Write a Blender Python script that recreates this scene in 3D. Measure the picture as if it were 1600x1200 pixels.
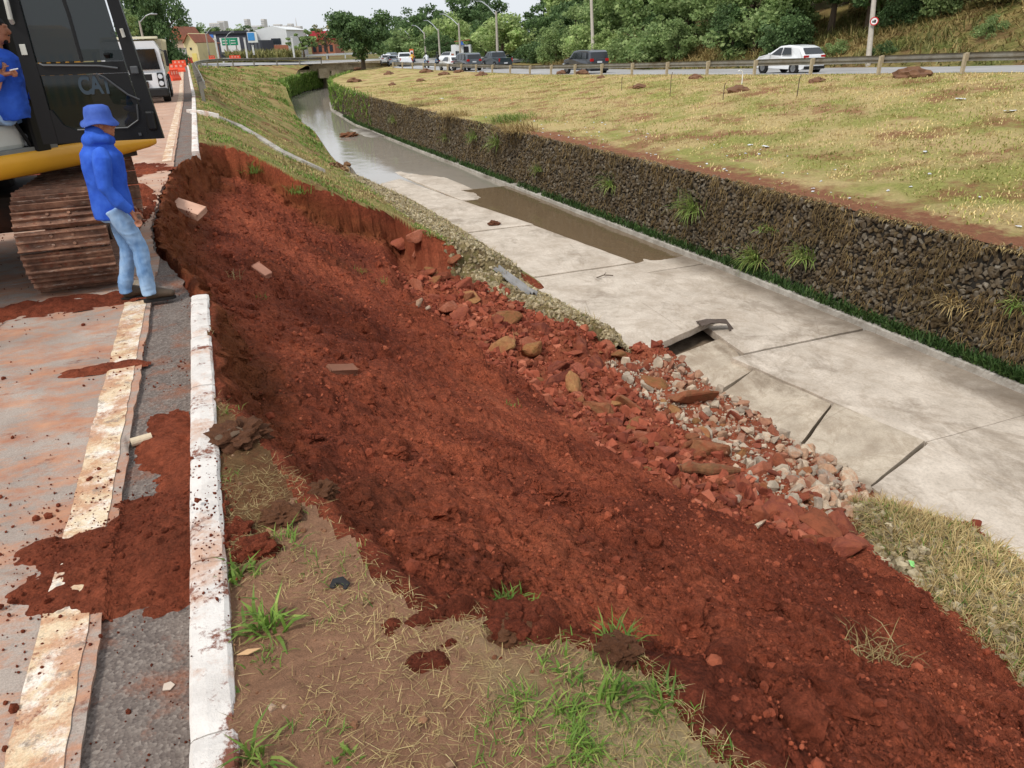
import bpy, bmesh, math, random
import numpy as np
from mathutils import Vector, Matrix
R_ = math.radians
random.seed(7); rng = np.random.default_rng(7)
for o in list(bpy.data.objects): bpy.data.objects.remove(o)
S = bpy.context.scene
COL = S.collection

# ------------------------------------------------------------------ camera
CAM_H = 2.2
ROT = np.array([[0.92763, -0.18441, 0.32482], [-0.37200, -0.39107, 0.84184], [-0.02822, -0.90169, -0.43120]])
def _orth(M):
    u, s, v = np.linalg.svd(M); return u @ v
CR = None
def cam_axes(vx=300., hx=200., hy=74., roll=1.7, f=1150.):
    r = R_(roll); rt = np.array([math.cos(r), -math.sin(r)]); n = np.array([math.sin(r), math.cos(r)])
    d = -((hx - 800) * n[0] + (hy - 600) * n[1]); p = math.atan(d / f)
    up = -np.array([n[0] * math.cos(p), n[1] * math.cos(p), math.sin(p)])
    t = (vx - 800 + d * n[0]) / rt[0]; q = np.array([t * rt[0] - d * n[0], t * rt[1] - d * n[1], f])
    Y = q / np.linalg.norm(q); X = np.cross(Y, up); X /= np.linalg.norm(X)
    return np.stack([X, Y, up])
CR = cam_axes()
cd = bpy.data.cameras.new('camera'); cam = bpy.data.objects.new('camera', cd); COL.objects.link(cam)
cd.sensor_width = 36.0; cd.lens = 36.0 * 1150 / 1600; cd.clip_start = 0.05; cd.clip_end = 6000
M3 = np.stack([CR[:, 0], -CR[:, 1], -CR[:, 2]], axis=1)
cam.matrix_world = Matrix.Translation((0, 0, CAM_H)) @ Matrix(M3.tolist()).to_4x4()
S.camera = cam

# ------------------------------------------------------------------ sky, sun, exposure
W = bpy.data.worlds.new('World'); S.world = W; W.use_nodes = True
wt = W.node_tree; bg = wt.nodes['Background']
sky = wt.nodes.new('ShaderNodeTexSky'); sky.sky_type = 'NISHITA'; sky.sun_disc = False
SUN_EL, SUN_ROT = R_(52), R_(-120)
sky.sun_elevation = SUN_EL; sky.sun_rotation = SUN_ROT; sky.dust_density = 4.0; sky.air_density = 1.0; sky.ozone_density = 1.5
# overcast: an even bright cloud layer hides most of the clear sky
mx = wt.nodes.new('ShaderNodeMix'); mx.data_type = 'RGBA'; mx.inputs[0].default_value = 0.86
wt.links.new(sky.outputs[0], mx.inputs[6]); mx.inputs[7].default_value = (6.9, 7.25, 7.7, 1); wt.links.new(mx.outputs[2], bg.inputs['Color'])
bg.inputs['Strength'].default_value = 0.078
sd = bpy.data.lights.new('sun', 'SUN'); sd.energy = 1.5; sd.angle = R_(11); sd.color = (1.0, 0.96, 0.9)
sun = bpy.data.objects.new('sun', sd); COL.objects.link(sun)
sdir = Vector((math.sin(SUN_ROT) * math.cos(SUN_EL), math.cos(SUN_ROT) * math.cos(SUN_EL), math.sin(SUN_EL)))
sun.rotation_euler = sdir.to_track_quat('Z', 'Y').to_euler()
S.view_settings.view_transform = 'Standard'; S.view_settings.look = 'None'
S.view_settings.exposure = 0.76; S.view_settings.gamma = 1.0

# ------------------------------------------------------------------ helpers
def lin(r, g, b):
    def c(v):
        v /= 255.0
        return v / 12.92 if v <= 0.04045 else ((v + 0.055) / 1.055) ** 2.4
    return (c(r), c(g), c(b), 1.0)
def pix(x, y, z=None, d=None, X=None, Y=None):
    """world point seen at photo pixel x, y on a height, depth or plane (for measuring where things stand)"""
    v = CR @ np.array([x - 800.0, y - 600.0, 1150.0])
    if z is not None: t = (z - CAM_H) / v[2]
    elif X is not None: t = X / v[0]
    elif Y is not None: t = Y / v[1]
    else: t = d / 1150.0
    return np.array([0, 0, CAM_H]) + v * t

_P = np.random.default_rng(11).permutation(256); _P = np.concatenate([_P, _P, _P])
_G = np.random.default_rng(12).normal(size=(256, 3)); _G /= np.linalg.norm(_G, axis=1)[:, None]
def noise(x, y, z=0.0):
    x, y, z = np.broadcast_arrays(np.asarray(x, float), np.asarray(y, float), np.asarray(z, float))
    xi, yi, zi = np.floor(x).astype(int), np.floor(y).astype(int), np.floor(z).astype(int)
    xf, yf, zf = x - xi, y - yi, z - zi
    u, v, w = [t * t * t * (t * (t * 6 - 15) + 10) for t in (xf, yf, zf)]
    def g(a, b, c):
        h = _P[_P[_P[(xi + a) & 255] + ((yi + b) & 255)] + ((zi + c) & 255)]
        q = _G[h]; return q[..., 0] * (xf - a) + q[..., 1] * (yf - b) + q[..., 2] * (zf - c)
    def L(a, b, t): return a + (b - a) * t
    return L(L(L(g(0,0,0), g(1,0,0), u), L(g(0,1,0), g(1,1,0), u), v), L(L(g(0,0,1), g(1,0,1), u), L(g(0,1,1), g(1,1,1), u), v), w)
def fbm(x, y, z=0.0, oct=4, gain=0.5):
    s = 0; a = 1.0; f = 1.0
    for i in range(oct):
        s = s + a * noise(x * f + i * 17.3, y * f - i * 9.1, z * f + i * 3.7); a *= gain; f *= 2.03
    return s
def sstep(a, b, x):
    t = np.clip((x - a) / (b - a), 0, 1); return t * t * (3 - 2 * t)

def tag(o, label=None, cat=None, group=None, kind=None):
    if label: o['label'] = label
    if cat: o['category'] = cat
    if group: o['group'] = group
    if kind: o['kind'] = kind
    return o
def link(name, me, parent=None):
    o = bpy.data.objects.new(name, me); COL.objects.link(o)
    if parent is not None: o.parent = parent
    return o
def empty(name, loc=(0, 0, 0), rz=0.0, parent=None):
    o = bpy.data.objects.new(name, None); COL.objects.link(o); o.location = loc; o.rotation_euler = (0, 0, rz)
    o.empty_display_size = 0.1
    if parent is not None: o.parent = parent
    return o
def mesh_np(name, V, F, mats, smooth=False, midx=None):
    """V (n,3), F (m,k) numpy"""
    V = np.asarray(V, np.float32); F = np.asarray(F, np.int32); k = F.shape[1]
    me = bpy.data.meshes.new(name); me.vertices.add(len(V)); me.vertices.foreach_set('co', V.ravel())
    me.loops.add(F.size); me.loops.foreach_set('vertex_index', F.ravel())
    me.polygons.add(len(F)); me.polygons.foreach_set('loop_start', np.arange(0, F.size, k, dtype=np.int32))
    me.polygons.foreach_set('loop_total', np.full(len(F), k, np.int32))
    if midx is not None: me.polygons.foreach_set('material_index', np.asarray(midx, np.int32))
    me.polygons.foreach_set('use_smooth', np.full(len(F), bool(smooth)))
    for m in (mats if isinstance(mats, (list, tuple)) else [mats]): me.materials.append(m)
    me.update(calc_edges=True); return me
def vattr(me, name, vals):
    a = me.attributes.new(name, 'FLOAT', 'POINT'); a.data.foreach_set('value', np.asarray(vals, np.float32).ravel())
def grid_faces(nr, nc):
    i = np.arange(nr - 1)[:, None] * nc + np.arange(nc - 1)[None, :]
    return np.stack([i, i + 1, i + nc + 1, i + nc], -1).reshape(-1, 4)
def compact(V, F):
    u, inv = np.unique(F, return_inverse=True); return V[u], inv.reshape(F.shape), u

class MB:
    """collects boxes, tubes, prisms and lofts into one mesh"""
    def __init__(s): s.v = []; s.f = []
    def add(s, vs, fs):
        n = len(s.v); s.v += [tuple(map(float, p)) for p in vs]; s.f += [tuple(i + n for i in f) for f in fs]; return s
    def box(s, c, d, rz=0.0, rx=0.0, ry=0.0, bev=0.0):
        M = Matrix.Translation(c) @ Matrix.Rotation(rz, 4, 'Z') @ Matrix.Rotation(ry, 4, 'Y') @ Matrix.Rotation(rx, 4, 'X')
        if bev <= 0:
            vs = [M @ Vector((x * d[0] / 2, y * d[1] / 2, z * d[2] / 2)) for x in (-1, 1) for y in (-1, 1) for z in (-1, 1)]
            return s.add(vs, [(0, 1, 3, 2), (4, 6, 7, 5), (0, 4, 5, 1), (2, 3, 7, 6), (0, 2, 6, 4), (1, 5, 7, 3)])
        b = bmesh.new(); bmesh.ops.create_cube(b, size=1.0)
        for v in b.verts: v.co = Vector((v.co.x * d[0], v.co.y * d[1], v.co.z * d[2]))
        bmesh.ops.bevel(b, geom=b.edges[:], offset=bev, segments=2, affect='EDGES', profile=0.5)
        b.verts.index_update()
        s.add([M @ v.co for v in b.verts], [[v.index for v in f.verts] for f in b.faces]); b.free(); return s
    def tube(s, pts, rad, n=8, caps=True):
        pts = [Vector(p) for p in pts]; rad = rad if hasattr(rad, '__len__') else [rad] * len(pts)
        rings = []; up = None
        for i, p in enumerate(pts):
            t = (pts[min(i + 1, len(pts) - 1)] - pts[max(i - 1, 0)]).normalized()
            if up is None: up = Vector((0, 0, 1)) if abs(t.z) < 0.9 else Vector((1, 0, 0))
            a = t.cross(up).normalized(); b = a.cross(t).normalized(); up = b
            r = rad[i]; rx, ry = r if hasattr(r, '__len__') else (r, r)
            rings.append([p + a * math.cos(2 * math.pi * k / n) * rx + b * math.sin(2 * math.pi * k / n) * ry for k in range(n)])
        return s.loft(rings, caps)
    def loft(s, rings, caps=True, closed=True):
        n = len(rings[0]); vs = [v for r in rings for v in r]; fs = []
        for i in range(len(rings) - 1):
            for k in range(n if closed else n - 1):
                k2 = (k + 1) % n; fs.append((i * n + k, i * n + k2, (i + 1) * n + k2, (i + 1) * n + k))
        if caps: fs.append(tuple(range(n - 1, -1, -1))); fs.append(tuple((len(rings) - 1) * n + k for k in range(n)))
        return s.add(vs, fs)
    def prism(s, poly, d, M=None):
        """poly in local xy extruded along z by d, placed by matrix M"""
        M = M or Matrix(); n = len(poly)
        vs = [M @ Vector((p[0], p[1], 0)) for p in poly] + [M @ Vector((p[0], p[1], d)) for p in poly]
        return s.add(vs, [tuple(range(n - 1, -1, -1)), tuple(range(n, 2 * n))] + [(i, (i + 1) % n, n + (i + 1) % n, n + i) for i in range(n)])
    def quad(s, a, b, c, d): return s.add([a, b, c, d], [(0, 1, 2, 3)])
    def build(s, name, m, parent=None, smooth=False, fix=True):
        me = bpy.data.meshes.new(name); me.from_pydata(s.v, [], s.f)
        if fix:
            b = bmesh.new(); b.from_mesh(me); bmesh.ops.recalc_face_normals(b, faces=b.faces[:]); b.to_mesh(me); b.free()
        me.materials.append(m)
        if smooth: me.polygons.foreach_set('use_smooth', [True] * len(me.polygons))
        me.update(); return link(name, me, parent)
def copy_tree(o, parent=None):
    c = o.copy(); COL.objects.link(c); c.parent = parent
    for ch in list(o.children): copy_tree(ch, c)
    return c

# ------------------------------------------------------------------ materials
class NT:
    def __init__(s, name, rough=0.9, spec=0.3, metal=0.0):
        s.m = bpy.data.materials.new(name); s.m.use_nodes = True; s.t = s.m.node_tree; s.n = s.t.nodes
        s.b = s.n['Principled BSDF']; s.b.inputs['Roughness'].default_value = rough
        s.b.inputs['Specular IOR Level'].default_value = spec; s.b.inputs['Metallic'].default_value = metal
        s._g = None; s._tc = None
    def L(s, a, b): s.t.links.new(a, b)
    def pos(s):
        if not s._g: s._g = s.n.new('ShaderNodeNewGeometry')
        return s._g.outputs['Position']
    def obj(s):
        if not s._tc: s._tc = s.n.new('ShaderNodeTexCoord')
        return s._tc.outputs['Object']
    def rnd(s): return s.n.new('ShaderNodeObjectInfo').outputs['Random']
    def isl(s): 
        if not s._g: s._g = s.n.new('ShaderNodeNewGeometry')
        return s._g.outputs['Random Per Island']
    def mapv(s, v, sc=(1, 1, 1), rot=(0, 0, 0), loc=(0, 0, 0)):
        m = s.n.new('ShaderNodeMapping'); s.L(v, m.inputs[0]); m.inputs['Scale'].default_value = sc
        m.inputs['Rotation'].default_value = rot; m.inputs['Location'].default_value = loc; return m.outputs[0]
    def noise(s, sc=5, det=4, ro=0.55, v=None, dist=0.0):
        t = s.n.new('ShaderNodeTexNoise'); s.L(v if v is not None else s.pos(), t.inputs['Vector'])
        t.inputs['Scale'].default_value = sc; t.inputs['Detail'].default_value = det; t.inputs['Roughness'].default_value = ro
        t.inputs['Distortion'].default_value = dist; return t.outputs['Fac']
    def vor(s, sc=5, v=None, feat='F1', out='Distance'):
        t = s.n.new('ShaderNodeTexVoronoi'); t.feature = feat; s.L(v if v is not None else s.pos(), t.inputs['Vector'])
        t.inputs['Scale'].default_value = sc; return t.outputs[out]
    def ramp(s, fac, stops, inter='LINEAR'):
        r = s.n.new('ShaderNodeValToRGB'); s.L(fac, r.inputs[0]); e = r.color_ramp.elements; r.color_ramp.interpolation = inter
        while len(e) < len(stops): e.new(0.5)
        for el, (p, c) in zip(e, stops): el.position = p; el.color = c if hasattr(c, '__len__') else (c, c, c, 1)
        return r.outputs[0]
    def mix(s, fac, a, b, mode='MIX'):
        m = s.n.new('ShaderNodeMix'); m.data_type = 'RGBA'; m.blend_type = mode; m.clamp_factor = True
        for v, i in ((fac, 0), (a, 6), (b, 7)):
            if hasattr(v, 'links') or isinstance(v, bpy.types.NodeSocket): s.L(v, m.inputs[i])
            else: m.inputs[i].default_value = v
        return m.outputs[2]
    def math(s, op, a, b=0.0):
        m = s.n.new('ShaderNodeMath'); m.operation = op
        for v, i in ((a, 0), (b, 1)):
            if isinstance(v, bpy.types.NodeSocket): s.L(v, m.inputs[i])
            else: m.inputs[i].default_value = v
        return m.outputs[0]
    def attr(s, name):
        a = s.n.new('ShaderNodeAttribute'); a.attribute_name = name; return a.outputs['Fac']
    def sep(s, v):
        x = s.n.new('ShaderNodeSeparateXYZ'); s.L(v, x.inputs[0]); return x.outputs
    def col(s, c):
        if isinstance(c, bpy.types.NodeSocket): s.L(c, s.b.inputs['Base Color'])
        else: s.b.inputs['Base Color'].default_value = c
        return s
    def rough(s, v):
        s.L(v, s.b.inputs['Roughness']); return s
    def bump(s, h, st=0.4, dist=0.02, prev=None):
        b = s.n.new('ShaderNodeBump'); s.L(h, b.inputs['Height']); b.inputs['Strength'].default_value = st; b.inputs['Distance'].default_value = dist
        if prev is not None: s.L(prev, b.inputs['Normal'])
        s.L(b.outputs[0], s.b.inputs['Normal']); return b.outputs[0]
def simple(name, rgb, rough=0.6, metal=0.0, var=0.12, sc=6.0, bump=0.0, spec=0.4, dirt=None, dirt_amt=0.5, objc=True):
    t = NT(name, rough, spec, metal); v = t.obj() if objc else t.pos()
    c0 = lin(*rgb) if max(rgb) > 1 else (*rgb, 1)
    d = tuple(c * (1 - var) for c in c0[:3]) + (1,); u = tuple(min(1, c * (1 + var)) for c in c0[:3]) + (1,)
    c = t.ramp(t.noise(sc, 5, 0.6, v), [(0.3, d), (0.7, u)])
    if dirt: c = t.mix(t.ramp(t.noise(sc * 0.6, 6, 0.65, v), [(1 - dirt_amt - 0.12, 0), (1 - dirt_amt + 0.12, 1)]), c, lin(*dirt))
    t.col(c)
    if bump: t.bump(t.noise(sc * 6, 5, 0.6, v), bump, 0.02)
    return t.m

def mat_soil():
    t = NT('red_soil', 0.97, 0.12); p = t.pos()
    a = t.ramp(t.noise(0.9, 6, 0.62), [(0.28, lin(110, 55, 39)), (0.44, lin(144, 74, 52)), (0.6, lin(168, 89, 62)), (0.8, lin(190, 108, 78))])
    b = t.ramp(t.noise(16, 8, 0.78), [(0.32, 0.4), (0.5, 0.95), (0.68, 1.5)])  # shade of the gaps between crumbs painted in as mottled colour
    c = t.mix(1.0, a, b, 'MULTIPLY')
    c = t.mix(1.0, c, t.ramp(t.noise(0.42, 5, 0.6, t.mapv(p, (1, 0.7, 1), loc=(2, 6, 3))), [(0.36, (0.58, 0.53, 0.55, 1)), (0.5, (0.9, 0.88, 0.88, 1)), (0.62, (1.15, 1.15, 1.12, 1))]), 'MULTIPLY')
    sc = t.ramp(t.attr('scarp'), [(0.0, 0), (1.0, 1)])
    c = t.mix(t.math('MULTIPLY', sc, 0.7), c, t.ramp(t.noise(2.2, 5, 0.6, t.mapv(p, (1, 1, 2.5))), [(0.3, lin(112, 62, 36)), (0.7, lin(150, 92, 56))]))
    ru = t.attr('rubble')
    c = t.mix(t.math('MULTIPLY', ru, 0.65), c, t.ramp(t.noise(3, 6, 0.65), [(0.3, lin(140, 70, 48)), (0.7, lin(182, 110, 80))]))
    c = t.mix(t.ramp(t.noise(60, 3, 0.6), [(0.74, 0), (0.8, 0.8)]), c, lin(190, 125, 90))
    c = t.mix(t.ramp(t.noise(0.6, 4, 0.6, t.mapv(p, loc=(5, 9, 1))), [(0.55, 0), (0.75, 0.5)]), c, lin(92, 56, 36))
    t.col(c)
    n1 = t.bump(t.noise(18, 9, 0.8), 1.0, 0.07)
    t.bump(t.vor(48), 0.55, 0.02, n1)
    return t.m
def mat_ground(name, green, dry, dirt, gsc=1.2, attr=None):
    """turf: green, dry and bare patches"""
    t = NT(name, 0.95, 0.15); p = t.pos()
    g = t.ramp(t.noise(12, 8, 0.78), [(0.32, tuple(c * 0.45 for c in green[:3]) + (1,)), (0.66, green)])
    d = t.ramp(t.noise(14, 8, 0.78, t.mapv(p, loc=(3, 1, 7))), [(0.32, tuple(c * 0.5 for c in dry[:3]) + (1,)), (0.75, dry)])
    c = t.mix(t.ramp(t.noise(gsc, 6, 0.65), [(0.45, 0), (0.6, 1)]), d, g)
    e = t.ramp(t.noise(9, 9, 0.8, t.mapv(p, loc=(8, 2, 4))), [(0.34, tuple(c * 0.5 for c in dirt[:3]) + (1,)), (0.75, dirt)])
    m = t.ramp(t.noise(gsc * 1.3, 7, 0.7, t.mapv(p, loc=(31, 12, 4))), [(0.5, 0), (0.62, 1)])
    if attr: m = t.math('MAXIMUM', t.math('MULTIPLY', m, 0.8), t.ramp(t.math('ADD', t.attr(attr), t.math('MULTIPLY', t.math('SUBTRACT', t.noise(2.5, 6, 0.7), 0.5), 0.9)), [(0.4, 0), (0.6, 1)]))
    t.col(t.mix(m, c, e)); t.bump(t.noise(30, 8, 0.8), 0.9, 0.06); return t.m
def mat_concrete(name, hi, lo, stain, sc=1.0, st=0.45):
    t = NT(name, 0.85, 0.25); p = t.pos()
    c = t.ramp(t.noise(1.3 * sc, 7, 0.65), [(0.3, lin(*lo)), (0.65, lin(*hi))])
    c = t.mix(t.ramp(t.noise(0.55 * sc, 7, 0.7, t.mapv(p, loc=(4, 7, 0))), [(0.5, 0), (0.72, st)]), c, lin(*stain))
    c = t.mix(t.ramp(t.noise(22 * sc, 5, 0.7), [(0.3, 0.35), (0.55, 0)]), c, tuple(x * 0.5 for x in lin(*lo)[:3]) + (1,))
    w = t.noise(0.9, 6, 0.65, t.mapv(p, (1.2, 0.7, 1), (0, 0, 0.35)), 1.0)
    c = t.mix(t.ramp(w, [(0.46, 0), (0.5, 0.3), (0.54, 0)]), c, lin(*stain))
    w2 = t.noise(0.5, 8, 0.75, t.mapv(p, (1.0, 0.7, 1), (0, 0, 0.2), (3, 9, 0)), 0.3)
    c = t.mix(t.ramp(w2, [(0.52, 0), (0.62, 0.55)]), c, tuple(x * 0.62 for x in lin(*stain)[:3]) + (1,))
    ck = t.vor(0.33, t.mapv(p, (1, 1, 0.2)), 'DISTANCE_TO_EDGE'); c = t.mix(t.math('MULTIPLY', t.ramp(ck, [(0.0, 1), (0.004, 0)]), t.ramp(t.noise(0.7, 3), [(0.52, 0), (0.58, 0.35)])), c, lin(96, 82, 68))
    wt_ = t.math('ADD', t.attr('wet'), t.math('MULTIPLY', t.math('SUBTRACT', t.noise(0.9, 6, 0.65), 0.5), 0.9)); wm = t.ramp(wt_, [(0.35, 0), (0.85, 0.75)])
    c = t.mix(wm, c, tuple(x * 0.42 for x in lin(*stain)[:3]) + (1,))
    t.col(c); n = t.bump(t.noise(40 * sc, 6, 0.7), 0.35, 0.02); t.bump(t.noise(4, 5, 0.6), 0.2, 0.05, n); return t.m

SOIL = mat_soil()
VERGE = mat_ground('verge_ground', lin(170, 158, 104), lin(214, 188, 144), lin(198, 150, 118), 1.1, 'bare')
SODG = mat_ground('sod_ground', lin(134, 102, 68), lin(156, 116, 80), lin(138, 90, 62), 1.6)
BANK_L = mat_ground('left_bank_turf', lin(132, 142, 72), lin(180, 158, 104), lin(150, 108, 76), 0.5)
BANK_R = mat_ground('far_bank_turf', lin(166, 164, 92), lin(212, 188, 132), lin(160, 108, 80), 0.45, 'bare')
CONC = mat_concrete('slab_concrete', (210, 197, 181), (178, 165, 149), (150, 132, 112), 1.0, 0.5)
CONC2 = mat_concrete('tilted_concrete', (198, 184, 164), (162, 148, 130), (132, 112, 90), 1.6, 0.6)
CONC_G = mat_concrete('grey_concrete', (190, 184, 174), (140, 134, 124), (110, 98, 84), 2.0)

# ------------------------------------------------------------------ land shape
def I(y, ys, vs): return np.interp(y, ys, vs)
def XR(Y): return I(Y, [-10, 8, 17, 30, 45, 63, 78, 88, 98, 110, 124, 160], [13.5, 13.45, 13.3, 12.7, 12.0, 11.4, 11.9, 13.3, 16.0, 20.0, 25.5, 36])
def XL(Y): return I(Y, [-10, 12, 25, 30, 35, 45, 58, 75, 95, 110, 124, 160], [7.7, 7.6, 7.3, 6.6, 5.9, 6.3, 7.2, 7.3, 8.4, 12.5, 19.0, 30])
def kerbX(Y): return I(Y, [0, 40, 97, 130], [0, 0, -0.5, -1.2])
def edgeX(Y): return I(Y, [-5, 0, 1.3, 1.8, 2.05, 2.4, 2.9, 3.35, 4, 4.8, 7, 7.4, 8.3, 9.1, 9.5, 11, 14, 16.5, 17.8, 18.3, 25],
    [1.6, 1.35, 1.24, 1.2, 0.9, 0.44, 0.3, 0.12, 0.0, -0.27, -0.27, -0.42, -0.52, -0.7, -0.8, -0.92, -0.88, -0.78, -0.5, -0.27, -0.27])
def scarpY(X): return I(X, [-0.5, -0.27, 0.3, 1.0, 1.5, 1.9, 3, 4.1, 4.4, 9], [18.2, 19.9, 20.6, 20.6, 19.6, 18.7, 18.7, 19.1, 17.5, 17.0])
FY = [0, 2.7, 3.8, 5, 6.3, 8, 10, 12, 15, 18, 20.5, 26]
def flankX(Y): return I(Y, FY, [5.3, 5.45, 5.45, 4.85, 4.25, 4.05, 3.7, 3.4, 3.0, 3.45, 3.8, 4.2])
def flankZ(Y): return I(Y, FY, [-2.75, -2.85, -2.85, -2.78, -2.8, -2.75, -2.7, -2.65, -2.55, -2.5, -2.3, -2.2])
def drop(Y): return I(Y, [0, 1.3, 2.4, 3.5, 5, 7, 10, 17, 20], [0.12, 0.14, 0.22, 0.34, 0.48, 0.6, 0.75, 0.85, 0.8])
def intact(X, Y):
    k = -0.27 + kerbX(Y); xl = XL(Y); vw = I(Y, [0, 5, 9, 30, 50], [1.7, 1.5, 0.35, 0.3, 0.6])
    u = X - k; sl = np.maximum(xl - k - vw, 1)
    t = (u - vw) / sl
    z = np.where(t < 0, 0.08 - 0.1 * np.clip(u / vw, 0, 1) ** 1.5, np.interp(t, [0, 0.06, 0.8, 1.0, 1.05, 1.2], [-0.02, -0.12, -2.85, -3.72, -4.3, -4.5]))
    z = np.where(u < -0.035, -0.085, z)
    w = sstep(66, 80, Y); z = np.where(z < 0, z * (1 - w * 0.56), z)
    return z
_CR = np.random.default_rng(5).random((64, 64, 3))
def clodf(X, Y, sc, seed=0):
    """rounded clods: 0 between, up to 1 on top"""
    x = X * sc + seed * 7.3; y = Y * sc + seed * 3.1; xi = np.floor(x).astype(int); yi = np.floor(y).astype(int); best = np.zeros(np.shape(x))
    for a in (-1, 0, 1):
        for b in (-1, 0, 1):
            c = _CR[(xi + a) & 63, (yi + b) & 63]; d = np.hypot(x - (xi + a + c[..., 0]), (y - (yi + b + c[..., 1])) * 1.15)
            r = 0.15 + 0.75 * c[..., 2] ** 2; best = np.maximum(best, r * np.sqrt(np.clip(1 - (d / r) ** 2, 0, 1)))
    return best
def land(X, Y, fine=True):
    g = intact(X, Y)
    r1 = fbm(X * 0.9, Y * 0.9, 0, 4); r2 = fbm(X * 4, Y * 4, 3, 4, 0.6)
    g = g + 0.06 * r1 + 0.018 * r2
    if fine: g = g + (0.020 * clodf(X, Y, 9.0, 6) + 0.012 * clodf(X, Y, 23.0, 7) + 0.006 * fbm(X * 30, Y * 30, 1, 2)) * (Y < 8)
    ex = edgeX(Y) + 0.05 * noise(X * 2, Y * 2.5, 5) * sstep(4.5, 8, Y) + ((0.10 * fbm(X * 3, Y * 3, 2, 3) + 0.05 * fbm(X * 11, Y * 11, 2, 3)) * (1 - sstep(4, 5, Y)))
    fx = flankX(Y) + 0.35 * noise(X * 0.3, Y * 0.9, 9); fz = flankZ(Y); D = drop(Y)
    x1 = ex + 0.22 + 0.1 * D; z1 = 0.02 - D
    s = np.clip((X - x1) / np.maximum(fx - x1, 0.2), 0, 1)
    h = z1 + (fz - z1) * (s - 0.02 * np.sin(s * 6.28))
    h = np.where(X < x1, z1 + (0.05 - z1) * (1 - sstep(ex, x1, X)), h)
    rb = I(Y, [0, 5, 6.5, 12, 13, 30], [-3.2, -3.2, -3.25, -3.3, -3.1, -2.9])
    q = np.clip((X - fx) / 0.4, 0, 1)
    zr = rb + (X - fx - 0.4) / np.maximum(7.7 - fx, 1) * (I(Y, [0, 5, 6.5, 12, 13, 30], [-3.75, -3.75, -4.1, -4.1, -3.75, -3.72]) - rb)
    h = np.where(X > fx, fz + (zr - fz) * (q * q * (3 - 2 * q)), h)
    xo = I(Y, [12.2, 14.4, 16.6, 21.5, 27.6, 30], [7.35, 7.15, 7.0, 7.05, 6.65, 5.9]) - 0.2
    h = h - 0.45 * sstep(12.2, 13.2, Y) * sstep(-0.5, 0.1, X - xo)
    h = np.where(X > 8.2, h - (X - 8.2) * 0.6, h)
    # tumbled soil
    lum = 0.13 * fbm(X * 1.3, Y * 1.0, 7, 3) + 0.075 * np.abs(fbm(X * 3.1 + 3, Y * 3.1, 1, 3)) + 0.05 * fbm(X * 7, Y * 7, 4, 4, 0.6)
    if fine: lum = lum + 0.022 * fbm(X * 22, Y * 22, 2, 3, 0.65)
    cl = clodf(X, Y, 2.1) * 0.16 + clodf(X, Y, 5.0, 1) * 0.075 + (clodf(X, Y, 11.0, 2) * 0.035 + clodf(X, Y, 21.0, 3) * 0.016 if fine else 0)
    lum = lum + cl * (0.3 + 0.95 * sstep(-0.15, 0.3, noise(X * 0.8, Y * 0.6, 31)))
    # smooth sheared streaks running down the slope
    st = sstep(0.1, 0.35, noise(Y * 0.55 + X * 0.12, X * 0.12, 12)); lum = lum * (1 - 0.6 * st * sstep(0.4, 0.7, s))
    calm = sstep(0, 0.35, X - ex)
    h = h + lum * (0.25 + 0.75 * calm) + 0.03
    sy = scarpY(X) + 0.30 * noise(X * 1.3, Y * 0.4, 21) + 0.10 * noise(X * 5.0, 0.4, 22)
    ins = sstep(-0.02 - 0.06 * (1 - sstep(3.5, 5.5, Y)), 0.05 + 0.22 * (1 - sstep(3.5, 5.5, Y)), X - ex) * (1 - sstep(-0.32, 0.10, Y - sy))
    # the far edge of the slide keeps its mattress and turf
    z = g + (h - g) * ins
    scarp = ins * (1 - sstep(0.1, 0.75, X - ex)) * sstep(4, 6, Y) + ins * sstep(-1.2, -0.2, Y - sy) * (X < 4.2)
    rub = ins * sstep(0.0, 0.5, X - fx) * sstep(4.6, 5.6, Y)
    return z, ins, np.clip(scarp, 0, 1), rub
def zland(x, y): return float(land(np.array([float(x)]), np.array([float(y)]))[0][0])

# near bank with the slide
ys = [-4.0]
while ys[-1] < 0.9: ys.append(ys[-1] + 0.12)
while ys[-1] < 24.0: ys.append(ys[-1] + (0.055 if 17.8 < ys[-1] < 21.4 else max(0.0085 * ys[-1], 0.0125)))
ys = np.array(ys); ys[-1] = 24.0
xs = np.concatenate([np.linspace(-1.15, 5.5, 400), np.linspace(5.52, 9.2, 110)])
GX, GY = np.meshgrid(xs, ys); Z, INS, SCA, RUB = land(GX, GY)
NR, NC = GX.shape; V = np.stack([GX, GY, Z], -1).reshape(-1, 3); F = grid_faces(NR, NC)
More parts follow.
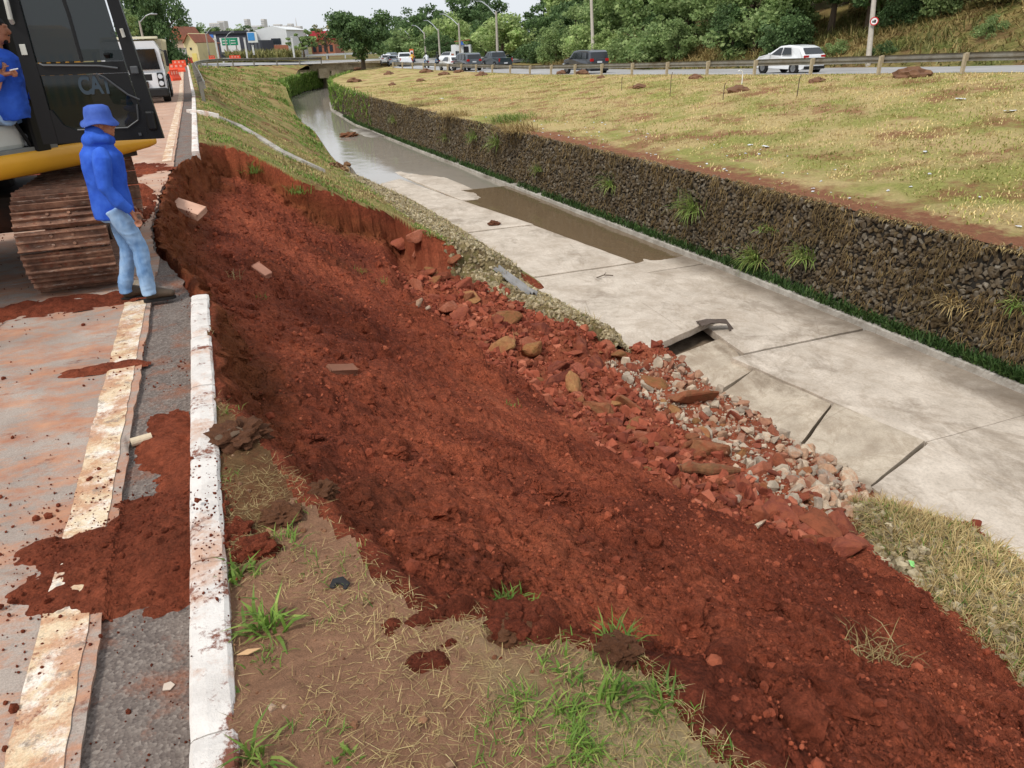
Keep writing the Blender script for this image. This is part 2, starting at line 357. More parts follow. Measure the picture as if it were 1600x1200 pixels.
# overhanging, crumbly scarp faces: push the soil sideways a little as well
JA = 0.05 + 0.10 * SCA.ravel(); jx = JA * fbm(V[:, 0] * 4, V[:, 1] * 4, V[:, 2] * 5, 4, 0.6) * INS.ravel(); jy = JA * fbm(V[:, 0] * 4 + 9, V[:, 1] * 4, V[:, 2] * 5, 4, 0.6) * INS.ravel()
V[:, 0] += jx; V[:, 1] += jy
fin = INS.ravel()[F].mean(1) > 0.07
fx_ = V[F, 0].mean(1); fy_ = V[F, 1].mean(1); fz_ = V[F, 2].mean(1)
keep = (fin | (fx_ > -0.30) | ((fx_ > edgeX(fy_) - 0.25) & (fy_ > 7.2) & (fy_ < 18.4))) & (fz_ > -4.28)
def sub(name, mask, m, kind, label=None):
    v2, f2, u = compact(V, F[mask]); me = mesh_np(name, v2, f2, m, True)
    vattr(me, 'scarp', SCA.ravel()[u]); vattr(me, 'rubble', RUB.ravel()[u])
    bare = 0.55 + 0.5 * (1 - sstep(0.0, 0.8, v2[:, 0] + 0.1)) - 0.35 * sstep(0.5, 1.2, v2[:, 0]) * (1 - sstep(2.2, 3, v2[:, 1])); vattr(me, 'bare', bare)
    o = link(name, me); o['kind'] = kind; return o
und = fx_ < -0.31
sub('landslide_soil', keep & (fin | und), SOIL, 'structure')
sodz = fy_ > 3.2 + 0.35 * fbm(fx_ * 2.2, fy_ * 2.2, 6, 4) + 0.25 * fx_
sub('verge', keep & ~fin & ~und & (fy_ < 8) & ~sodz, VERGE, 'structure')
sub('verge_sod', keep & ~fin & ~und & (fy_ < 8) & sodz, SODG, 'structure')
und = (fx_ < -0.31)
sub('left_bank', keep & ~fin & (fy_ >= 8) & ~und, BANK_L, 'structure')
# far left bank
ys2 = np.concatenate([np.arange(24.0, 60, 0.2), np.arange(60, 136, 0.6)]); ts = np.linspace(0, 1, 110)
A = -0.30 + kerbX(ys2); B = XL(ys2) + 0.15
FX = A[:, None] + (B - A)[:, None] * ts[None, :]; FYY = np.repeat(ys2[:, None], len(ts), 1)
FZ = land(FX, FYY, False)[0]
FZ = FZ + (0.12 * fbm(FX * 1.2, FYY * 0.8, 4, 4)) * sstep(24, 26, FYY) * sstep(0.3, 1.5, FX) * (1 - sstep(0.85, 1, ts)[None, :])
# shoulder of the crossing road
AX = np.array([-4, 8, 20.0]); AY = np.array([103.9, 110, 118.0]); AZ = np.array([-0.10, -0.35, -0.75])
ly = np.interp(FX, AX, AY); lz = np.interp(FX, AX, AZ); e_ = (ly - FYY) * 0.88
FZ = np.where(FYY > 94, np.maximum(FZ, np.where(e_ > 0, lz - 0.04 - 0.22 * e_, lz - 0.25)), FZ); FZ = np.where((FYY > 94) & (e_ < 0), np.minimum(FZ, lz - 0.2), FZ)
FZ[:, -1] = np.where(ys2 > 72, FZ[:, -2], -4.2)
me = mesh_np('left_bank', np.stack([FX, FYY, FZ], -1).reshape(-1, 3), grid_faces(*FX.shape), BANK_L, True)
tag(link('left_bank', me), kind='structure')
# ------------------------------------------------------------------ far bank, far road, hill
def GRX(Y): return I(Y, [-30, 23, 32, 62, 85, 103, 122], [29.5, 27.7, 27.3, 26.0, 24.6, 23.4, 26.5])
def zg(Y): return I(Y, [-30, 23, 32, 62, 85, 110, 140], [2.0, 0.39, 0.06, -0.82, -1.05, -1.2, -1.2])
WT = -1.62                                       # top of the gabion wall
yb = np.concatenate([np.arange(-12, 6, 0.6), np.arange(6, 70, 0.16), np.arange(70, 123, 0.5)]); tb = np.linspace(0, 1, 190) ** 0.9
A = XR(yb) - 0.03; B = np.maximum(np.where(yb > 104, 23.4 + (yb - 104) * 0.434, GRX(yb)) + 0.6, A + 0.3)
BX = A[:, None] + (B - A)[:, None] * tb[None, :]; BY = np.repeat(yb[:, None], len(tb), 1)
BZ = WT + 0.02 + (zg(BY) - WT) * (0.35 * tb + 0.65 * sstep(0, 1, tb))[None, :]
BZ += (0.10 * fbm(BX * 0.5, BY * 0.4, 2, 4) + 0.035 * fbm(BX * 3, BY * 3, 6, 3)) * sstep(0, 0.06, tb)[None, :] * (1 - sstep(0.9, 1.0, tb))[None, :]
def zbank(x, y):
    a = XR(y) - 0.03; b = max(GRX(y) + 0.6, a + 0.3); t = min(max((x - a) / (b - a), 0), 1)
    return float(WT + 0.02 + (zg(y) - WT) * (0.35 * t + 0.65 * sstep(0, 1, t)) + (0.10 * fbm(x * 0.5, y * 0.4, 2, 4) + 0.035 * fbm(x * 3, y * 3, 6, 3)) * sstep(0, 0.06, t) * (1 - sstep(0.9, 1, t)))
me = mesh_np('far_bank', np.stack([BX, BY, BZ], -1).reshape(-1, 3), grid_faces(*BX.shape), BANK_R, True)
dd = (BX - A[:, None]).ravel(); vattr(me, 'bare', (0.76 * (1 - sstep(0.1, 2.8, dd)) - 0.08) * (1 - sstep(30, 42, BY.ravel())))
tag(link('far_bank', me), kind='structure')

t = NT('asphalt_far', 0.8, 0.3)
t.col(t.ramp(t.noise(0.4, 6, 0.6), [(0.3, lin(142, 140, 138)), (0.7, lin(172, 170, 168))])); ASPH_F = t.m
yr = np.concatenate([np.arange(-20, 104, 2.0)]); 
V2 = np.stack([np.stack([GRX(yr) + a, yr, zg(yr) - 0.012 + 0 * a], -1) for a in (0.25, 3.9, 7.5, 11.0)], 1).reshape(-1, 3)
tag(link('far_road', mesh_np('far_road', V2, grid_faces(len(yr), 4), ASPH_F)), kind='structure')
# crossing road over the bridge, with the forecourt where the far road joins it
V2 = np.array([(-4, 103.9, -0.10), (8, 110, -0.35), (20, 118, -0.75), (31, 121.6, -1.05), (23.4, 104, -1.2), (40, 104, -1.16), (60, 104.5, -0.9), (60, 142, -0.9), (22, 140, -0.75), (6, 131, -0.35), (-3, 122, -0.1), (-7.5, 113, -0.05), (-9.3, 103.9, -0.03)])
me = bpy.data.meshes.new('bridge_road'); me.from_pydata([tuple(v) for v in V2], [], [tuple(range(len(V2)))]); me.materials.append(ASPH_F)
tag(link('bridge_road', me), kind='structure')
# hill behind the far road
HILL = mat_ground('hill_ground', lin(112, 118, 62), lin(164, 144, 92), lin(138, 112, 76), 0.35)
yh = np.arange(-25, 240, 1.0); th = np.linspace(0, 1, 70)
def hillz(u, Y):
    top = I(Y, [-25, 20, 60, 90, 120, 160, 240], [11, 11, 10, 7, 5, 5, 4])
    foot = I(Y, [-25, 80, 100, 240], [0, 0, 10, 14])
    return np.interp(np.maximum(u - foot, 0), [0, 1.0, 8, 20, 60], [0, 0.03, 0.30, 0.72, 1.1]) * top
HX = GRX(yh)[:, None] + 11.2 + 70 * th[None, :] ** 1.6; HX[yh > 104] += 3
HY = np.repeat(yh[:, None], len(th), 1); HU = HX - HX[:, :1]
HZ = zg(HY) - 0.05 + hillz(HU, HY) + 0.35 * fbm(HX * 0.3, HY * 0.3, 1, 4) * sstep(0, 2, HU)
tag(link('hill', mesh_np('hill', np.stack([HX, HY, HZ], -1).reshape(-1, 3), grid_faces(*HX.shape), HILL, True)), kind='structure')
def zhill(x, y): return float(zg(y) - 0.05 + hillz(np.array(x - GRX(y) - 11.2), y) + 0.35 * fbm(x * 0.3, y * 0.3, 1, 4))
# land to the horizon, beyond the crossing road and to the left of the near road
FARG = mat_ground('plain_ground', lin(96, 112, 58), lin(140, 126, 80), lin(128, 96, 66), 0.12)
m = MB(); m.add([(-9.3, -40, -0.03), (-9.3, 103.9, -0.05), (-7.5, 113, -0.08), (-3, 122, -0.13), (6, 131, -0.4), (22, 140, -0.85), (60, 142, -1.0), (3000, 240, -1.6), (3000, 5000, -1.6), (-3000, 5000, -1.6), (-3000, -40, -0.3)], [tuple(range(11))])
tag(m.build('plain', FARG, fix=False), kind='structure')

# ------------------------------------------------------------------ near road
def mat_road():
    t = NT('dusty_asphalt', 0.88, 0.25); p = t.pos()
    c = t.ramp(t.noise(1.2, 7, 0.65), [(0.3, lin(146, 132, 122)), (0.7, lin(184, 170, 158))])
    c = t.mix(1.0, c, t.ramp(t.noise(110, 3, 0.7), [(0.3, 0.72), (0.6, 1.05)]), 'MULTIPLY')
    w = t.mapv(p, (1.0, 1.9, 1), (0, 0, 0.12))
    c = t.mix(t.ramp(t.noise(1.9, 10, 0.8, w, 0.2), [(0.45, 0), (0.55, 0.6), (0.68, 0.9)]), c, t.ramp(t.noise(5, 5, 0.6), [(0.3, lin(164, 96, 64)), (0.7, lin(204, 146, 108))]))
    c = t.mix(t.ramp(t.noise(2.6, 8, 0.75, t.mapv(w, loc=(7, 3, 0))), [(0.6, 0), (0.70, 0.85)]), c, lin(112, 56, 36))
    c = t.mix(t.ramp(t.noise(3.4, 8, 0.8, t.mapv(w, loc=(1, 13, 0))), [(0.63, 0), (0.72, 0.6)]), c, lin(222, 212, 200))
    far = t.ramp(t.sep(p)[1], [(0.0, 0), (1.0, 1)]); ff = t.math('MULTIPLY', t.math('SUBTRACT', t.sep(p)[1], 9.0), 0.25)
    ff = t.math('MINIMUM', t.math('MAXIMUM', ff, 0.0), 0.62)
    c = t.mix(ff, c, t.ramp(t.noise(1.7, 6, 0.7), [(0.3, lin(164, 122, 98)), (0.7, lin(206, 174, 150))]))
    cr = t.vor(0.8, t.mapv(p, (1.0, 0.6, 1)), 'DISTANCE_TO_EDGE')
    c = t.mix(t.math('MULTIPLY', t.ramp(cr, [(0.0, 1), (0.012, 0)]), t.ramp(t.noise(0.9, 3), [(0.52, 0), (0.6, 0.7)])), c, lin(70, 60, 54))
    t.col(c); n = t.bump(t.noise(150, 4, 0.7), 0.45, 0.012); t.bump(t.noise(9, 6, 0.7), 0.25, 0.03, n); return t.m
def mat_gutter():
    t = NT('aggregate_gutter', 0.9, 0.25); p = t.pos()
    c = t.ramp(t.vor(70, p, 'F1', 'Color'), [(0.1, lin(74, 66, 62)), (0.55, lin(118, 108, 100)), (0.9, lin(158, 148, 138))])
    c = t.mix(0.55, c, t.ramp(t.noise(3, 6, 0.7), [(0.3, lin(92, 82, 78)), (0.7, lin(126, 114, 106))]))
    c = t.mix(t.ramp(t.noise(2.3, 8, 0.75), [(0.52, 0), (0.68, 0.8)]), c, lin(140, 84, 56))
    c = t.mix(t.ramp(t.noise(5, 8, 0.75, t.mapv(p, loc=(4, 4, 0))), [(0.62, 0), (0.72, 0.7)]), c, lin(104, 52, 34))
    t.col(c); t.bump(t.vor(70, p), 0.6, 0.012); return t.m
def mat_line():
    t = NT('worn_yellow_paint', 0.8, 0.3); p = t.pos(); w = t.mapv(p, (1.6, 1.6, 1))
    c = t.ramp(t.noise(3, 6, 0.7), [(0.3, lin(212, 184, 146)), (0.7, lin(228, 208, 178))])
    c = t.mix(t.ramp(t.noise(2.0, 7, 0.75, t.mapv(w, loc=(3, 2, 0))), [(0.48, 0), (0.58, 0.85)]), c, lin(236, 228, 216))
    c = t.mix(t.ramp(t.noise(2.4, 8, 0.75, t.mapv(w, loc=(9, 5, 0))), [(0.46, 0), (0.56, 0.8)]), c, lin(186, 134, 100))
    c = t.mix(t.ramp(t.noise(6, 8, 0.8, t.mapv(w, loc=(2, 15, 0))), [(0.56, 0), (0.63, 0.9)]), c, lin(126, 72, 50))
    c = t.mix(t.ramp(t.noise(7, 9, 0.8, t.mapv(p, loc=(5, 2, 0))), [(0.55, 0), (0.62, 0.85)]), c, lin(150, 134, 120)); c = t.mix(1.0, c, t.ramp(t.noise(110, 3, 0.7), [(0.3, 0.75), (0.6, 1.05)]), 'MULTIPLY'); t.col(c); t.bump(t.noise(120, 4, 0.7), 0.4, 0.01); return t.m
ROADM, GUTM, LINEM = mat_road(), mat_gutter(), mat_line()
ROAD_EDGE = -0.785
yy = np.concatenate([np.arange(-6, 0.8, 0.2), np.arange(0.8, 12, 0.035), np.arange(12, 30, 0.1), np.arange(30, 104.1, 1.0)])
def broken(Y):  # where the edge of the carriageway has dropped away
    return edgeX(Y) - 0.02 + 0.05 * noise(Y * 3.1, 0.5, 2) + 0.03 * noise(Y * 9, 1.5, 2)
def strip(name, xl, xr, z, m, thick=0.0):
    n = 10 if xr[0] - xl[0] > 3 else 3
    u = np.linspace(0, 1, n) if n < 6 else np.linspace(0, 1, n) ** 0.4
    X = xl[:, None] + (xr - xl)[:, None] * u[None, :]; Y = np.repeat(yy[:, None], n, 1)
    Zz = z + 0.008 * fbm(X * 0.8, Y * 0.8, 3, 3); Vv = np.stack([X, Y, Zz], -1).reshape(-1, 3); Ff = grid_faces(len(yy), n)
    if thick:
        lo = Vv.reshape(len(yy), n, 3)[:, -1, :].copy(); lo[:, 2] -= thick; lo[:, 0] -= 0.02 + 0.03 * np.abs(noise(lo[:, 1] * 7, 0.3, 1)); b = len(Vv); Vv = np.concatenate([Vv, lo])
        i = np.arange(len(yy) - 1); Ff = np.concatenate([Ff, np.stack([i * n + n - 1, b + i, b + i + 1, (i + 1) * n + n - 1], -1)])
    return tag(link(name, mesh_np(name, Vv, Ff, m)), kind='structure')
ke = kerbX(yy)
lost = (yy > 8.6) & (yy < 17.4)
redge = np.where(lost, np.minimum(ROAD_EDGE + ke, broken(yy) - 0.02), ROAD_EDGE + ke - 0.012 + 0.03 * noise(yy * 1.7, 0.1, 0) + 0.016 * noise(yy * 7, 0.1, 3))
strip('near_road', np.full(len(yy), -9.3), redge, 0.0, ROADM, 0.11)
gl = np.minimum(redge - 0.03, ROAD_EDGE + ke - 0.03); gr = np.where((yy > 7.25) & (yy < 18.1), np.minimum(-0.44, broken(yy)), -0.435 + ke)
strip('gutter', gl, np.maximum(gr, gl + 0.005), -0.034, GUTM, 0.09)
def painted(name, y0, y1):
    q = np.arange(y0, y1 + 0.01, 0.04 if y1 < 40 else 1.0); k = kerbX(q)
    X = np.stack([-1.035 + k + 0.014 * noise(q * 4, 0.2, 1) + 0.012 * noise(q * 11, 3, 1), -0.93 + k, -0.845 + k + 0.012 * noise(q * 4, 0.9, 1) + 0.012 * noise(q * 11, 7, 1)], 1); Y = np.repeat(q[:, None], 3, 1)
    Zz = 0.005 + 0.008 * fbm(X * 0.8, Y * 0.8, 3, 3); tag(link(name, mesh_np(name, np.stack([X, Y, Zz], -1).reshape(-1, 3), grid_faces(len(q), 3), LINEM)), kind='structure')
painted('road_line', -6, 8.5); painted('road_line', 17.6, 100)

# kerb: white-washed stones, a run each side of the gap
def mat_kerb():
    t = NT('whitewashed_kerb', 0.85, 0.25); p = t.pos(); nrm = t.sep(t._g.outputs['Normal'])
    c = t.ramp(t.noise(5, 6, 0.7), [(0.3, lin(200, 193, 186)), (0.6, lin(226, 220, 213))])
    c = t.mix(t.ramp(t.noise(2.2, 8, 0.75), [(0.50, 0), (0.62, 0.8)]), c, lin(190, 146, 118))
    c = t.mix(t.ramp(t.noise(3.4, 8, 0.78, t.mapv(p, loc=(3, 3, 3))), [(0.57, 0), (0.63, 0.95)]), c, lin(118, 62, 40))
    c = t.mix(t.ramp(t.noise(26, 5, 0.8), [(0.66, 0), (0.7, 0.9)]), c, lin(110, 80, 64))
    t.col(c); t.bump(t.noise(45, 6, 0.75), 0.5, 0.02); return t.m
KERBM = mat_kerb()
kerb = empty('kerb', (-0.365, 0, 0)); kerb['kind'] = 'structure'
def kerb_stone(y0, y1, i):
    m = MB(); n = max(3, int((y1 - y0) / 0.06)) if y1 < 20 else 3; rings = []
    for q in np.linspace(y0 + 0.004, y1 - 0.004, n):
        k = float(kerbX(q)); w = 0.012 * float(noise(q * 5, 0.3, i)); h = 0.13 + 0.012 * float(fbm(q * 4, 0.7, i, 3)); b = 0.02 * max(0, float(noise(q * 6, 2.2, i)))
        e = 0.02 * (1 if min(q - y0, y1 - q) < 0.03 else 0)
        x0, x1 = -0.445 + k, -0.268 + k
        rings.append([(x0, q, -0.12), (x0 + 0.022 + w * .3, q, h - 0.014 - e), (x0 + 0.034 + w * .3, q, h - 0.003 - e), (x0 + 0.08 + w, q, h + 0.002 - e), (x1 - 0.02 + w, q, h - 0.002 - e - b), (x1 - 0.004 - b, q, h - 0.014 - e - 2 * b), (x1 + 0.004, q, -0.14)])
    m.loft(rings); o = m.build('kerb_stone', KERBM, None, smooth=False); o.parent = kerb; o.location = (0.365, 0, 0)
    return o
yk = -4.0; i = 0
while yk < 7.1:
    e = min(yk + 1.0, 7.15); kerb_stone(yk, e, i); yk = e; i += 1
yk = 18.15
while yk < 100:
    e = yk + (1.0 if yk < 45 else 4.0); kerb_stone(yk, e, i); yk = e; i += 1

# ------------------------------------------------------------------ channel floor
slabs = empty('channel_floor', (10, 12, -4)); slabs['kind'] = 'structure'
def slab(name, pts, thick=0.16, m=None, sub=10):
    """pts: 4 top corners (x,y,z) anticlockwise; gridded so that the surface is uneven"""
    P = np.array(pts, float); n = sub; u = np.linspace(0, 1, n)
    U, Vv = np.meshgrid(u, u); T = (1 - U)[..., None] * (1 - Vv)[..., None] * P[0] + U[..., None] * (1 - Vv)[..., None] * P[1] + U[..., None] * Vv[..., None] * P[2] + (1 - U)[..., None] * Vv[..., None] * P[3]
    edge = np.minimum(np.minimum(U, 1 - U), np.minimum(Vv, 1 - Vv)) < 1e-6
    T[..., 2] += 0.008 * noise(T[..., 0] * 1.1, T[..., 1] * 1.1, 4) - 0.012 * edge
    T[..., 0] += 0.03 * edge * noise(T[..., 0] * 2, T[..., 1] * 2, 1); T[..., 1] += 0.03 * edge * noise(T[..., 0] * 2, T[..., 1] * 2, 8)
    Vt = T.reshape(-1, 3); Vl = Vt.copy(); Vl[:, 2] -= thick; Fq = grid_faces(n, n); N = len(Vt)
    bi = np.concatenate([np.arange(n), np.arange(1, n) * n + n - 1, (n - 1) * n + np.arange(n - 2, -1, -1), np.arange(n - 2, 0, -1) * n]); bj = np.roll(bi, -1)
    F2 = np.concatenate([Fq, np.stack([bi, bi + N, bj + N, bj], -1)])
    me = mesh_np(name, np.concatenate([Vt, Vl]), F2, m or CONC); Va = np.concatenate([Vt, Vl]); vattr(me, 'wet', 0.85 * (1 - sstep(0.3, 2.2, XR(Va[:, 1]) - Va[:, 0]))); o = link(name, me); o.parent = slabs; o.location = (-10, -12, 4); return o
FZ0 = -4.0
def jx(Y): return I(Y, [12, 12.9, 15.2, 18.8, 22.3, 25.4, 29, 60], [10.0, 10.15, 10.55, 10.95, 10.5, 9.85, 9.2, 9.1])     # long joint between the two strips
J = 0.012
# raised left strip
for y0, y1 in ((12.55, 18.2), (18.2, 24.0), (24.0, 29.6)):
    x0a, x0b = (7.55 if y0 < 13 else 7.0), 6.9
    slab('slab', [(x0a, y0 - (0.25 if y0 < 13 else 0) + J, FZ0 + .15), (jx(y0) - J, y0 + (0.7 if y0 < 13 else 0) + J, FZ0 + .15), (jx(y1) - J, y1 - J, FZ0 + .12), (x0b, y1 - J, FZ0 + .12)], 0.15, sub=24)
# right strip
for y0, y1, za, zb in ((11.62, 17.6, 0, -0.012), (17.6, 24, -0.012, -0.06), (24, 29.7, -0.06, -0.06)):
    slab('slab', [(jx(y0) - 0.3, y0 + J, FZ0 + za), (XR(y0), y0 + J + 0.05, FZ0 + za), (XR(y1), y1 - J, FZ0 + zb), (jx(y1) - 0.3, y1 - J, FZ0 + zb)], sub=20)
# near floor
slab('slab', [(9.35, 11.57, FZ0 - .01), (10.06, 7.36, FZ0 - .01), (13.6, 7.36, FZ0 - .01), (13.5, 11.60, FZ0 - .008)], sub=20)
slab('slab', [(8.25, 6.72, FZ0 - .02), (7.75, 1.5, FZ0 - .012), (10.05, 1.5, FZ0 - .012), (10.06, 7.30, FZ0 - .012)], sub=20)
slab('slab', [(10.062, 7.345, FZ0 - .01), (10.052, 1.5, FZ0 - .011), (13.7, 1.5, FZ0 - .01), (13.6, 7.352, FZ0 - .01)], sub=20)
slab('slab', [(7.75, -8, FZ0 - .03), (13.7, -8, FZ0 - .01), (13.7, 1.48, FZ0 - .012), (7.75, 1.48, FZ0 - .032)])
slab('broken_slab', [(8.24, 6.775, FZ0 - .06), (10.02, 7.355, FZ0 + .025), (9.76, 9.08, FZ0 - .015), (8.35, 8.25, FZ0 - .14)], 0.14, CONC2)
slab('broken_slab', [(8.3, 8.36, FZ0 - .26), (9.74, 9.13, FZ0 - .05), (9.44, 10.95, FZ0 - .05), (8.2, 10.5, FZ0 - .26)], 0.14, CONC2)
slab('broken_slab', [(8.1, 10.7, FZ0 - .32), (9.42, 11.0, FZ0 - .1), (10.0, 12.7, FZ0 - .06), (7.9, 12.5, FZ0 - .3)], 0.14, CONC2)
# far floor: dry slab between two wet ones
slab('slab', [(6.4, 29.75, FZ0 + .04), (9.3, 29.75, FZ0 + .04), (8.3, 36.5, FZ0 + .03), (5.9, 34.5, FZ0 + .03)], sub=16)
slab('slab', [(9.33, 29.75, FZ0 + .06), (10.7, 29.75, FZ0 + .0), (10.4, 40, FZ0 + .01), (8.35, 38.8, FZ0 + .05)], sub=16)
slab('slab', [(9.8, 54, FZ0 + .02), (11.5, 53.5, FZ0 + .12), (11.0, 60, FZ0 + .1), (9.4, 60.5, FZ0 + .02)], sub=10, m=CONC_G)
BED = mat_concrete('channel_bed', (150, 132, 112), (112, 96, 78), (86, 70, 54))
yy2 = np.concatenate([np.arange(-8, 60, 2.0), np.arange(60, 150, 3)])
Vb = np.stack([np.stack([XL(yy2) - 0.6, yy2, np.full(len(yy2), -4.42)], -1), np.stack([XR(yy2) + 0.3, yy2, np.full(len(yy2), -4.22)], -1)], 1).reshape(-1, 3)
tag(link('channel_bed', mesh_np('channel_bed', Vb, grid_faces(len(yy2), 2), BED)), kind='structure')
# water
t = NT('shallow_water', 0.05, 1.0); t.col(lin(156, 148, 136)); t.b.inputs['Alpha'].default_value = 1.0
t.b.inputs['IOR'].default_value = 1.45; p = t.pos()
n1 = t.bump(t.noise(3.2, 4, 0.6, t.mapv(p, (1.0, 2.2, 1))), 0.04, 0.05); t.bump(t.noise(14, 3, 0.6, t.mapv(p, (1, 2, 1))), 0.04, 0.02, n1)
WATER = t.m
t = NT('pool_water', 0.05, 1.0); t.col(lin(112, 94, 72)); t.b.inputs['IOR'].default_value = 1.4; t.bump(t.noise(5, 4, 0.6, t.mapv(t.pos(), (1, 1.6, 1))), 0.10, 0.03); POOL = t.m
def water(name, ya, xa, xb, z, rip=0.012, wm=None):
    ya = np.asarray(ya); n = 40; u = np.linspace(0, 1, n); X = xa[:, None] + (xb - xa)[:, None] * u; Y = np.repeat(ya[:, None], n, 1)
    Zz = z[:, None] + rip * fbm(X * 2.2, Y * 1.3, 3, 3)
    return tag(link(name, mesh_np(name, np.stack([X, Y, Zz], -1).reshape(-1, 3), grid_faces(len(ya), n), wm or WATER, True)), kind='structure')
ya = np.concatenate([np.arange(18.2, 32, 0.15)])
water('water', ya, np.maximum(jx(ya) - 0.2, 0), XR(ya) + 0.1, np.interp(ya, [18.2, 18.6, 24, 30, 32], [-4.05, -4.016, -4.0, -3.985, -3.98]), 0.012, POOL)
ya = np.concatenate([np.arange(32.0, 60, 0.3), np.arange(60, 140, 0.8)])
water('water', ya, XL(ya) - 0.8, XR(ya) + 0.1, np.interp(ya, [32, 36, 38, 150], [-4.02, -3.985, -3.955, -3.93]), 0.008)

# low concrete footing along the gabion wall
yf = np.concatenate([np.arange(-8, 60, 0.5), np.arange(60, 95, 1.5)]); rings = []
for q in yf:
    x = float(XR(q)); h = 0.02 * float(noise(q * 1.3, 0, 0))
    rings.append([(x - 0.40 + h, q, -4.3), (x - 0.38 + h, q, -3.88 + h * .5), (x - 0.34 + h, q, -3.86 + h * .5), (x + 0.05, q, -3.84), (x + 0.05, q, -4.3)])
tag(MB().loft(rings).build('wall_footing', CONC_G), kind='structure')
# ------------------------------------------------------------------ scatter helpers
def hull(n=14, seed=0, flat=0.75, box=0.0):
    r = np.random.default_rng(seed); P = r.normal(size=(n, 3)); P /= np.linalg.norm(P, axis=1)[:, None]
    if box: P = np.sign(P) * np.abs(P) ** (1 - box); P /= np.abs(P).max()
    P *= r.uniform(0.8, 1.05, (n, 1)); P[:, 2] *= flat; P[:, 0] *= r.uniform(0.9, 1.3)
    b = bmesh.new()
    for p in P: b.verts.new(p)
    bmesh.ops.convex_hull(b, input=b.verts[:]); loose = [v for v in b.verts if not v.link_faces]
    bmesh.ops.delete(b, geom=loose, context='VERTS'); bmesh.ops.triangulate(b, faces=b.faces[:]); b.verts.index_update()
    V = np.array([v.co[:] for v in b.verts]); F = np.array([[v.index for v in f.verts] for f in b.faces]); b.free(); return V, F
def rock(n, seed, flat=0.75, box=0.3, cuts=2, amp=0.10):
    V, F = hull(n, seed, flat, box); b = bmesh.new(); vs = [b.verts.new(p) for p in V]
    for f in F: b.faces.new([vs[i] for i in f])
    bmesh.ops.bevel(b, geom=b.edges[:], offset=0.07, segments=1, affect='EDGES'); bmesh.ops.triangulate(b, faces=b.faces[:]); bmesh.ops.subdivide_edges(b, edges=[e for e in b.edges if e.calc_length() > 0.3], cuts=cuts, use_grid_fill=True); bmesh.ops.triangulate(b, faces=b.faces[:]); b.verts.index_update()
    V = np.array([v.co[:] for v in b.verts]); F = np.array([[v.index for v in f.verts] for f in b.faces]); b.free()
    d = V / (np.linalg.norm(V, axis=1)[:, None] + 1e-6); V = V + d * (amp * fbm(V[:, 0] * 2.2 + seed, V[:, 1] * 2.2, V[:, 2] * 2.2, 3, 0.6))[:, None]; return V, F
def clump_proto(seed, sub=2, amp=0.35, fr=1.6):
    b = bmesh.new(); bmesh.ops.create_icosphere(b, subdivisions=sub, radius=1.0); b.verts.index_update()
    V = np.array([v.co[:] for v in b.verts]); F = np.array([[v.index for v in f.verts] for f in b.faces]); b.free()
    V = V * (1 + amp * fbm(V[:, 0] * fr + seed * 5, V[:, 1] * fr, V[:, 2] * fr, 3, 0.6))[:, None]; V[:, 2] *= 0.8; return V, F
def rotm(rx, ry, rz):
    cx, sx, cy, sy, cz, sz = np.cos(rx), np.sin(rx), np.cos(ry), np.sin(ry), np.cos(rz), np.sin(rz); o = np.zeros_like(cx); i = np.ones_like(cx)
    A = np.stack([np.stack([cz, -sz, o], -1), np.stack([sz, cz, o], -1), np.stack([o, o, i], -1)], -2)
    B = np.stack([np.stack([cy, o, sy], -1), np.stack([o, i, o], -1), np.stack([-sy, o, cy], -1)], -2)
    C = np.stack([np.stack([i, o, o], -1), np.stack([o, cx, -sx], -1), np.stack([o, sx, cx], -1)], -2)
    return A @ B @ C
def scatter(name, protos, pos, size, m, parent=None, tilt=3.14, smooth=False, sq=None):
    pos = np.asarray(pos, float); n = len(pos); size = np.broadcast_to(np.asarray(size, float), (n,)); Vs = []; Fs = []; off = 0
    Rm = rotm(rng.uniform(-tilt, tilt, n), rng.uniform(-tilt, tilt, n), rng.uniform(0, 6.28, n)); which = rng.integers(0, len(protos), n)
    for k, (V, F) in enumerate(protos):
        i = np.where(which == k)[0]
        if not len(i): continue
        v = np.einsum('nij,vj->nvi', Rm[i], V) * size[i][:, None, None]
        if sq is not None: v = v * np.asarray(sq)
        v = v + pos[i][:, None, :]
        Fs.append((F[None] + (np.arange(len(i)) * len(V))[:, None, None]).reshape(-1, 3) + off); Vs.append(v.reshape(-1, 3)); off += len(i) * len(V)
    o = link(name, mesh_np(name, np.concatenate(Vs), np.concatenate(Fs), m, smooth)); 
    if parent is not None: o.parent = parent
    o['kind'] = 'stuff'; return o
def blade_mesh(base, h, w, lean, az, droop=0.5, nrm=None):
    """three-triangle blades; arrays. returns V, F"""
    base = np.asarray(base, float); n = len(base); h = np.broadcast_to(h, (n,)); w = np.broadcast_to(w, (n,)); lean = np.broadcast_to(lean, (n,)); az = np.broadcast_to(az, (n,))
    d = np.stack([np.cos(az), np.sin(az), 0 * az], -1); s = np.stack([-np.sin(az), np.cos(az), 0 * az], -1); up = np.array([0, 0, 1.0])
    mid = base + (d * np.sin(lean)[:, None] + up * np.cos(lean)[:, None]) * (h * 0.55)[:, None]
    l2 = lean + droop; tip = mid + (d * np.sin(l2)[:, None] + up * np.cos(l2)[:, None]) * (h * 0.45)[:, None]
    hw = (w / 2)[:, None]
    V = np.stack([base - s * hw, base + s * hw, mid - s * hw * 0.8, mid + s * hw * 0.8, tip], 1).reshape(-1, 3)
    F = np.array([[0, 1, 3], [0, 3, 2], [2, 3, 4]])[None] + (np.arange(n) * 5)[:, None, None]; return V, F.reshape(-1, 3)
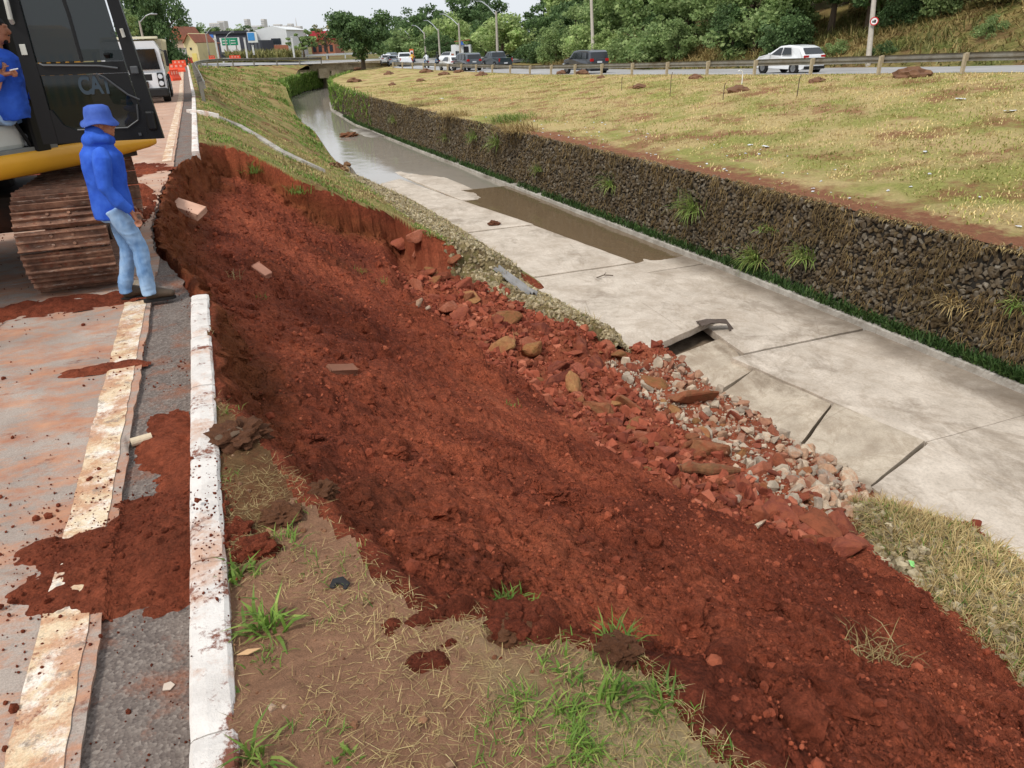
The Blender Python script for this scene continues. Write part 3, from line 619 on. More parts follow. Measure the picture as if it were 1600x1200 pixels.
def pixhit(x, y, zf=None, t0=1.0, t1=60.0):
    """where the sight line through photo pixel x, y meets the near bank"""
    v = CR @ np.array([x - 800.0, y - 600.0, 1150.0]); v = v / np.linalg.norm(v); t = np.linspace(t0, t1, 1200)
    P = np.array([0, 0, CAM_H]) + t[:, None] * v; z = (zf or (lambda a, b: land(a, b)[0]))(P[:, 0], P[:, 1]); i = int(np.argmax(P[:, 2] < z)); p = P[i].copy(); p[2] = z[i]; return p
def mat_leafy(name, cols, rough=0.7, trans=0.25, isl=True, sc=0.6):
    t = NT(name, rough, 0.25); c = t.ramp(t.isl() if isl else t.rnd(), [(i / max(1, len(cols) - 1), lin(*q)) for i, q in enumerate(cols)])
    c = t.mix(1.0, c, t.ramp(t.noise(sc, 4, 0.6), [(0.3, 0.65), (0.7, 1.25)]), 'MULTIPLY'); t.col(c)
    if trans:
        tr = t.n.new('ShaderNodeBsdfTranslucent'); t.L(c, tr.inputs[0]); ms = t.n.new('ShaderNodeMixShader'); ms.inputs[0].default_value = trans
        t.L(t.b.outputs[0], ms.inputs[1]); t.L(tr.outputs[0], ms.inputs[2]); t.L(ms.outputs[0], t.n['Material Output'].inputs[0])
    return t.m
def mat_stone(name, cols, bump=0.5, isl=False, dust=None):
    t = NT(name, 0.92, 0.2); v = t.obj() if not isl else t.pos()
    c = t.ramp(t.isl() if isl else t.rnd(), [(i / max(1, len(cols) - 1), lin(*q)) for i, q in enumerate(cols)])
    c = t.mix(1.0, c, t.ramp(t.noise(5, 8, 0.75, v), [(0.25, 0.5), (0.7, 1.25)]), 'MULTIPLY')
    if dust: c = t.mix(t.ramp(t.noise(5, 7, 0.75), [(0.44, 0), (0.60, 0.8)]), c, lin(*dust))
    t.col(c); t.bump(t.noise(22, 6, 0.7, v), bump, 0.03); return t.m
GABST = mat_stone('gabion_stone', [(74, 66, 56), (116, 106, 92), (92, 80, 64), (140, 132, 118), (82, 68, 52), (106, 92, 68)], 0.5, False, (84, 70, 48))
GABSTI = mat_stone('gabion_stone_small', [(74, 66, 56), (116, 106, 92), (92, 80, 64), (140, 132, 118), (82, 68, 52), (106, 92, 68)], 0.5, True, (84, 70, 48))
REDST = mat_stone('red_sandstone', [(120, 62, 48), (164, 92, 72), (104, 54, 44), (146, 80, 58), (176, 112, 88), (128, 72, 50), (150, 104, 72)], 0.7, False, (150, 84, 58))
BRNST = mat_stone('brown_sandstone', [(150, 108, 66), (124, 88, 54), (168, 124, 80)], 0.55, False, (150, 90, 62))
PALEST = mat_stone('pale_stone', [(196, 176, 152), (170, 156, 140), (206, 188, 164), (182, 150, 122), (156, 146, 134), (150, 102, 80)], 0.5, False, (176, 128, 98))
CLOD = mat_stone('soil_clod', [(126, 62, 43), (156, 80, 54), (108, 53, 37), (142, 71, 48), (174, 96, 68)], 0.8, True)
CLODO = mat_stone('soil_clod_single', [(124, 60, 41), (152, 76, 50), (110, 52, 36), (140, 68, 46)], 0.8)
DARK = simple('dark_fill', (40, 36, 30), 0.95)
hulls = [hull(14, k, 0.8, 0.25) for k in range(8)]
chunk = [clump_proto(k, 1, 0.5) for k in range(6)]
chunkh = [clump_proto(k + 20, 2, 0.55, 1.4) for k in range(6)]

# ------------------------------------------------------------------ gabion walls
wall = empty('gabion_wall', (13.4, 12, -4)); tag(wall, 'long dark gabion retaining wall of small stones along the far side of the channel', 'retaining wall')
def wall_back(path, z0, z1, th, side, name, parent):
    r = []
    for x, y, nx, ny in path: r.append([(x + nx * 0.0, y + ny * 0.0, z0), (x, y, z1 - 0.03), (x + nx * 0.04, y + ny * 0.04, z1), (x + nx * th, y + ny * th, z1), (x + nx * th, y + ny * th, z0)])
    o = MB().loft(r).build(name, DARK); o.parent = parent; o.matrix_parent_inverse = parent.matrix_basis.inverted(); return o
bpy.context.view_layer.update()
qs = np.concatenate([np.arange(-9, 60, 0.5), np.arange(60, 123.5, 1.0)])
def wpath(fx, qs, sgn):
    out = []
    for q in qs:
        dx = float(fx(q + 0.3) - fx(q - 0.3)) / 0.6; L = math.hypot(dx, 1); out.append((float(fx(q)), float(q), sgn / L, -sgn * dx / L))
    return out
wall_back(wpath(XR, qs, 1), -4.3, WT - 0.05, 0.5, 1, 'wall_core', wall)
def wall_stones(fx, y0, y1, z0, z1, sgn, near_n, parent, sp=0.108):
    P = []
    for z in np.arange(z0 + 0.05, z1 + 0.02, sp * 0.82):
        q = np.arange(y0, y1, sp) + rng.uniform(0, sp); q = q + rng.normal(0, 0.025, len(q)); P.append(np.stack([fx(q) - sgn * 0.01 + rng.normal(0, 0.018, len(q)), q, z + rng.normal(0, 0.02, len(q))], -1))
    P = np.concatenate(P); sz = rng.uniform(0.042, 0.082, len(P)); d = np.linalg.norm(P - np.array([0, 0, CAM_H]), axis=1)
    vis = P[:, 1] > 7.5
    order = np.argsort(-(sz / d) * vis); big = order[:near_n]; rest = order[near_n:]
    meshes = [mesh_np('stone', V * 0.09, F, GABST) for V, F in hulls]
    for i in big:
        o = link('stone', meshes[rng.integers(0, 8)], parent); o.location = P[i] - np.array(parent.location); o.rotation_euler = rng.uniform(-3, 3, 3); k = sz[i] / 0.09; o.scale = (k, k, k)
    o = scatter('stones', hulls, P[rest], sz[rest], GABSTI); o.name = 'small_stones'; o.parent = parent; o.matrix_parent_inverse = parent.matrix_basis.inverted()
wall_stones(XR, 5.0, 70.0, -3.9, WT, 1, 300, wall)
wall_stones(XR, 70.0, 110.0, -3.9, WT, 1, 0, wall, 0.22)
lw = empty('gabion_wall', (8, 90, -4)); tag(lw, 'gabion wall overgrown with grass curving along the left bank to the bridge', 'retaining wall')
bpy.context.view_layer.update()
qs = np.arange(80, 124, 1.0); wall_back(wpath(XL, qs, -1), -4.3, -1.72, 0.4, -1, 'wall_core', lw); wall_stones(XL, 80, 123, -4.0, -1.7, -1, 0, lw, 0.24)

# straw, roots and turf hanging on the wall; green strip at its foot
STRAW = mat_leafy('dry_straw', [(158, 134, 88), (190, 168, 116), (134, 110, 72), (208, 188, 136)], 0.8, 0.15)
ROOT = mat_leafy('dead_roots', [(96, 76, 50), (126, 104, 68), (150, 128, 84), (80, 64, 42), (108, 88, 58)], 0.9, 0.0)
GREEN = mat_leafy('green_grass', [(100, 130, 52), (128, 156, 68), (80, 110, 44), (150, 164, 84)], 0.6, 0.3, True, 2.0)
DGREEN = mat_leafy('lush_grass', [(56, 84, 42), (78, 106, 54), (46, 70, 36), (96, 120, 66)], 0.6, 0.3, True, 2.0)
n = 26000; q = 7 + 63 * rng.random(n) ** 1.7; zt = WT + 0.03 - 2.2 * rng.random(n) ** 1.5; clus = fbm(q * 1.1, zt * 0.9, 3, 4) > -0.02; q, zt = q[clus], zt[clus]; n = len(q)
V_, F_ = blade_mesh(np.stack([XR(q) - 0.06, q, zt], -1), rng.uniform(0.06, 0.34, n) * (0.6 + 0.8 * rng.random(n)), rng.uniform(0.006, 0.016, n), rng.uniform(1.6, 3.1, n), np.pi + rng.normal(0, 1.0, n), 0.5)
o = link('hanging_roots', mesh_np('hanging_roots', V_, F_, ROOT)); tag(o, 'dead roots and dry stems hanging down the far gabion wall', 'roots', kind='stuff')
def grass_stuff(name, base, h, w, m, label, cat='grass', lean=(0.1, 0.9), droop=0.6):
    n = len(base); V_, F_ = blade_mesh(base, h, w, rng.uniform(lean[0], lean[1], n), rng.uniform(0, 6.28, n), droop); return tag(link(name, mesh_np(name, V_, F_, m)), label, cat, kind='stuff')
n = 9000; q = 8 + 62 * rng.random(n) ** 1.6; k = fbm(q * 0.5, 0, 0, 3) > -0.30; q = q[k]; n = len(q)
grass_stuff('footing_grass', np.stack([XR(q) - rng.uniform(0.02, 0.33, n), q, np.full(n, -3.86)], -1), rng.uniform(0.12, 0.38, n), rng.uniform(0.02, 0.045, n), DGREEN, 'strip of lush dark green grass along the foot of the far wall')
n = 9000; q = 7 + 55 * rng.random(n) ** 1.6; k = fbm(q * 1.5, 0.3, 0, 3) > -0.25; q = q[k]; n = len(q); V_, F_ = blade_mesh(np.stack([XR(q) - 0.04 + rng.uniform(0, 0.2, n), q, np.full(n, WT + 0.01)], -1), rng.uniform(0.06, 0.2, n), rng.uniform(0.01, 0.025, n), rng.uniform(0.5, 2.2, n), np.pi + rng.normal(0, 0.8, n), 0.8); tag(link('wall_top_straw', mesh_np('wall_top_straw', V_, F_, STRAW)), 'fringe of dry grass hanging over the top edge of the far wall', 'grass', kind='stuff')
n = 9000; q = 80 + 43 * rng.random(n); grass_stuff('wall_grass', np.stack([XL(q) + rng.uniform(0.0, 0.5, n), q, -1.8 - 2.1 * rng.random(n)], -1), rng.uniform(0.3, 0.7, n), rng.uniform(0.08, 0.16, n), GREEN, 'grass hanging over the curved left gabion wall near the bridge')
n = 2500; q = 58 + 50 * rng.random(n); grass_stuff('wall_grass', np.stack([XR(q) - rng.uniform(-0.2, 0.25, n), q, WT - 2.2 * rng.random(n) ** 1.6], -1), rng.uniform(0.3, 0.6, n), rng.uniform(0.06, 0.12, n), GREEN, 'green weeds over the far wall where the channel bends')

def tuft(name, loc, nb, h, spread, m, seed=0, w=0.012, lean=(0.15, 1.0), out=None, parent=None, stem=None):
    r = np.random.default_rng(seed); a = r.uniform(0, 6.28, nb) if out is None else out + r.normal(0, 0.7, nb)
    b = np.stack([r.normal(0, spread, nb), r.normal(0, spread, nb), np.full(nb, -0.02)], -1)
    V_, F_ = blade_mesh(b, r.uniform(0.5, 1.0, nb) * h, w * r.uniform(0.7, 1.2, nb), r.uniform(lean[0], lean[1], nb), a, 0.7)
    o = link(name, mesh_np(name, V_, F_, m), parent); o.location = loc; return o
WGRN = mat_leafy('pale_weed', [(124, 150, 72), (152, 172, 92), (100, 128, 58), (176, 176, 112)], 0.7, 0.3, True, 2.0)
# tufts that grow out of the wall face
for k, (px, py, h, nb) in enumerate([(1082, 325, 0.75, 60), (1175, 405, 0.6, 55), (1250, 400, 0.5, 45), (1195, 358, 0.3, 20), (950, 290, 0.6, 40), (848, 265, 0.45, 35), (738, 215, 0.6, 50), (770, 225, 0.8, 50), (1478, 475, 0.45, 35), (1585, 480, 0.35, 25), (628, 187, 0.5, 40), (700, 215, 0.45, 30)]):
    p = pix(px, py, X=13.1 if px > 1000 else (12.8 if px > 800 else 12.2)); p[0] = float(XR(p[1])) - 0.05
    o = tuft('wall_tuft', p, int(nb * 2.2), h * 1.35, 0.14, WGRN if k != 8 else STRAW, k, 0.026, (0.3, 1.9), math.pi)
    tag(o, 'tuft of green grass growing out of the far gabion wall face', 'grass tuft', 'grass tufts on the far wall')
# grass spilling over the wall top
for k, (px, py, nb, h) in enumerate([(710, 180, 160, 0.8), (800, 190, 260, 0.9), (655, 165, 120, 0.6), (830, 185, 160, 0.7), (785, 205, 200, 0.9)]):
    p = pix(px, py, z=WT + 0.05); p[0] = max(p[0], float(XR(p[1])) + 0.05)
    tag(tuft('overhanging_grass', p, nb * 2, h, 0.5, WGRN if k % 2 else STRAW, k + 40, 0.03, (0.4, 1.5), math.pi), ['straw and green grass clump hanging over the far wall beside a bare patch', 'pale green grass clump spilling over the middle of the far wall', 'dry grass clump at the far wall top near the bend', 'bright grass clump at the end of the bare red strip on the wall top', 'long straw hanging down the wall face below the bright clump'][k], 'grass clump')

# ------------------------------------------------------------------ turf on the banks (uncountable)
def near_dens(n, y0, y1, p): return y0 + (y1 - y0) * rng.random(n) ** p
n = 70000; q = near_dens(n, 8, 70, 1.5); u = rng.random(n) ** 0.9; a = XR(q) + 0.4; x = a + (GRX(q) + 0.3 - a) * u
k = fbm(x * 0.7, q * 0.7, 8, 3) > -0.35 + 0.5 * (1 - sstep(0.2, 2.8, x - a)) * (q < 38); x, q = x[k], q[k]; n = len(q); z = np.interp(0, [0, 1], [0, 0]) 
a = XR(q) - 0.03; b = GRX(q) + 0.6; tt = (x - a) / (b - a)
z = WT + 0.02 + (zg(q) - WT) * (0.35 * tt + 0.65 * sstep(0, 1, tt)) + (0.10 * fbm(x * 0.5, q * 0.4, 2, 4) + 0.035 * fbm(x * 3, q * 3, 6, 3)) * sstep(0, 0.06, tt) * (1 - sstep(0.9, 1, tt))
gr = fbm(x * 0.45, q * 0.45, 3, 3) + 0.5 * rng.normal(0, 0.35, n) > 0.12; base = np.stack([x, q, z - 0.01], -1)
grass_stuff('bank_straw', base[~gr], rng.uniform(0.05, 0.13, (~gr).sum()), rng.uniform(0.015, 0.035, (~gr).sum()), mat_leafy('bank_straw', [(206, 184, 128), (220, 200, 146), (188, 166, 112), (194, 178, 116)], 0.85, 0.1, True, 0.5), 'mown dry yellow grass covering the far bank')
grass_stuff('bank_grass', base[gr], rng.uniform(0.06, 0.14, gr.sum()), rng.uniform(0.015, 0.04, gr.sum()), mat_leafy('bank_green', [(158, 160, 88), (142, 150, 76), (178, 172, 104)], 0.8, 0.2, True, 0.5), 'sparse green grass among the dry turf of the far bank')
def on_left(n, y0, y1, p, x0=0.02, x1=0.97):
    q = near_dens(n, y0, y1, p); a = -0.25 + kerbX(q); x = a + (XL(q) - a) * rng.uniform(x0, x1, n); z, ins = land(x, q, False)[:2]
    z = z + np.where(q > 24, (0.12 * fbm(x * 1.2, q * 0.8, 4, 4)) * sstep(24, 26, q) * sstep(0.3, 1.5, x), 0); k = ins < 0.1; return x[k], q[k], z[k]
x, q, z = on_left(46000, 17.5, 110, 1.8); k = fbm(x * 0.55, q * 0.3, 8, 3) > 0.0; x, q, z = x[k], q[k], z[k]; n = len(x); sc = 1 + (q - 17) / 60
green = fbm(x * 0.5, q * 0.25, 13, 3) + 0.12 * rng.normal(0, 1, n) > -0.02
for g, nm, m_, lb in ((green, 'left_bank_grass', GREEN, 'patchy green grass on the left bank beyond the slide'), (~green, 'left_bank_straw', STRAW, 'dry grass on the left bank beyond the slide')):
    grass_stuff(nm, np.stack([x, q, z - 0.01], -1)[g], rng.uniform(0.05, 0.12, g.sum()) * sc[g], rng.uniform(0.015, 0.035, g.sum()) * sc[g], m_, lb)
x, q, z = on_left(16000, 17.6, 34, 1.0, 0.0, 0.85); k = rng.random(len(x)) < 0.35 + 0.65 * (fbm(x * 1.1, q * 0.8, 3, 3) > 0); x, q, z = x[k], q[k], z[k]
grass_stuff('left_bank_turf', np.stack([x, q, z - 0.01], -1), rng.uniform(0.04, 0.11, len(x)), rng.uniform(0.008, 0.02, len(x)), mat_leafy('bank_mix', [(150, 156, 84), (184, 168, 108), (120, 136, 66), (196, 180, 124)], 0.8, 0.2, True, 1.0), 'short mixed turf at the far scarp of the slide')
n = 4500; q = 33 + 62 * rng.random(n); k = fbm(q * 0.35, 2, 2, 2) > 0.12; q = q[k]; n = len(q)
xx = XL(q) - 0.3 - rng.random(n) ** 2 * 1.0; grass_stuff('waterside_grass', np.stack([xx, q, land(xx, q, False)[0]], -1), rng.uniform(0.15, 0.42, n), rng.uniform(0.03, 0.08, n), GREEN, 'tall lush green grass along the water edge of the left bank')
# ------------------------------------------------------------------ loose soil on the slide
def surf(x, y):
    z, ins, sc, rb = land(x, y); return z, ins, sc, rb
n = 20000; y = 0.9 + 19.5 * rng.random(n) ** 1.9; x = -0.9 + 7.6 * rng.random(n); z, ins, sc, rb = surf(x, y)
k = (ins > 0.8) & (noise(x * 0.9, y * 0.9, 44) + 0.25 * rng.random(n) > -0.2) & ((rng.random(n) > sc * 0.8)); x, y, z = x[k], y[k], z[k]
d = np.hypot(np.hypot(x, y), CAM_H - z); s_ = 0.003 + 0.0007 * d + 0.006 * (rng.pareto(2.3, len(x)) + 0.1); s_ = np.minimum(s_, 0.045)
tag(scatter('soil_crumbs', chunk, np.stack([x, y, z + s_ * 0.1], -1), s_, CLOD, smooth=False), 'loose crumbs of red soil strewn over the slide', 'soil', kind='stuff')
n = 3200; y = 1.0 + 17 * rng.random(n) ** 1.7; x = -0.7 + 7 * rng.random(n); z, ins, sc, rb = surf(x, y); k = (ins > 0.8) & (noise(x * 0.8, y * 0.8, 3) > -0.05) & (sc < 0.4); x, y, z = x[k], y[k], z[k]; s_ = np.minimum(0.014 + 0.011 * rng.pareto(1.9, len(x)), 0.10)
tag(scatter('soil_lumps', chunkh, np.stack([x, y, z + s_ * 0.0], -1), s_, SOIL, smooth=False), 'fist-sized lumps of red soil lying on the slide', 'soil', kind='stuff')
bigm = [mesh_np('soil_clod', clump_proto(k + 60, 4, 0.75, 1.7)[0], clump_proto(k + 60, 4, 0.75, 1.7)[1], SOIL, False) for k in range(4)]
for k, (px, py, r) in enumerate([(870, 772, .10), (685, 802, .14), (1290, 1090, .16), (1075, 975, .16), (660, 865, .08), (800, 985, .13), (372, 835, .09), (405, 865, .10), (385, 860, .07), (345, 850, .08), (1250, 1015, .12), (930, 800, .09), (1190, 940, .12), (560, 790, .09), (1020, 880, .12), (620, 710, .10), (760, 900, .10), (480, 690, .09), (1430, 940, .11), (1345, 930, .1)]):
    p = pixhit(px, py); o = link('soil_clod', bigm[k % 4]); o.location = p + np.array([0, 0, -r * 0.1]); o.scale = (r * 1.05, r * 0.9, r * 0.75); o.rotation_euler = (0, 0, k * 1.3)
    tag(o, 'large rounded clod of dark red soil lying on the slide', 'soil clod', 'large clods on the slide')

def biggest(F, n):
    lab = np.arange(n)
    for _ in range(400):
        m_ = lab[F].min(1); new = lab.copy(); np.minimum.at(new, F.ravel(), np.repeat(m_, F.shape[1])); new = new[new]
        if (new == lab).all(): break
        lab = new
    k = lab[F[:, 0]]; u, c = np.unique(k, return_counts=True); return F[k == u[c.argmax()]]
# soil heap spilled across the kerb onto the road
gx, gy = np.meshgrid(np.linspace(-3.4, -0.26, 210), np.linspace(2.25, 5.0, 190))
cx = np.interp(gx, [-3.4, -2, -1.2, -0.26], [3.15, 3.25, 3.3, 3.45]); wd = np.interp(gx, [-3.4, -2, -1, -0.45, -0.26], [0.25, 0.33, 0.52, 0.62, 0.55]); hh = np.interp(gx, [-3.4, -2.2, -1.4, -0.9, -0.5, -0.26], [0.0, 0.0, 0.025, 0.07, 0.16, 0.19])
h = hh * np.exp(-((gy - cx) / wd) ** 2 * 1.6) + 0.03 * fbm(gx * 3, gy * 3, 4, 4) + clodf(gx, gy, 6, 4) * 0.035 + clodf(gx, gy, 14, 5) * 0.018 + 0.008 * fbm(gx * 25, gy * 25, 1, 2) - 0.045
h += 0.07 * np.exp(-((gx + 0.45) / 0.16) ** 2 - ((gy - 4.25) / 0.35) ** 2)
zf = h - 0.01 - 0.02 * (gx > -0.78); V3 = np.stack([gx, gy, zf], -1).reshape(-1, 3); F3 = grid_faces(*gx.shape); kk = (h.ravel()[F3].max(1) > 0.0)
v3, f3, u3 = compact(V3, biggest(F3[kk], len(V3))); me = mesh_np('soil_heap', v3, f3, SOIL, True); vattr(me, 'scarp', np.zeros(len(v3))); vattr(me, 'rubble', np.zeros(len(v3)) + 0.25)
tag(link('soil_heap', me), 'low heap of red soil spilled over the white kerb onto the road', 'soil heap')
n = 1700; x = -3.0 + 2.8 * rng.random(n) ** 0.6; y = 3.35 + rng.normal(0, 0.42, n); s_ = np.minimum(0.003 + 0.003 * rng.pareto(2.2, n), 0.022)
zz = np.interp(x, [-3.4, -2.2, -1.4, -0.9, -0.5, -0.26], [0.0, 0.02, 0.05, 0.10, 0.20, 0.22]) * np.exp(-((y - 3.35) / 0.55) ** 2 * 1.6) - 0.04; zz = np.maximum(zz, np.where(x > -0.78, -0.03, 0.004)); zz = np.where(x > -0.44, np.maximum(zz, 0.13), zz)
tag(scatter('spilled_crumbs', chunk, np.stack([x, y, zz + s_ * 0.3], -1), s_, SOIL), 'crumbs of red soil round the heap on the road', 'soil', kind='stuff')
n = 1800; y = 1.6 + 15 * rng.random(n) ** 1.7; x = -0.45 - 2.6 * rng.random(n) ** 1.4; k = noise(x * 0.9, y * 1.1, 3) > 0.02; x, y = x[k], y[k]; s_ = np.minimum(0.002 + 0.0005 * y + 0.0025 * rng.pareto(2.3, len(x)), 0.02)
tag(scatter('road_crumbs', chunk, np.stack([x, y, np.where(x > -0.785, -0.03, 0.004) + s_ * 0.2], -1), s_, SOIL), 'small red crumbs scattered over the road and gutter', 'soil', kind='stuff')
def patch(name, cx, cy, rx, ry, hgt, lab, seed=0, z0=0.0, n=70):
    gx, gy = np.meshgrid(np.linspace(-rx, rx, n), np.linspace(-ry, ry, n)); r = np.sqrt((gx / rx) ** 2 + (gy / ry) ** 2)
    h = hgt * (1 - r ** 2) + hgt * 0.8 * fbm((gx + cx) * 4, (gy + cy) * 4, seed, 4, 0.6) + clodf(gx + cx, gy + cy, 7, seed) * hgt * 0.7 - 0.15 * hgt; V3 = np.stack([gx, gy, h + z0 - 0.01], -1).reshape(-1, 3); F3 = grid_faces(n, n); kk = (h.ravel()[F3].max(1) > 0) & (r.ravel()[F3].max(1) < 1)
    v3, f3, u3 = compact(V3, biggest(F3[kk], len(V3))); me = mesh_np(name, v3, f3, SOIL, True); vattr(me, 'scarp', np.zeros(len(v3))); vattr(me, 'rubble', np.zeros(len(v3)) + 0.15); o = link(name, me); o.location = (cx, cy, 0); return tag(o, lab, 'soil heap')
patch('soil_heap', -1.75, 7.75, 1.1, 0.3, 0.05, 'thin drift of red soil in front of the excavator track', 2)
patch('soil_heap', -1.65, 12.6, 0.72, 2.6, 0.16, 'red soil bank heaped on the broken road edge behind the standing man', 3)
patch('soil_heap', -2.3, 16.6, 1.6, 1.2, 0.07, 'red soil trail lying across the road beyond the excavator', 4)
patch('soil_heap', -0.58, 4.5, 0.2, 0.5, 0.05, 'small soil patch in the gutter against the kerb', 5, -0.03, 40)
patch('soil_heap', -1.05, 5.9, 0.35, 0.12, 0.03, 'small smear of soil crossing the worn yellow line', 6, 0.0, 40)
patch('soil_heap', 0.52, 2.15, 0.5, 0.26, 0.12, 'loose bright red soil dumped on the bare verge', 7, -0.02, 60)

# ------------------------------------------------------------------ stone mattresses beside the floor
def mattress(name, yq, xo, xi, label, seed, straw_n, green_n, stone_n, drop_):
    root = empty(name, (float(np.mean(xo)), float(np.mean(yq)), -3.6)); tag(root, label, 'stone mattress'); bpy.context.view_layer.update()
    u = np.linspace(0, 1, 40); Y = np.repeat(yq[:, None], 40, 1); X = xi[:, None] + (xo - xi)[:, None] * u; L0 = land(X, Y, False)[0]; zz = L0 - 0.03 + (np.maximum(L0 + 0.12, -3.15 - 0.40 * u[None, :] ** 1.2) - L0 + 0.03) * sstep(0, 0.3, u)[None, :] + 0.05 * fbm(X * 1.5, Y * 1.5, seed, 3)
    ends = np.minimum(sstep(0, 0.5, Y - yq[0]), sstep(0, 0.5, yq[-1] - Y)); zz = zz - drop_ * (1 - np.sqrt(np.clip(1 - np.clip((u[None, :] - 0.86) / 0.14, 0, 1) ** 2, 0, 1))) - 0.3 * (1 - ends)
    def put(o): o.parent = root; o.matrix_parent_inverse = root.matrix_basis.inverted(); return o
    put(link('mattress_body', mesh_np('mattress_body', np.stack([X, Y, zz], -1).reshape(-1, 3), grid_faces(*X.shape), mat_ground('mattress_fill', lin(120, 112, 70), lin(164, 146, 104), lin(120, 100, 74), 3.0), True)))
    def pts(n):
        a = rng.random(n) * (len(yq) - 1); i = a.astype(int); fr = a - i; j = rng.integers(0, 40, n); y = yq[i] + (yq[i + 1] - yq[i]) * fr
        return np.stack([X[i, j] + (X[i + 1, j] - X[i, j]) * fr, y, zz[i, j] + (zz[i + 1, j] - zz[i, j]) * fr], -1)
    P = pts(stone_n); put(scatter('mattress_stones', hulls, P, rng.uniform(0.03, 0.07, stone_n), mat_stone('mattress_stone%d' % seed, [(166, 152, 122), (132, 118, 92), (192, 178, 148), (150, 134, 98), (108, 96, 74)], 0.4, True)))
    for nm, k, m_, hs_ in (('straw', straw_n, STRAW, (0.08, 0.3)), ('weeds', green_n, GREEN, (0.06, 0.22))):
        if k:
            P = pts(k * 2); P = P[fbm(P[:, 0] * 1.5, P[:, 1] * 1.5, 3 + len(nm), 2) > -0.1][:k]; V_, F_ = blade_mesh(P, rng.uniform(hs_[0], hs_[1], len(P)), rng.uniform(0.006, 0.014, len(P)), rng.uniform(0.3, 1.6, len(P)), rng.uniform(0, 6.28, len(P)), 0.5); o = put(link(nm, mesh_np(nm, V_, F_, m_))); o['kind'] = 'stuff'
    return root
yq = np.arange(12.25, 30.0, 0.2)
mattress('stone_mattress', yq, np.interp(yq, [12.2, 14.4, 16.6, 21.5, 27.6, 30], [7.35, 7.15, 7.0, 7.05, 6.65, 5.9]), np.interp(yq, [12.2, 13.5, 15, 17, 21, 30], [6.9, 6.3, 5.7, 5.0, 4.6, 4.2]), 'wire-netted mattress of small pale stones sagging along the channel slab', 3, 2500, 900, 6500, 0.55)
yq = np.arange(0.2, 6.0, 0.12)
mattress('stone_mattress', yq, np.interp(yq, [0, 4, 4.8, 5.6, 6], [7.85, 7.85, 8.1, 7.6, 7.2]), np.interp(yq, [0, 3.6, 5, 6], [5.9, 6.0, 6.3, 7.0]), 'torn mattress covered in straw and litter at the right edge of the channel', 5, 16000, 5000, 3000, 0.4)

# ------------------------------------------------------------------ stones that fell to the foot of the slide
redm = [mesh_np('stone', *rock(13, 100 + k, 0.75, 0.35), REDST) for k in range(8)]; brnm = [mesh_np('stone', *rock(16, 140 + k, 0.75, 0.2), BRNST) for k in range(4)]; palm = [mesh_np('stone', *rock(14, 180 + k, 0.7, 0.15), PALEST) for k in range(6)]
def stone(meshes, p, r, name, lab, grp, sx=1.0):
    o = link(name, meshes[rng.integers(0, len(meshes))]); o.location = p + np.array([0, 0, r * 0.1]); o.scale = (r * sx, r * rng.uniform(0.75, 1.0), r * rng.uniform(0.7, 0.95)); o.rotation_euler = (rng.uniform(-.6, .6), rng.uniform(-.6, .6), rng.uniform(0, 6.28)); return tag(o, lab, 'stone', grp)
stone(brnm, pixhit(790, 502), 0.36, 'boulder', 'largest ochre boulder at the foot of the slide below the mattress', 'ochre boulders', 1.15)
stone(brnm, pixhit(832, 552), 0.30, 'boulder', 'long ochre boulder lying below the largest one', 'ochre boulders', 1.4)
stone(brnm, pixhit(785, 545), 0.30, 'boulder', 'ochre boulder half buried at the soil edge', 'ochre boulders', 1.2)
stone(brnm, pixhit(735, 465), 0.28, 'boulder', 'small ochre boulder uphill of the largest one', 'ochre boulders')
stone(brnm, pixhit(965, 560), 0.20, 'boulder', 'ochre block beside the dark red block at the slab corner', 'ochre boulders')
stone(brnm, pixhit(1022, 603), 0.24, 'boulder', 'flat ochre boulder among red stones below the slab corner', 'ochre boulders', 1.4)
stone(brnm, pixhit(1190, 625), 0.20, 'boulder', 'round ochre stone against the sunken slab', 'ochre boulders')
stone(brnm, pixhit(1053, 645), 0.16, 'boulder', 'round dark ochre stone on the bright red rubble', 'ochre boulders')
for px, py, r, sx in [(908, 545, .27, 1.), (948, 548, .2, 1.2), (838, 515, .26, 1.1), (690, 435, .22, 1.5), (722, 452, .28, 1.1), (655, 395, .26, 1.1), (710, 410, .2, 1.1), (700, 490, .3, .9), (720, 495, .28, .9), (1085, 630, .36, 1.5), (1140, 598, .22, 1.7), (1062, 600, .16, 1), (1105, 705, .26, 1.3), (1080, 700, .2, 1.2), (1040, 712, .2, 1.3), (935, 640, .2, 1.2), (965, 610, .2, 1.2), (870, 600, .22, 1.3), (905, 585, .2, 1.2), (1320, 835, .2, 1.6), (1335, 860, .22, 1.1), (1215, 810, .26, 1.4), (1270, 850, .15, 1.2), (1180, 740, .2, 1.2), (630, 400, .24, 1.3), (668, 430, .2, 1.2), (775, 505, .2, 1.3), (985, 580, .2, 1.2)]:
    stone(redm, pixhit(px, py), r, 'red_stone', 'sizeable angular red stone at the foot of the slide', 'large red stones at the slide foot', sx)
i = 0
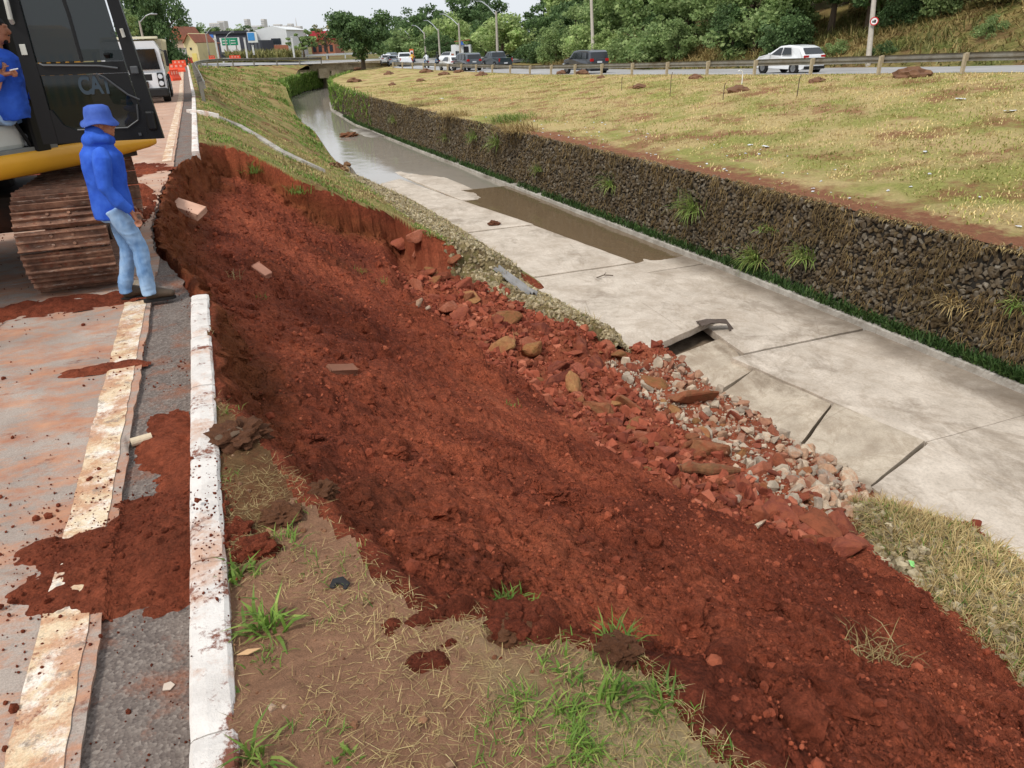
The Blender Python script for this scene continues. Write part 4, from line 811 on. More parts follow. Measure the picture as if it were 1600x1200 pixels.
while i < 240:
    px, py = rng.uniform(620, 1330), rng.uniform(380, 880); c = np.interp(px, [620, 700, 850, 950, 1050, 1200, 1330], [400, 480, 590, 680, 740, 800, 880]); w = np.interp(px, [620, 700, 850, 1000, 1150, 1250, 1330], [35, 50, 70, 110, 140, 80, 30])
    if abs(py - c + w * 0.25) > w: continue
    p = pixhit(px, py); 
    if land(p[:1], p[1:2])[3][0] < 0.25: continue
    stone(redm if rng.random() < 0.88 else brnm, p, float(np.clip(0.07 + 0.04 * rng.pareto(2.2), 0.06, 0.24)), 'red_stone', 'small red stone among the rubble at the foot of the slide', 'small red stones in the rubble', rng.uniform(0.9, 1.5)); i += 1
i = 0
while i < 150:
    px, py = rng.uniform(1110, 1420), rng.uniform(560, 840); c = np.interp(px, [1110, 1180, 1250, 1330, 1420], [585, 650, 710, 770, 830]); w = np.interp(px, [1110, 1200, 1260, 1340, 1420], [30, 62, 62, 42, 18])
    if abs(py - c) > w: continue
    p = pixhit(px, py); 
    if p[0] > 8.35 and p[1] > 6.6: continue
    stone(palm, p, float(np.clip(0.055 + 0.035 * rng.pareto(2.0), 0.05, 0.19)), 'pale_stone', 'pale rounded stone in the scatter beside the tilted slab', 'pale stones beside the tilted slabs', rng.uniform(0.9, 1.3)); i += 1
n = 12000; y = 4.8 + 12 * rng.random(n); x = 3.4 + 5 * rng.random(n); z, ins, sc, rb = surf(x, y); k = (rb > 0.3) & (x < 8.3); x, y, z = x[k], y[k], z[k]; s_ = np.minimum(0.014 + 0.02 * rng.pareto(2.0, len(x)), 0.11)
pl = (x > 6.3 + 0.5 * noise(y * 1.2, 0, 0)) & (y > 5.6) & (y < 12)
tag(scatter('rubble_chips', hulls, np.stack([x, y, z + s_ * 0.3], -1)[~pl], s_[~pl], mat_stone('red_chip', [(128, 62, 46), (166, 90, 66), (112, 54, 40), (150, 78, 56), (182, 110, 84)], 0.5, True)), 'small red stone chips filling the rubble', 'rubble', kind='stuff')
tag(scatter('pale_chips', hulls, np.stack([x, y, z + s_ * 0.3], -1)[pl], s_[pl], mat_stone('pale_chip', [(186, 168, 146), (156, 142, 126), (200, 182, 158), (150, 96, 74), (174, 142, 116)], 0.4, True)), 'small pale gravel beside the tilted slabs', 'gravel', kind='stuff')

# ------------------------------------------------------------------ verge: straw, weeds, grass tufts
def on_verge(n):
    y = 0.8 + 5.5 * rng.random(n) ** 1.2; x = -0.28 + 2.2 * rng.random(n); z, ins = land(x, y)[:2]; k = ins < 0.3; return x[k], y[k], z[k]
x, y, z = on_verge(42000); k = fbm(x * 1.6, y * 1.6, 17, 3) + 0.45 * sstep(0.35, 1.1, x) + 0.3 * rng.normal(size=len(x)) > 0.05; x, y, z = x[k], y[k], z[k]; n = len(x)
V_, F_ = blade_mesh(np.stack([x, y, z + 0.004], -1), rng.uniform(0.015, 0.09, n), rng.uniform(0.001, 0.003, n), rng.uniform(1.1, 1.6, n), rng.uniform(0, 6.28, n), 0.15); tag(link('verge_straw', mesh_np('verge_straw', V_, F_, STRAW)), 'dry straw lying flat on the bare verge', 'straw', kind='stuff')
x, y, z = on_verge(16000); k = fbm(x * 2.2, y * 2.2, 27, 3) + 0.5 * sstep(0.4, 1.1, x) > 0.28; x, y, z = x[k], y[k], z[k]
grass_stuff('verge_grass', np.stack([x, y, z], -1), rng.uniform(0.02, 0.07, len(x)), rng.uniform(0.002, 0.006, len(x)), GREEN, 'short fresh green grass at the outer edge of the verge', lean=(0.2, 1.2))
tf = [('broad-bladed green tuft against the back of the kerb beside the soil heap', 375, 905, 26, .16, .016), ('largest broad-bladed green tuft behind the kerb', 415, 985, 34, .2, .016), ('small fine tuft below the largest kerb tuft', 420, 1030, 26, .09, .006), ('bright small tuft on dry verge beside the black scrap', 485, 885, 22, .09, .006), ('thin green tuft at the slide edge beside the kerb tufts', 450, 850, 14, .15, .01), ('low seedling at the back of the kerb near the bottom', 385, 1080, 10, .05, .02), ('tall green blades at the kerb foot at the bottom edge', 395, 1185, 12, .2, .014), ('dense green tuft on the verge beside straw', 810, 1110, 60, .13, .008), ('second dense green tuft right of the first on the verge', 885, 1120, 50, .13, .008), ('bright tuft at the lower edge of the verge', 905, 1175, 60, .13, .008), ('green runner tuft with leaning blades near the verge edge', 950, 1095, 30, .16, .012), ('upright blade tuft in the middle of the grassy verge', 885, 1060, 20, .14, .012), ('curled green tuft close to the slide at lower right of the verge', 1030, 1110, 22, .15, .012), ('sod tuft of pale grass tipped over the fresh soil lump', 790, 945, 90, .13, .008), ('second part of the tipped sod with short green grass', 835, 968, 60, .1, .008), ('spiky tuft on the dark root ball at the slide edge', 968, 1005, 40, .16, .008), ('seedling clump in the lower left of the verge', 525, 1190, 24, .06, .018), ('tiny seedlings on bare verge earth', 490, 975, 8, .04, .016)]
for k, (lb, px, py, nb, h, w) in enumerate(tf): tag(tuft('grass_tuft', pixhit(px, py), int(nb * 1.5), h * 1.05, 0.035 if h < .15 else 0.03, GREEN, 200 + k, w, (0.1, 1.25)), lb, 'grass tuft', 'grass tufts on the verge')
for k, (lb, px, py, nb, h) in enumerate([('bushy grey-green weed clump high on the slide below the far scarp', 400, 272, 120, .5), ('pale weed clump right of the bushy one below the far scarp', 468, 303, 90, .4), ('small grass tuft on the slide near the toe cut', 565, 425, 40, .22), ('pale grass tuft on the shoulder of the slide above the rubble', 597, 442, 40, .22), ('lone little weed in the middle of the red slope', 799, 635, 20, .14), ('dry yellow grass tuft low on the right part of the slide', 1365, 1030, 110, .3), ('mossy green sod lump at the edge of the torn mattress', 1300, 822, 140, .16), ('small green weed on the dark sod behind the kerb', 352, 648, 22, .1), ('dark little tuft on the soil beside the concrete piece', 410, 465, 26, .14), ('dry tuft on the dark soil of the slide below the weeds', 360, 435, 30, .2)]):
    tag(tuft('slide_weed', pixhit(px, py), nb, h, 0.12 * h / .3, STRAW if k in (5, 9) else GREEN, 300 + k, 0.008 + 0.01 * (h > .3), (0.1, 1.3)), lb, 'weed', 'weeds on the slide')
# sods and broken pieces on the slide
SOD = mat_stone('dark_sod', [(112, 74, 52), (126, 84, 58), (104, 66, 46)], 0.9)
sodm = [mesh_np('sod', *clump_proto(80 + k, 4, 0.8, 2.0), SOD) for k in range(3)]
for lb, px, py, r in [('dark sod block with roots leaning behind the kerb', 375, 690, .15), ('tipped sod lump carrying pale grass at the slide edge', 795, 990, .085), ('dark root ball at the slide edge below spiky tuft', 965, 1030, .07), ('grey-brown sod clump behind the kerb beside red clods', 440, 815, .09), ('sod lump on dark soil right of the kerb sod', 500, 770, .08)]:
    o = link('sod', sodm[rng.integers(0, 3)]); o.location = pixhit(px, py) + np.array([0, 0, r * .05]); o.scale = (r * 1.1, r, r * .75); tag(o, lb, 'sod')

x, y, z = on_verge(2600); s_ = np.minimum(0.002 + 0.003 * rng.pareto(2.2, len(x)), 0.02); tag(scatter('verge_crumbs', chunk, np.stack([x, y, z + 0.2 * s_], -1), s_, mat_stone('verge_crumb', [(124, 84, 60), (150, 112, 84), (104, 62, 42), (170, 140, 112)], 0.5, True)), 'small crumbs and pebbles on the bare verge', 'soil', kind='stuff')
# ------------------------------------------------------------------ trees
def leaf_cloud(centers, radii, per, size, seed, flatten=0.75, aspect=1.6):
    """small leaf faces spread through clumps; returns V, F (triangulated diamonds)"""
    r = np.random.default_rng(seed); C = np.repeat(np.asarray(centers), per, 0); Rr = np.repeat(np.asarray(radii), per)
    d = r.normal(size=C.shape); d /= np.linalg.norm(d, axis=1)[:, None]; rad = Rr * (0.35 + 0.65 * r.random(len(C)) ** 0.5) * (1 + 0.3 * r.normal(size=len(C)) * 0.5)
    P = C + d * rad[:, None] * np.array([1, 1, flatten]); n = len(P)
    a = r.normal(size=(n, 3)) + d * 0.4 + np.array([0, 0, 0.2]); a /= np.linalg.norm(a, axis=1)[:, None]; t = np.cross(a, r.normal(size=(n, 3))); t /= np.linalg.norm(t, axis=1)[:, None]; b = np.cross(a, t)
    s = size * r.uniform(0.6, 1.3, n)[:, None]; V = np.stack([P - t * s * aspect * 0.5, P + b * s * 0.5, P + t * s * aspect * 0.5, P - b * s * 0.5], 1).reshape(-1, 3)
    F = (np.array([[0, 1, 2], [0, 2, 3]])[None] + (np.arange(n) * 4)[:, None, None]).reshape(-1, 3); return V, F
BARK = simple('bark', (92, 78, 64), 0.95, bump=0.5, sc=3)
def crown_shape(kind, seed):
    r = np.random.default_rng(seed); C = []; Rr = []
    n = {'round': 46, 'tall': 44, 'bush': 30, 'spread': 50, 'sparse': 26}[kind]
    for i in range(n):
        d = r.normal(size=3); d /= np.linalg.norm(d); q = r.random() ** 0.4
        if kind == 'round': p = d * q * np.array([1.0, 1.0, 0.85]) + np.array([0, 0, 1.15]); rr = r.uniform(0.2, 0.36)
        elif kind == 'tall': p = d * q * np.array([0.75, 0.75, 1.15]) + np.array([0, 0, 1.45]); rr = r.uniform(0.2, 0.34)
        elif kind == 'bush': p = d * q * np.array([1.0, 1.0, 0.75]) + np.array([0, 0, 0.55]); p[2] = abs(p[2]); rr = r.uniform(0.26, 0.42)
        elif kind == 'spread': p = d * q * np.array([1.15, 1.15, 0.5]) + np.array([0, 0, 1.25 + 0.25 * math.sin(i)]); rr = r.uniform(0.18, 0.32)
        else: p = d * q * np.array([1.0, 1.0, 0.9]) + np.array([0, 0, 1.2]); rr = r.uniform(0.12, 0.24)
        C.append(p); Rr.append(rr)
    return np.array(C), np.array(Rr)
PROTO = {}
def tree_meshes(kind, seed, mat, per, size):
    key = (kind, seed, mat.name, per)
    if key in PROTO: return PROTO[key]
    C, Rr = crown_shape(kind, seed); V_, F_ = leaf_cloud(C, Rr, per, size, seed, 0.7); cm = mesh_np('crown', V_, F_, mat)
    m = MB(); base = 0.0 if kind == 'bush' else 0.75; r = random.Random(seed)
    m.tube([(0, 0, -0.15), (0.02, 0.01, base * 0.5), (0.0, 0.03, base + 0.1), (0.02, 0, base + 0.5)], [0.085, 0.065, 0.05, 0.02], 8)
    for i in range(7):
        c = C[i * 3 % len(C)]; m.tube([(0, 0, base * r.uniform(0.7, 1.0)), tuple(c * np.array([0.5, 0.5, 0.85])), tuple(c)], [0.035, 0.022, 0.006], 5, False)
    me = bpy.data.meshes.new('trunk'); me.from_pydata(m.v, [], m.f); me.materials.append(BARK); PROTO[key] = (cm, me); return PROTO[key]
def tree(name, loc, h, kind, seed, mat, label, group=None, per=90, size=0.085, rz=None, wide=1.0, cat='tree'):
    cm, tm = tree_meshes(kind, seed, mat, per, size); full = {'round': 2.1, 'tall': 2.75, 'bush': 1.35, 'spread': 1.9, 'sparse': 2.15}[kind]; s = h / full
    o = empty(name, loc, rng.uniform(0, 6.28) if rz is None else rz); o.scale = (s * wide, s * wide, s)
    link('crown', cm, o); link('trunk', tm, o); return tag(o, label, cat, group)
LEAF_D = mat_leafy('leaf_dark', [(82, 108, 66), (108, 134, 82), (70, 94, 58), (124, 148, 96)], 0.55, 0.35, True, 0.5)  # dark, mid and light greens greyed in place of distance haze
LEAF_M = mat_leafy('leaf_mid', [(130, 154, 96), (158, 178, 114), (112, 136, 84), (174, 190, 128)], 0.6, 0.4, True, 0.5)
LEAF_L = mat_leafy('leaf_light', [(164, 186, 116), (186, 202, 134), (144, 170, 102), (198, 208, 146)], 0.6, 0.42, True, 0.4)
LEAF_B = mat_leafy('leaf_brown', [(156, 134, 88), (130, 112, 70), (176, 156, 106), (116, 106, 66)], 0.8, 0.2, True, 0.4)
LEAF_O = mat_leafy('leaf_olive', [(120, 120, 70), (146, 138, 84), (98, 104, 58), (160, 152, 100)], 0.7, 0.25, True, 0.4)
def at_road(px, py, extra=0.0):
    """point on the far road / hill foot plane for a photo pixel"""
    Y = 40.0
    for _ in range(25):
        p = pix(px, py, z=float(zg(Y)) + extra); Y = min(max(p[1], -20), 160)
    return p
def foot_at(px, u=0.4):
    v = CR @ np.array([px - 800.0, -500.0, 1150.0]); Y = 40.0
    for _ in range(40): Y = (float(GRX(Y)) + 11.2 + u) * v[1] / v[0]
    return float(GRX(Y)) + 11.2 + u, Y
# hillside wood, ordered by distance along the road: (Y, set-back from the road edge, height, kind, leaf, label)
GW = 'trees on the hillside behind the far road'
wood = []
rr = random.Random(3)
Yc = 14.0
while Yc < 118:
    for row, (u0, hmin, hmax) in enumerate(((1.6, 2.6, 4.2), (5.0, 4.5, 6.5), (10.5, 6, 9))):
        if Yc < 46 and row == 0: continue
        if Yc < 42 and row == 1: continue
        if Yc < 38 and row == 2 and rr.random() < 0.6: continue
        u = u0 + rr.uniform(-0.8, 1.2); Y = Yc + rr.uniform(-1.0, 1.0); extra = I(Y, [80, 100, 125], [0, 8, 10])
        x = float(GRX(Y)) + 11.2 + u + float(extra)
        kind = rr.choice(['bush', 'round', 'bush'] if row == 0 else ['round', 'tall', 'round', 'spread']); leaf = rr.choice([LEAF_M, LEAF_L, LEAF_M, LEAF_D] if Y < 75 else [LEAF_D, LEAF_M, LEAF_D, LEAF_L])
        wood.append((x, Y, rr.uniform(hmin, hmax) * (1.0 if Y < 80 else 1.15), kind, leaf, rr.randint(0, 2)))
    Yc += 3.0 + Yc * 0.022
nm = {'leaf_mid': 'mid-green', 'leaf_light': 'pale green feathery', 'leaf_dark': 'dark green'}
wood.sort(key=lambda w: math.atan2(w[0], w[1]))
for i, (x, Y, h, kind, leaf, sd_) in enumerate(wood):
    near = 'near the speed of the open slope'; 
    lb = '%s %s on the hillside behind the far road' % (nm[leaf.name], {'bush': 'leafy shrub', 'round': 'round-crowned tree', 'tall': 'tall tree', 'spread': 'spreading tree'}[kind])
    tree('hillside_tree' if kind != 'bush' else 'hillside_shrub', (x, Y, zhill(x, Y) - 0.2), h, kind, sd_, leaf, lb, GW, 120, 0.075, None, rr.uniform(0.95, 1.25), 'tree' if kind != 'bush' else 'shrub')
# dry grass, creepers and undergrowth on the slope: uncountable
n = 48000; q = 10 + 85 * rng.random(n) ** 1.3; u = rng.random(n) ** 0.9 * np.interp(q, [10, 34, 42, 95], [26, 24, 9, 4]); x = GRX(q) + 11.3 + u + np.interp(q, [80, 100], [0, 8]); z = zg(q) - 0.05 + hillz(u, q) + 0.35 * fbm(x * 0.3, q * 0.3, 1, 4)
c = fbm(x * 0.25, q * 0.25, 5, 3); dry = c < 0.0
grass_stuff('hill_dry_grass', np.stack([x, q, z], -1)[dry], rng.uniform(0.4, 1.2, dry.sum()), rng.uniform(0.04, 0.09, dry.sum()), LEAF_B, 'tangled dry brown grass and creepers on the slope above the far road', lean=(0.5, 2.0))
grass_stuff('hill_green_grass', np.stack([x, q, z], -1)[~dry], rng.uniform(0.4, 1.0, (~dry).sum()), rng.uniform(0.04, 0.1, (~dry).sum()), LEAF_O, 'green weeds and tall grass on the slope above the far road', lean=(0.2, 1.3))
for k, (px, py, r, m_, lb) in enumerate([(1395, 55, 1.2, LEAF_D, 'dark green shrub on the open slope right of the signpost'), (1455, 45, 1.5, LEAF_M, 'green clump of shrub high on the open slope at right'), (1300, 88, 0.8, LEAF_M, 'low green bush by the road right behind the white hatchback'), (1545, 40, 1.6, LEAF_O, 'olive shrub at the right edge of the open slope'), (1590, 10, 1.8, LEAF_D, 'dark shrub at the top right corner of the slope'), (1375, 90, 0.7, LEAF_D, 'low dark bush at the foot of the signpost'), (1490, 15, 1.6, LEAF_O, 'pale olive shrub at the top of the open slope'), (1430, 15, 1.6, LEAF_B, 'brown dried shrub at the top of the open slope'), (1530, 75, 0.8, LEAF_M, 'small green weed clump on brown slope near the rail'), (1340, 30, 1.7, LEAF_B, 'dry brown creeper-covered shrub left of the signpost')]):
    u = (101 - py) * 0.13 + 0.5; x, Y = foot_at(px, u); tree('slope_shrub', (x, Y, zhill(x, Y) - 0.3), r * 1.5, 'bush', k % 3, m_, lb, 'shrubs on the open slope', 120, 0.075, cat='shrub')
# mango-like tree by the bridge
p = pix(568, 106, z=-1.3); tree('round_tree', p, 8.3, 'round', 5, LEAF_D, 'single dark dense round tree standing beside the bridge', None, 300, 0.06, 0.4, 1.02)
# trees left
p = pix(250, 100, d=97.0); tree('spreading_tree', (p[0], p[1], -3.4), 14.5, 'round', 6, LEAF_D, 'big dark layered tree rising behind the white truck', None, 340, 0.05, 0.0, 0.6)
def far_tree(px, py_base, py_top, d, kind, seed, leaf, label, wide=1.0, name='far_tree', grp='trees on the skyline at left', per=90):
    p = pix(px, py_base, d=d); q = pix(px, py_top, d=d); return tree(name, (p[0], p[1], p[2]), max(q[2] - p[2], 1), kind, seed, leaf, label, grp, per, 0.085, None, wide)
far_tree(208, 75, 15, 78, 'tall', 1, LEAF_M, 'paler tree left of the big dark tree behind the door', 1.0)
far_tree(475, 88, 46, 118, 'sparse', 2, LEAF_M, 'small loose green tree beside the bridge road at left', 1.3, per=120)
far_tree(512, 88, 30, 125, 'sparse', 3, LEAF_O, 'bare greyish tree between red roof and the round tree', 1.0, per=40)
for k, (px, pt, d, kind, leaf, lb) in enumerate([(300, 32, 165, 'round', LEAF_D, 'dark tree crown just right of the big layered tree'), (322, 38, 190, 'round', LEAF_M, 'tree crown above the small gabled house'), (345, 42, 210, 'round', LEAF_D, 'tree crown over the dark store roof, left one'), (365, 44, 220, 'round', LEAF_M, 'tree crown over the dark store roof, middle one'), (383, 38, 200, 'tall', LEAF_M, 'palm-like tree over the right end of the dark store'), (393, 38, 205, 'tall', LEAF_D, 'second palm-like tree over the right end of the dark store'), (418, 42, 240, 'round', LEAF_M, 'tree crown behind the white hall, left one'), (432, 43, 240, 'round', LEAF_D, 'tree crown behind the white hall, right one'), (490, 44, 230, 'round', LEAF_D, 'tree crown on the skyline left of the bare tree'), (605, 48, 200, 'round', LEAF_D, 'tree crown just right of the round bridge tree'), (585, 55, 230, 'round', LEAF_M, 'tree crown behind the round bridge tree')]):
    far_tree(px, 84, pt, d, kind, k % 3, leaf, lb, 1.1)
for k, (px, pt, d, kind, leaf, wd) in enumerate([(618, 30, 140, 'round', LEAF_D, 1.2), (640, 14, 150, 'tall', LEAF_D, 1.2), (660, 22, 135, 'round', LEAF_D, 1.2), (680, 5, 150, 'tall', LEAF_D, 1.2), (700, 22, 128, 'round', LEAF_L, 1.1), (718, -8, 145, 'tall', LEAF_D, 1.2), (745, -15, 140, 'tall', LEAF_D, 1.2), (765, -12, 125, 'tall', LEAF_D, 1.2), (650, 45, 125, 'bush', LEAF_M, 1.4), (625, 60, 128, 'bush', LEAF_M, 1.3), (690, 50, 118, 'round', LEAF_D, 1.2), (760, 40, 112, 'round', LEAF_L, 1.2), (785, 20, 104, 'round', LEAF_L, 1.3), (735, 45, 130, 'bush', LEAF_L, 1.4)]):
    far_tree(px, 94, pt, d, kind, k % 3, leaf, '%s tree in the wood behind the street lamps, number-free clump' .replace(', number-free clump', '') % {'leaf_dark': 'dark', 'leaf_light': 'bright green', 'leaf_mid': 'mid-green'}[leaf.name], wd, 'wood_tree', 'trees of the wood behind the street lamps', 120)
n = 9000; q = rng.uniform(104, 122, n); x = rng.uniform(-2, 16, n); a_ = 0
# scrub in front of the stores
n = 2600; px_ = rng.uniform(355, 470, n); P = np.array([pix(a, 88, d=b) for a, b in zip(px_, rng.uniform(112, 122, n))]); P[:, 2] = -0.3
grass_stuff('scrub', P, rng.uniform(0.6, 2.2, n), rng.uniform(0.15, 0.35, n), LEAF_O, 'dry olive scrub between the crossing road and the stores', 'scrub', (0.0, 0.6))
# ------------------------------------------------------------------ vehicles
GLASS = simple('tinted_glass', (22, 26, 30), 0.08, 0, 0.1, spec=0.8); TYRE = simple('tyre', (26, 25, 25), 0.9); RIM = simple('alloy', (150, 152, 155), 0.35, 0.8)
BLACKP = simple('black_plastic', (24, 24, 25), 0.55); REDL = simple('tail_lamp', (170, 20, 22), 0.25); PLATE = simple('number_plate', (205, 208, 212), 0.5); HEADL = simple('headlamp_glass', (205, 210, 215), 0.15)
def paint(name, rgb, rough=0.28):
    t = NT(name, rough, 0.5); t.col(t.ramp(t.noise(1.2, 4, 0.6, t.obj()), [(0.3, tuple(c * 0.9 for c in lin(*rgb)[:3]) + (1,)), (0.7, lin(*rgb))])); t.b.inputs['Coat Weight'].default_value = 0.6; return t.m
def wheel(parent, x, y, r, w, side):
    t_ = MB(); t_.tube([(-w / 2, 0, 0), (-w / 2 + 0.03, 0, 0), (w / 2 - 0.03, 0, 0), (w / 2, 0, 0)], [r * 0.93, r, r, r * 0.93], 20); o = t_.build('wheel', TYRE, parent); o.location = (x, y, r)
    m = MB(); m.tube([(side * (w / 2 + 0.004), 0, 0), (side * (w / 2 - 0.05), 0, 0)], [r * 0.64, r * 0.6], 16)
    for k in range(5): m.box((side * (w / 2 + 0.008), 0.35 * r * math.cos(k * 1.257), 0.35 * r * math.sin(k * 1.257)), (0.02, r * 0.6, r * 0.13), rx=k * 1.257)
    m.build('rim', RIM, o)
def car(name, loc, rz, prof, belt, W, wheels, r, col, label, group, panes, rear, front, tail, plate_z, tumble=0.17, hubs=True):
    """prof: side outline (y forward from the rear bumper, z); panes: side windows; rear/front: (y,z) lower and upper edges of the glass"""
    root = empty(name, loc, rz); tag(root, label, 'car' if 'pickup' not in name else 'pickup', group); H = max(p[1] for p in prof); L = max(p[0] for p in prof)
    def hw(y, z): 
        e = 1 - 0.10 * max(0, 1 - y / 0.5) ** 2 - 0.16 * max(0, 1 - (L - y) / 0.7) ** 2
        return W / 2 * e * (1 - tumble * max(0, (z - belt) / (H - belt)) - 0.05 * max(0, (0.45 - z) / 0.3))
    # smooth body: the outline is inset once so that the shoulders are rounded
    cy, cz = L / 2, H * 0.45
    rings = []
    for f, sx in ((0.93, 1.0), (0.972, 0.985), (0.993, 0.94), (1.0, 0.85), (1.0, -0.85), (0.993, -0.94), (0.972, -0.985), (0.93, -1.0)): rings.append([(hw(y, z) * sx, cy + (y - cy) * f - L / 2, cz + (z - cz) * f) for y, z in prof])
    MB().loft(rings).build('body', col, root)
    for i, pn in enumerate(panes):
        for s in (-1, 1):
            vs = [(s * (hw(y, z) * 1.0 + 0.004), y - L / 2, z) for y, z in pn]; MB().add(vs, [tuple(range(len(vs)))]).build('side_window', GLASS, root)
    for nm, (lo, hi), oy in (('rear_window', rear, -0.015), ('windscreen', front, 0.015)):
        a = hw(*lo) * 0.86; b = hw(*hi) * 0.82; MB().quad((-a, lo[0] - L / 2 + oy, lo[1] + 0.012), (a, lo[0] - L / 2 + oy, lo[1] + 0.012), (b, hi[0] - L / 2 + oy, hi[1] + 0.012), (-b, hi[0] - L / 2 + oy, hi[1] + 0.012)).build(nm, GLASS, root)
    for s in (-1, 1):
        y, z, w, h = tail; MB().box((s * (hw(y, z) * 0.93 - w / 2 + 0.03), y - L / 2 + 0.03, z), (w, 0.12, h), bev=0.015).build('tail_light', REDL, root)
        MB().box((s * (hw(L - 0.2, 0.65) * 0.86), L / 2 - 0.2, 0.66), (0.3, 0.2, 0.13), bev=0.02).build('headlight', HEADL, root)
        MB().box((s * (hw(L * .66, belt) + 0.08), L * .66 - L / 2, belt + 0.06), (0.16, 0.08, 0.12), bev=0.02).build('mirror', col, root)
        for wy in wheels:
            m = MB(); m.tube([(s * (W / 2 * 0.95 - 0.1), wy - L / 2, r), (s * (W / 2 + 0.001), wy - L / 2, r)], [r * 1.17, r * 1.17], 18); m.build('wheel_arch', BLACKP, root)
            wheel(root, s * (W / 2 - 0.095), wy - L / 2, r, 0.21, s)
    MB().box((0, -L / 2 - 0.005, plate_z), (0.42, 0.03, 0.13)).build('number_plate', PLATE, root)
    MB().box((0, -L / 2 + 0.02, 0.33), (W * 0.86, 0.1, 0.16), bev=0.03).build('rear_bumper', BLACKP, root)
    return root
HATCH = dict(prof=[(0.03, 0.30), (0.0, 0.55), (0.07, 0.96), (0.50, 1.36), (0.85, 1.45), (1.5, 1.49), (2.1, 1.44), (2.85, 1.02), (3.75, 0.86), (3.95, 0.7), (4.0, 0.45), (3.9, 0.24), (0.2, 0.22)], belt=0.95, W=1.72, wheels=(0.72, 3.2), r=0.3, panes=[[(1.0, 1.02), (1.75, 0.98), (1.75, 1.37), (1.2, 1.35)], [(1.83, 0.98), (2.62, 0.99), (2.1, 1.34), (1.83, 1.37)]], rear=((0.115, 1.03), (0.44, 1.33)), front=((2.83, 1.04), (2.15, 1.42)), tail=(0.08, 0.9, 0.34, 0.13), plate_z=0.78, tumble=0.23)
SUV = dict(prof=[(0.03, 0.35), (0.0, 0.65), (0.05, 1.1), (0.18, 1.62), (0.5, 1.74), (2.0, 1.76), (2.8, 1.68), (3.4, 1.15), (4.4, 1.02), (4.65, 0.85), (4.7, 0.5), (4.55, 0.28), (0.2, 0.27)], belt=1.08, W=1.88, wheels=(0.85, 3.75), r=0.37, panes=[[(0.5, 1.14), (1.3, 1.12), (1.3, 1.6), (0.62, 1.6)], [(1.38, 1.12), (2.2, 1.12), (2.2, 1.6), (1.38, 1.6)], [(2.28, 1.12), (3.15, 1.12), (2.7, 1.56), (2.28, 1.6)]], rear=((0.06, 1.16), (0.17, 1.58)), front=((3.38, 1.18), (2.85, 1.64)), tail=(0.04, 1.05, 0.3, 0.2), plate_z=0.9, tumble=0.13)
PICK = dict(prof=[(0.02, 0.5), (0.0, 0.75), (0.02, 1.12), (1.75, 1.14), (1.85, 1.2), (2.05, 1.68), (2.5, 1.76), (3.2, 1.72), (3.9, 1.2), (4.85, 1.08), (5.05, 0.9), (5.1, 0.55), (4.9, 0.36), (0.2, 0.4)], belt=1.14, W=1.85, wheels=(1.05, 4.1), r=0.38, panes=[[(2.15, 1.2), (2.75, 1.18), (2.75, 1.62), (2.25, 1.6)], [(2.85, 1.18), (3.65, 1.18), (3.2, 1.6), (2.85, 1.62)]], rear=((1.87, 1.24), (2.03, 1.62)), front=((3.88, 1.22), (3.25, 1.68)), tail=(0.04, 0.92, 0.16, 0.34), plate_z=0.62, tumble=0.16)
def road_dir(Y): return math.atan2(-(float(GRX(Y + 1) - GRX(Y - 1)) / 2), 1.0)
GC = 'cars on the far road'
def drive(kind, name, px, py, col, label, lane=0.0, rz=0.0, sc=1.0):
    p = at_road(px, py); o = car(name, (p[0], p[1], p[2] - 0.01), road_dir(p[1]) + rz, kind['prof'], kind['belt'], kind['W'], kind['wheels'], kind['r'], col, label, GC, kind['panes'], kind['rear'], kind['front'], kind['tail'], kind['plate_z'], kind.get('tumble', 0.17)); o.scale = (sc, sc, sc); return o
WHITE, SILV, GREYP, NAVY = paint('white_paint', (232, 234, 236)), paint('silver_paint', (150, 160, 172)), paint('graphite_paint', (58, 62, 70)), paint('petrol_paint', (40, 52, 60))
drive(HATCH, 'hatchback', 1231, 113.5, WHITE, 'white hatchback driving behind the guard rail at right', sc=0.95)
drive(SUV, 'large_car', 914, 114.5, GREYP, 'dark grey sport utility car below the tall concrete pole')
drive(SUV, 'large_car', 729, 110, paint('slate_paint', (84, 90, 98)), 'grey boxy sport utility car following the traffic queue')
drive(PICK, 'pickup', 776, 107, NAVY, 'dark petrol-coloured pickup truck near the hillside foot')
drive(HATCH, 'hatchback', 706, 109.5, WHITE, 'white car half hidden behind the grey boxy one')
drive(PICK, 'pickup', 633, 103.5, WHITE, 'white pickup truck in the traffic queue'); drive(HATCH, 'hatchback', 616, 103, SILV, 'silver car left of the white pickup truck')
drive(HATCH, 'hatchback', 604, 101, WHITE, 'white car at the left end of the traffic queue'); drive(HATCH, 'hatchback', 612, 97, SILV, 'silver car ahead of the others near the bridge')
drive(HATCH, 'hatchback', 700, 97.5, WHITE, 'white car parked on the dirt apron beside the white house', rz=2.6); drive(HATCH, 'hatchback', 637, 98.5, GREYP, 'dark car ahead of the white pickup truck')
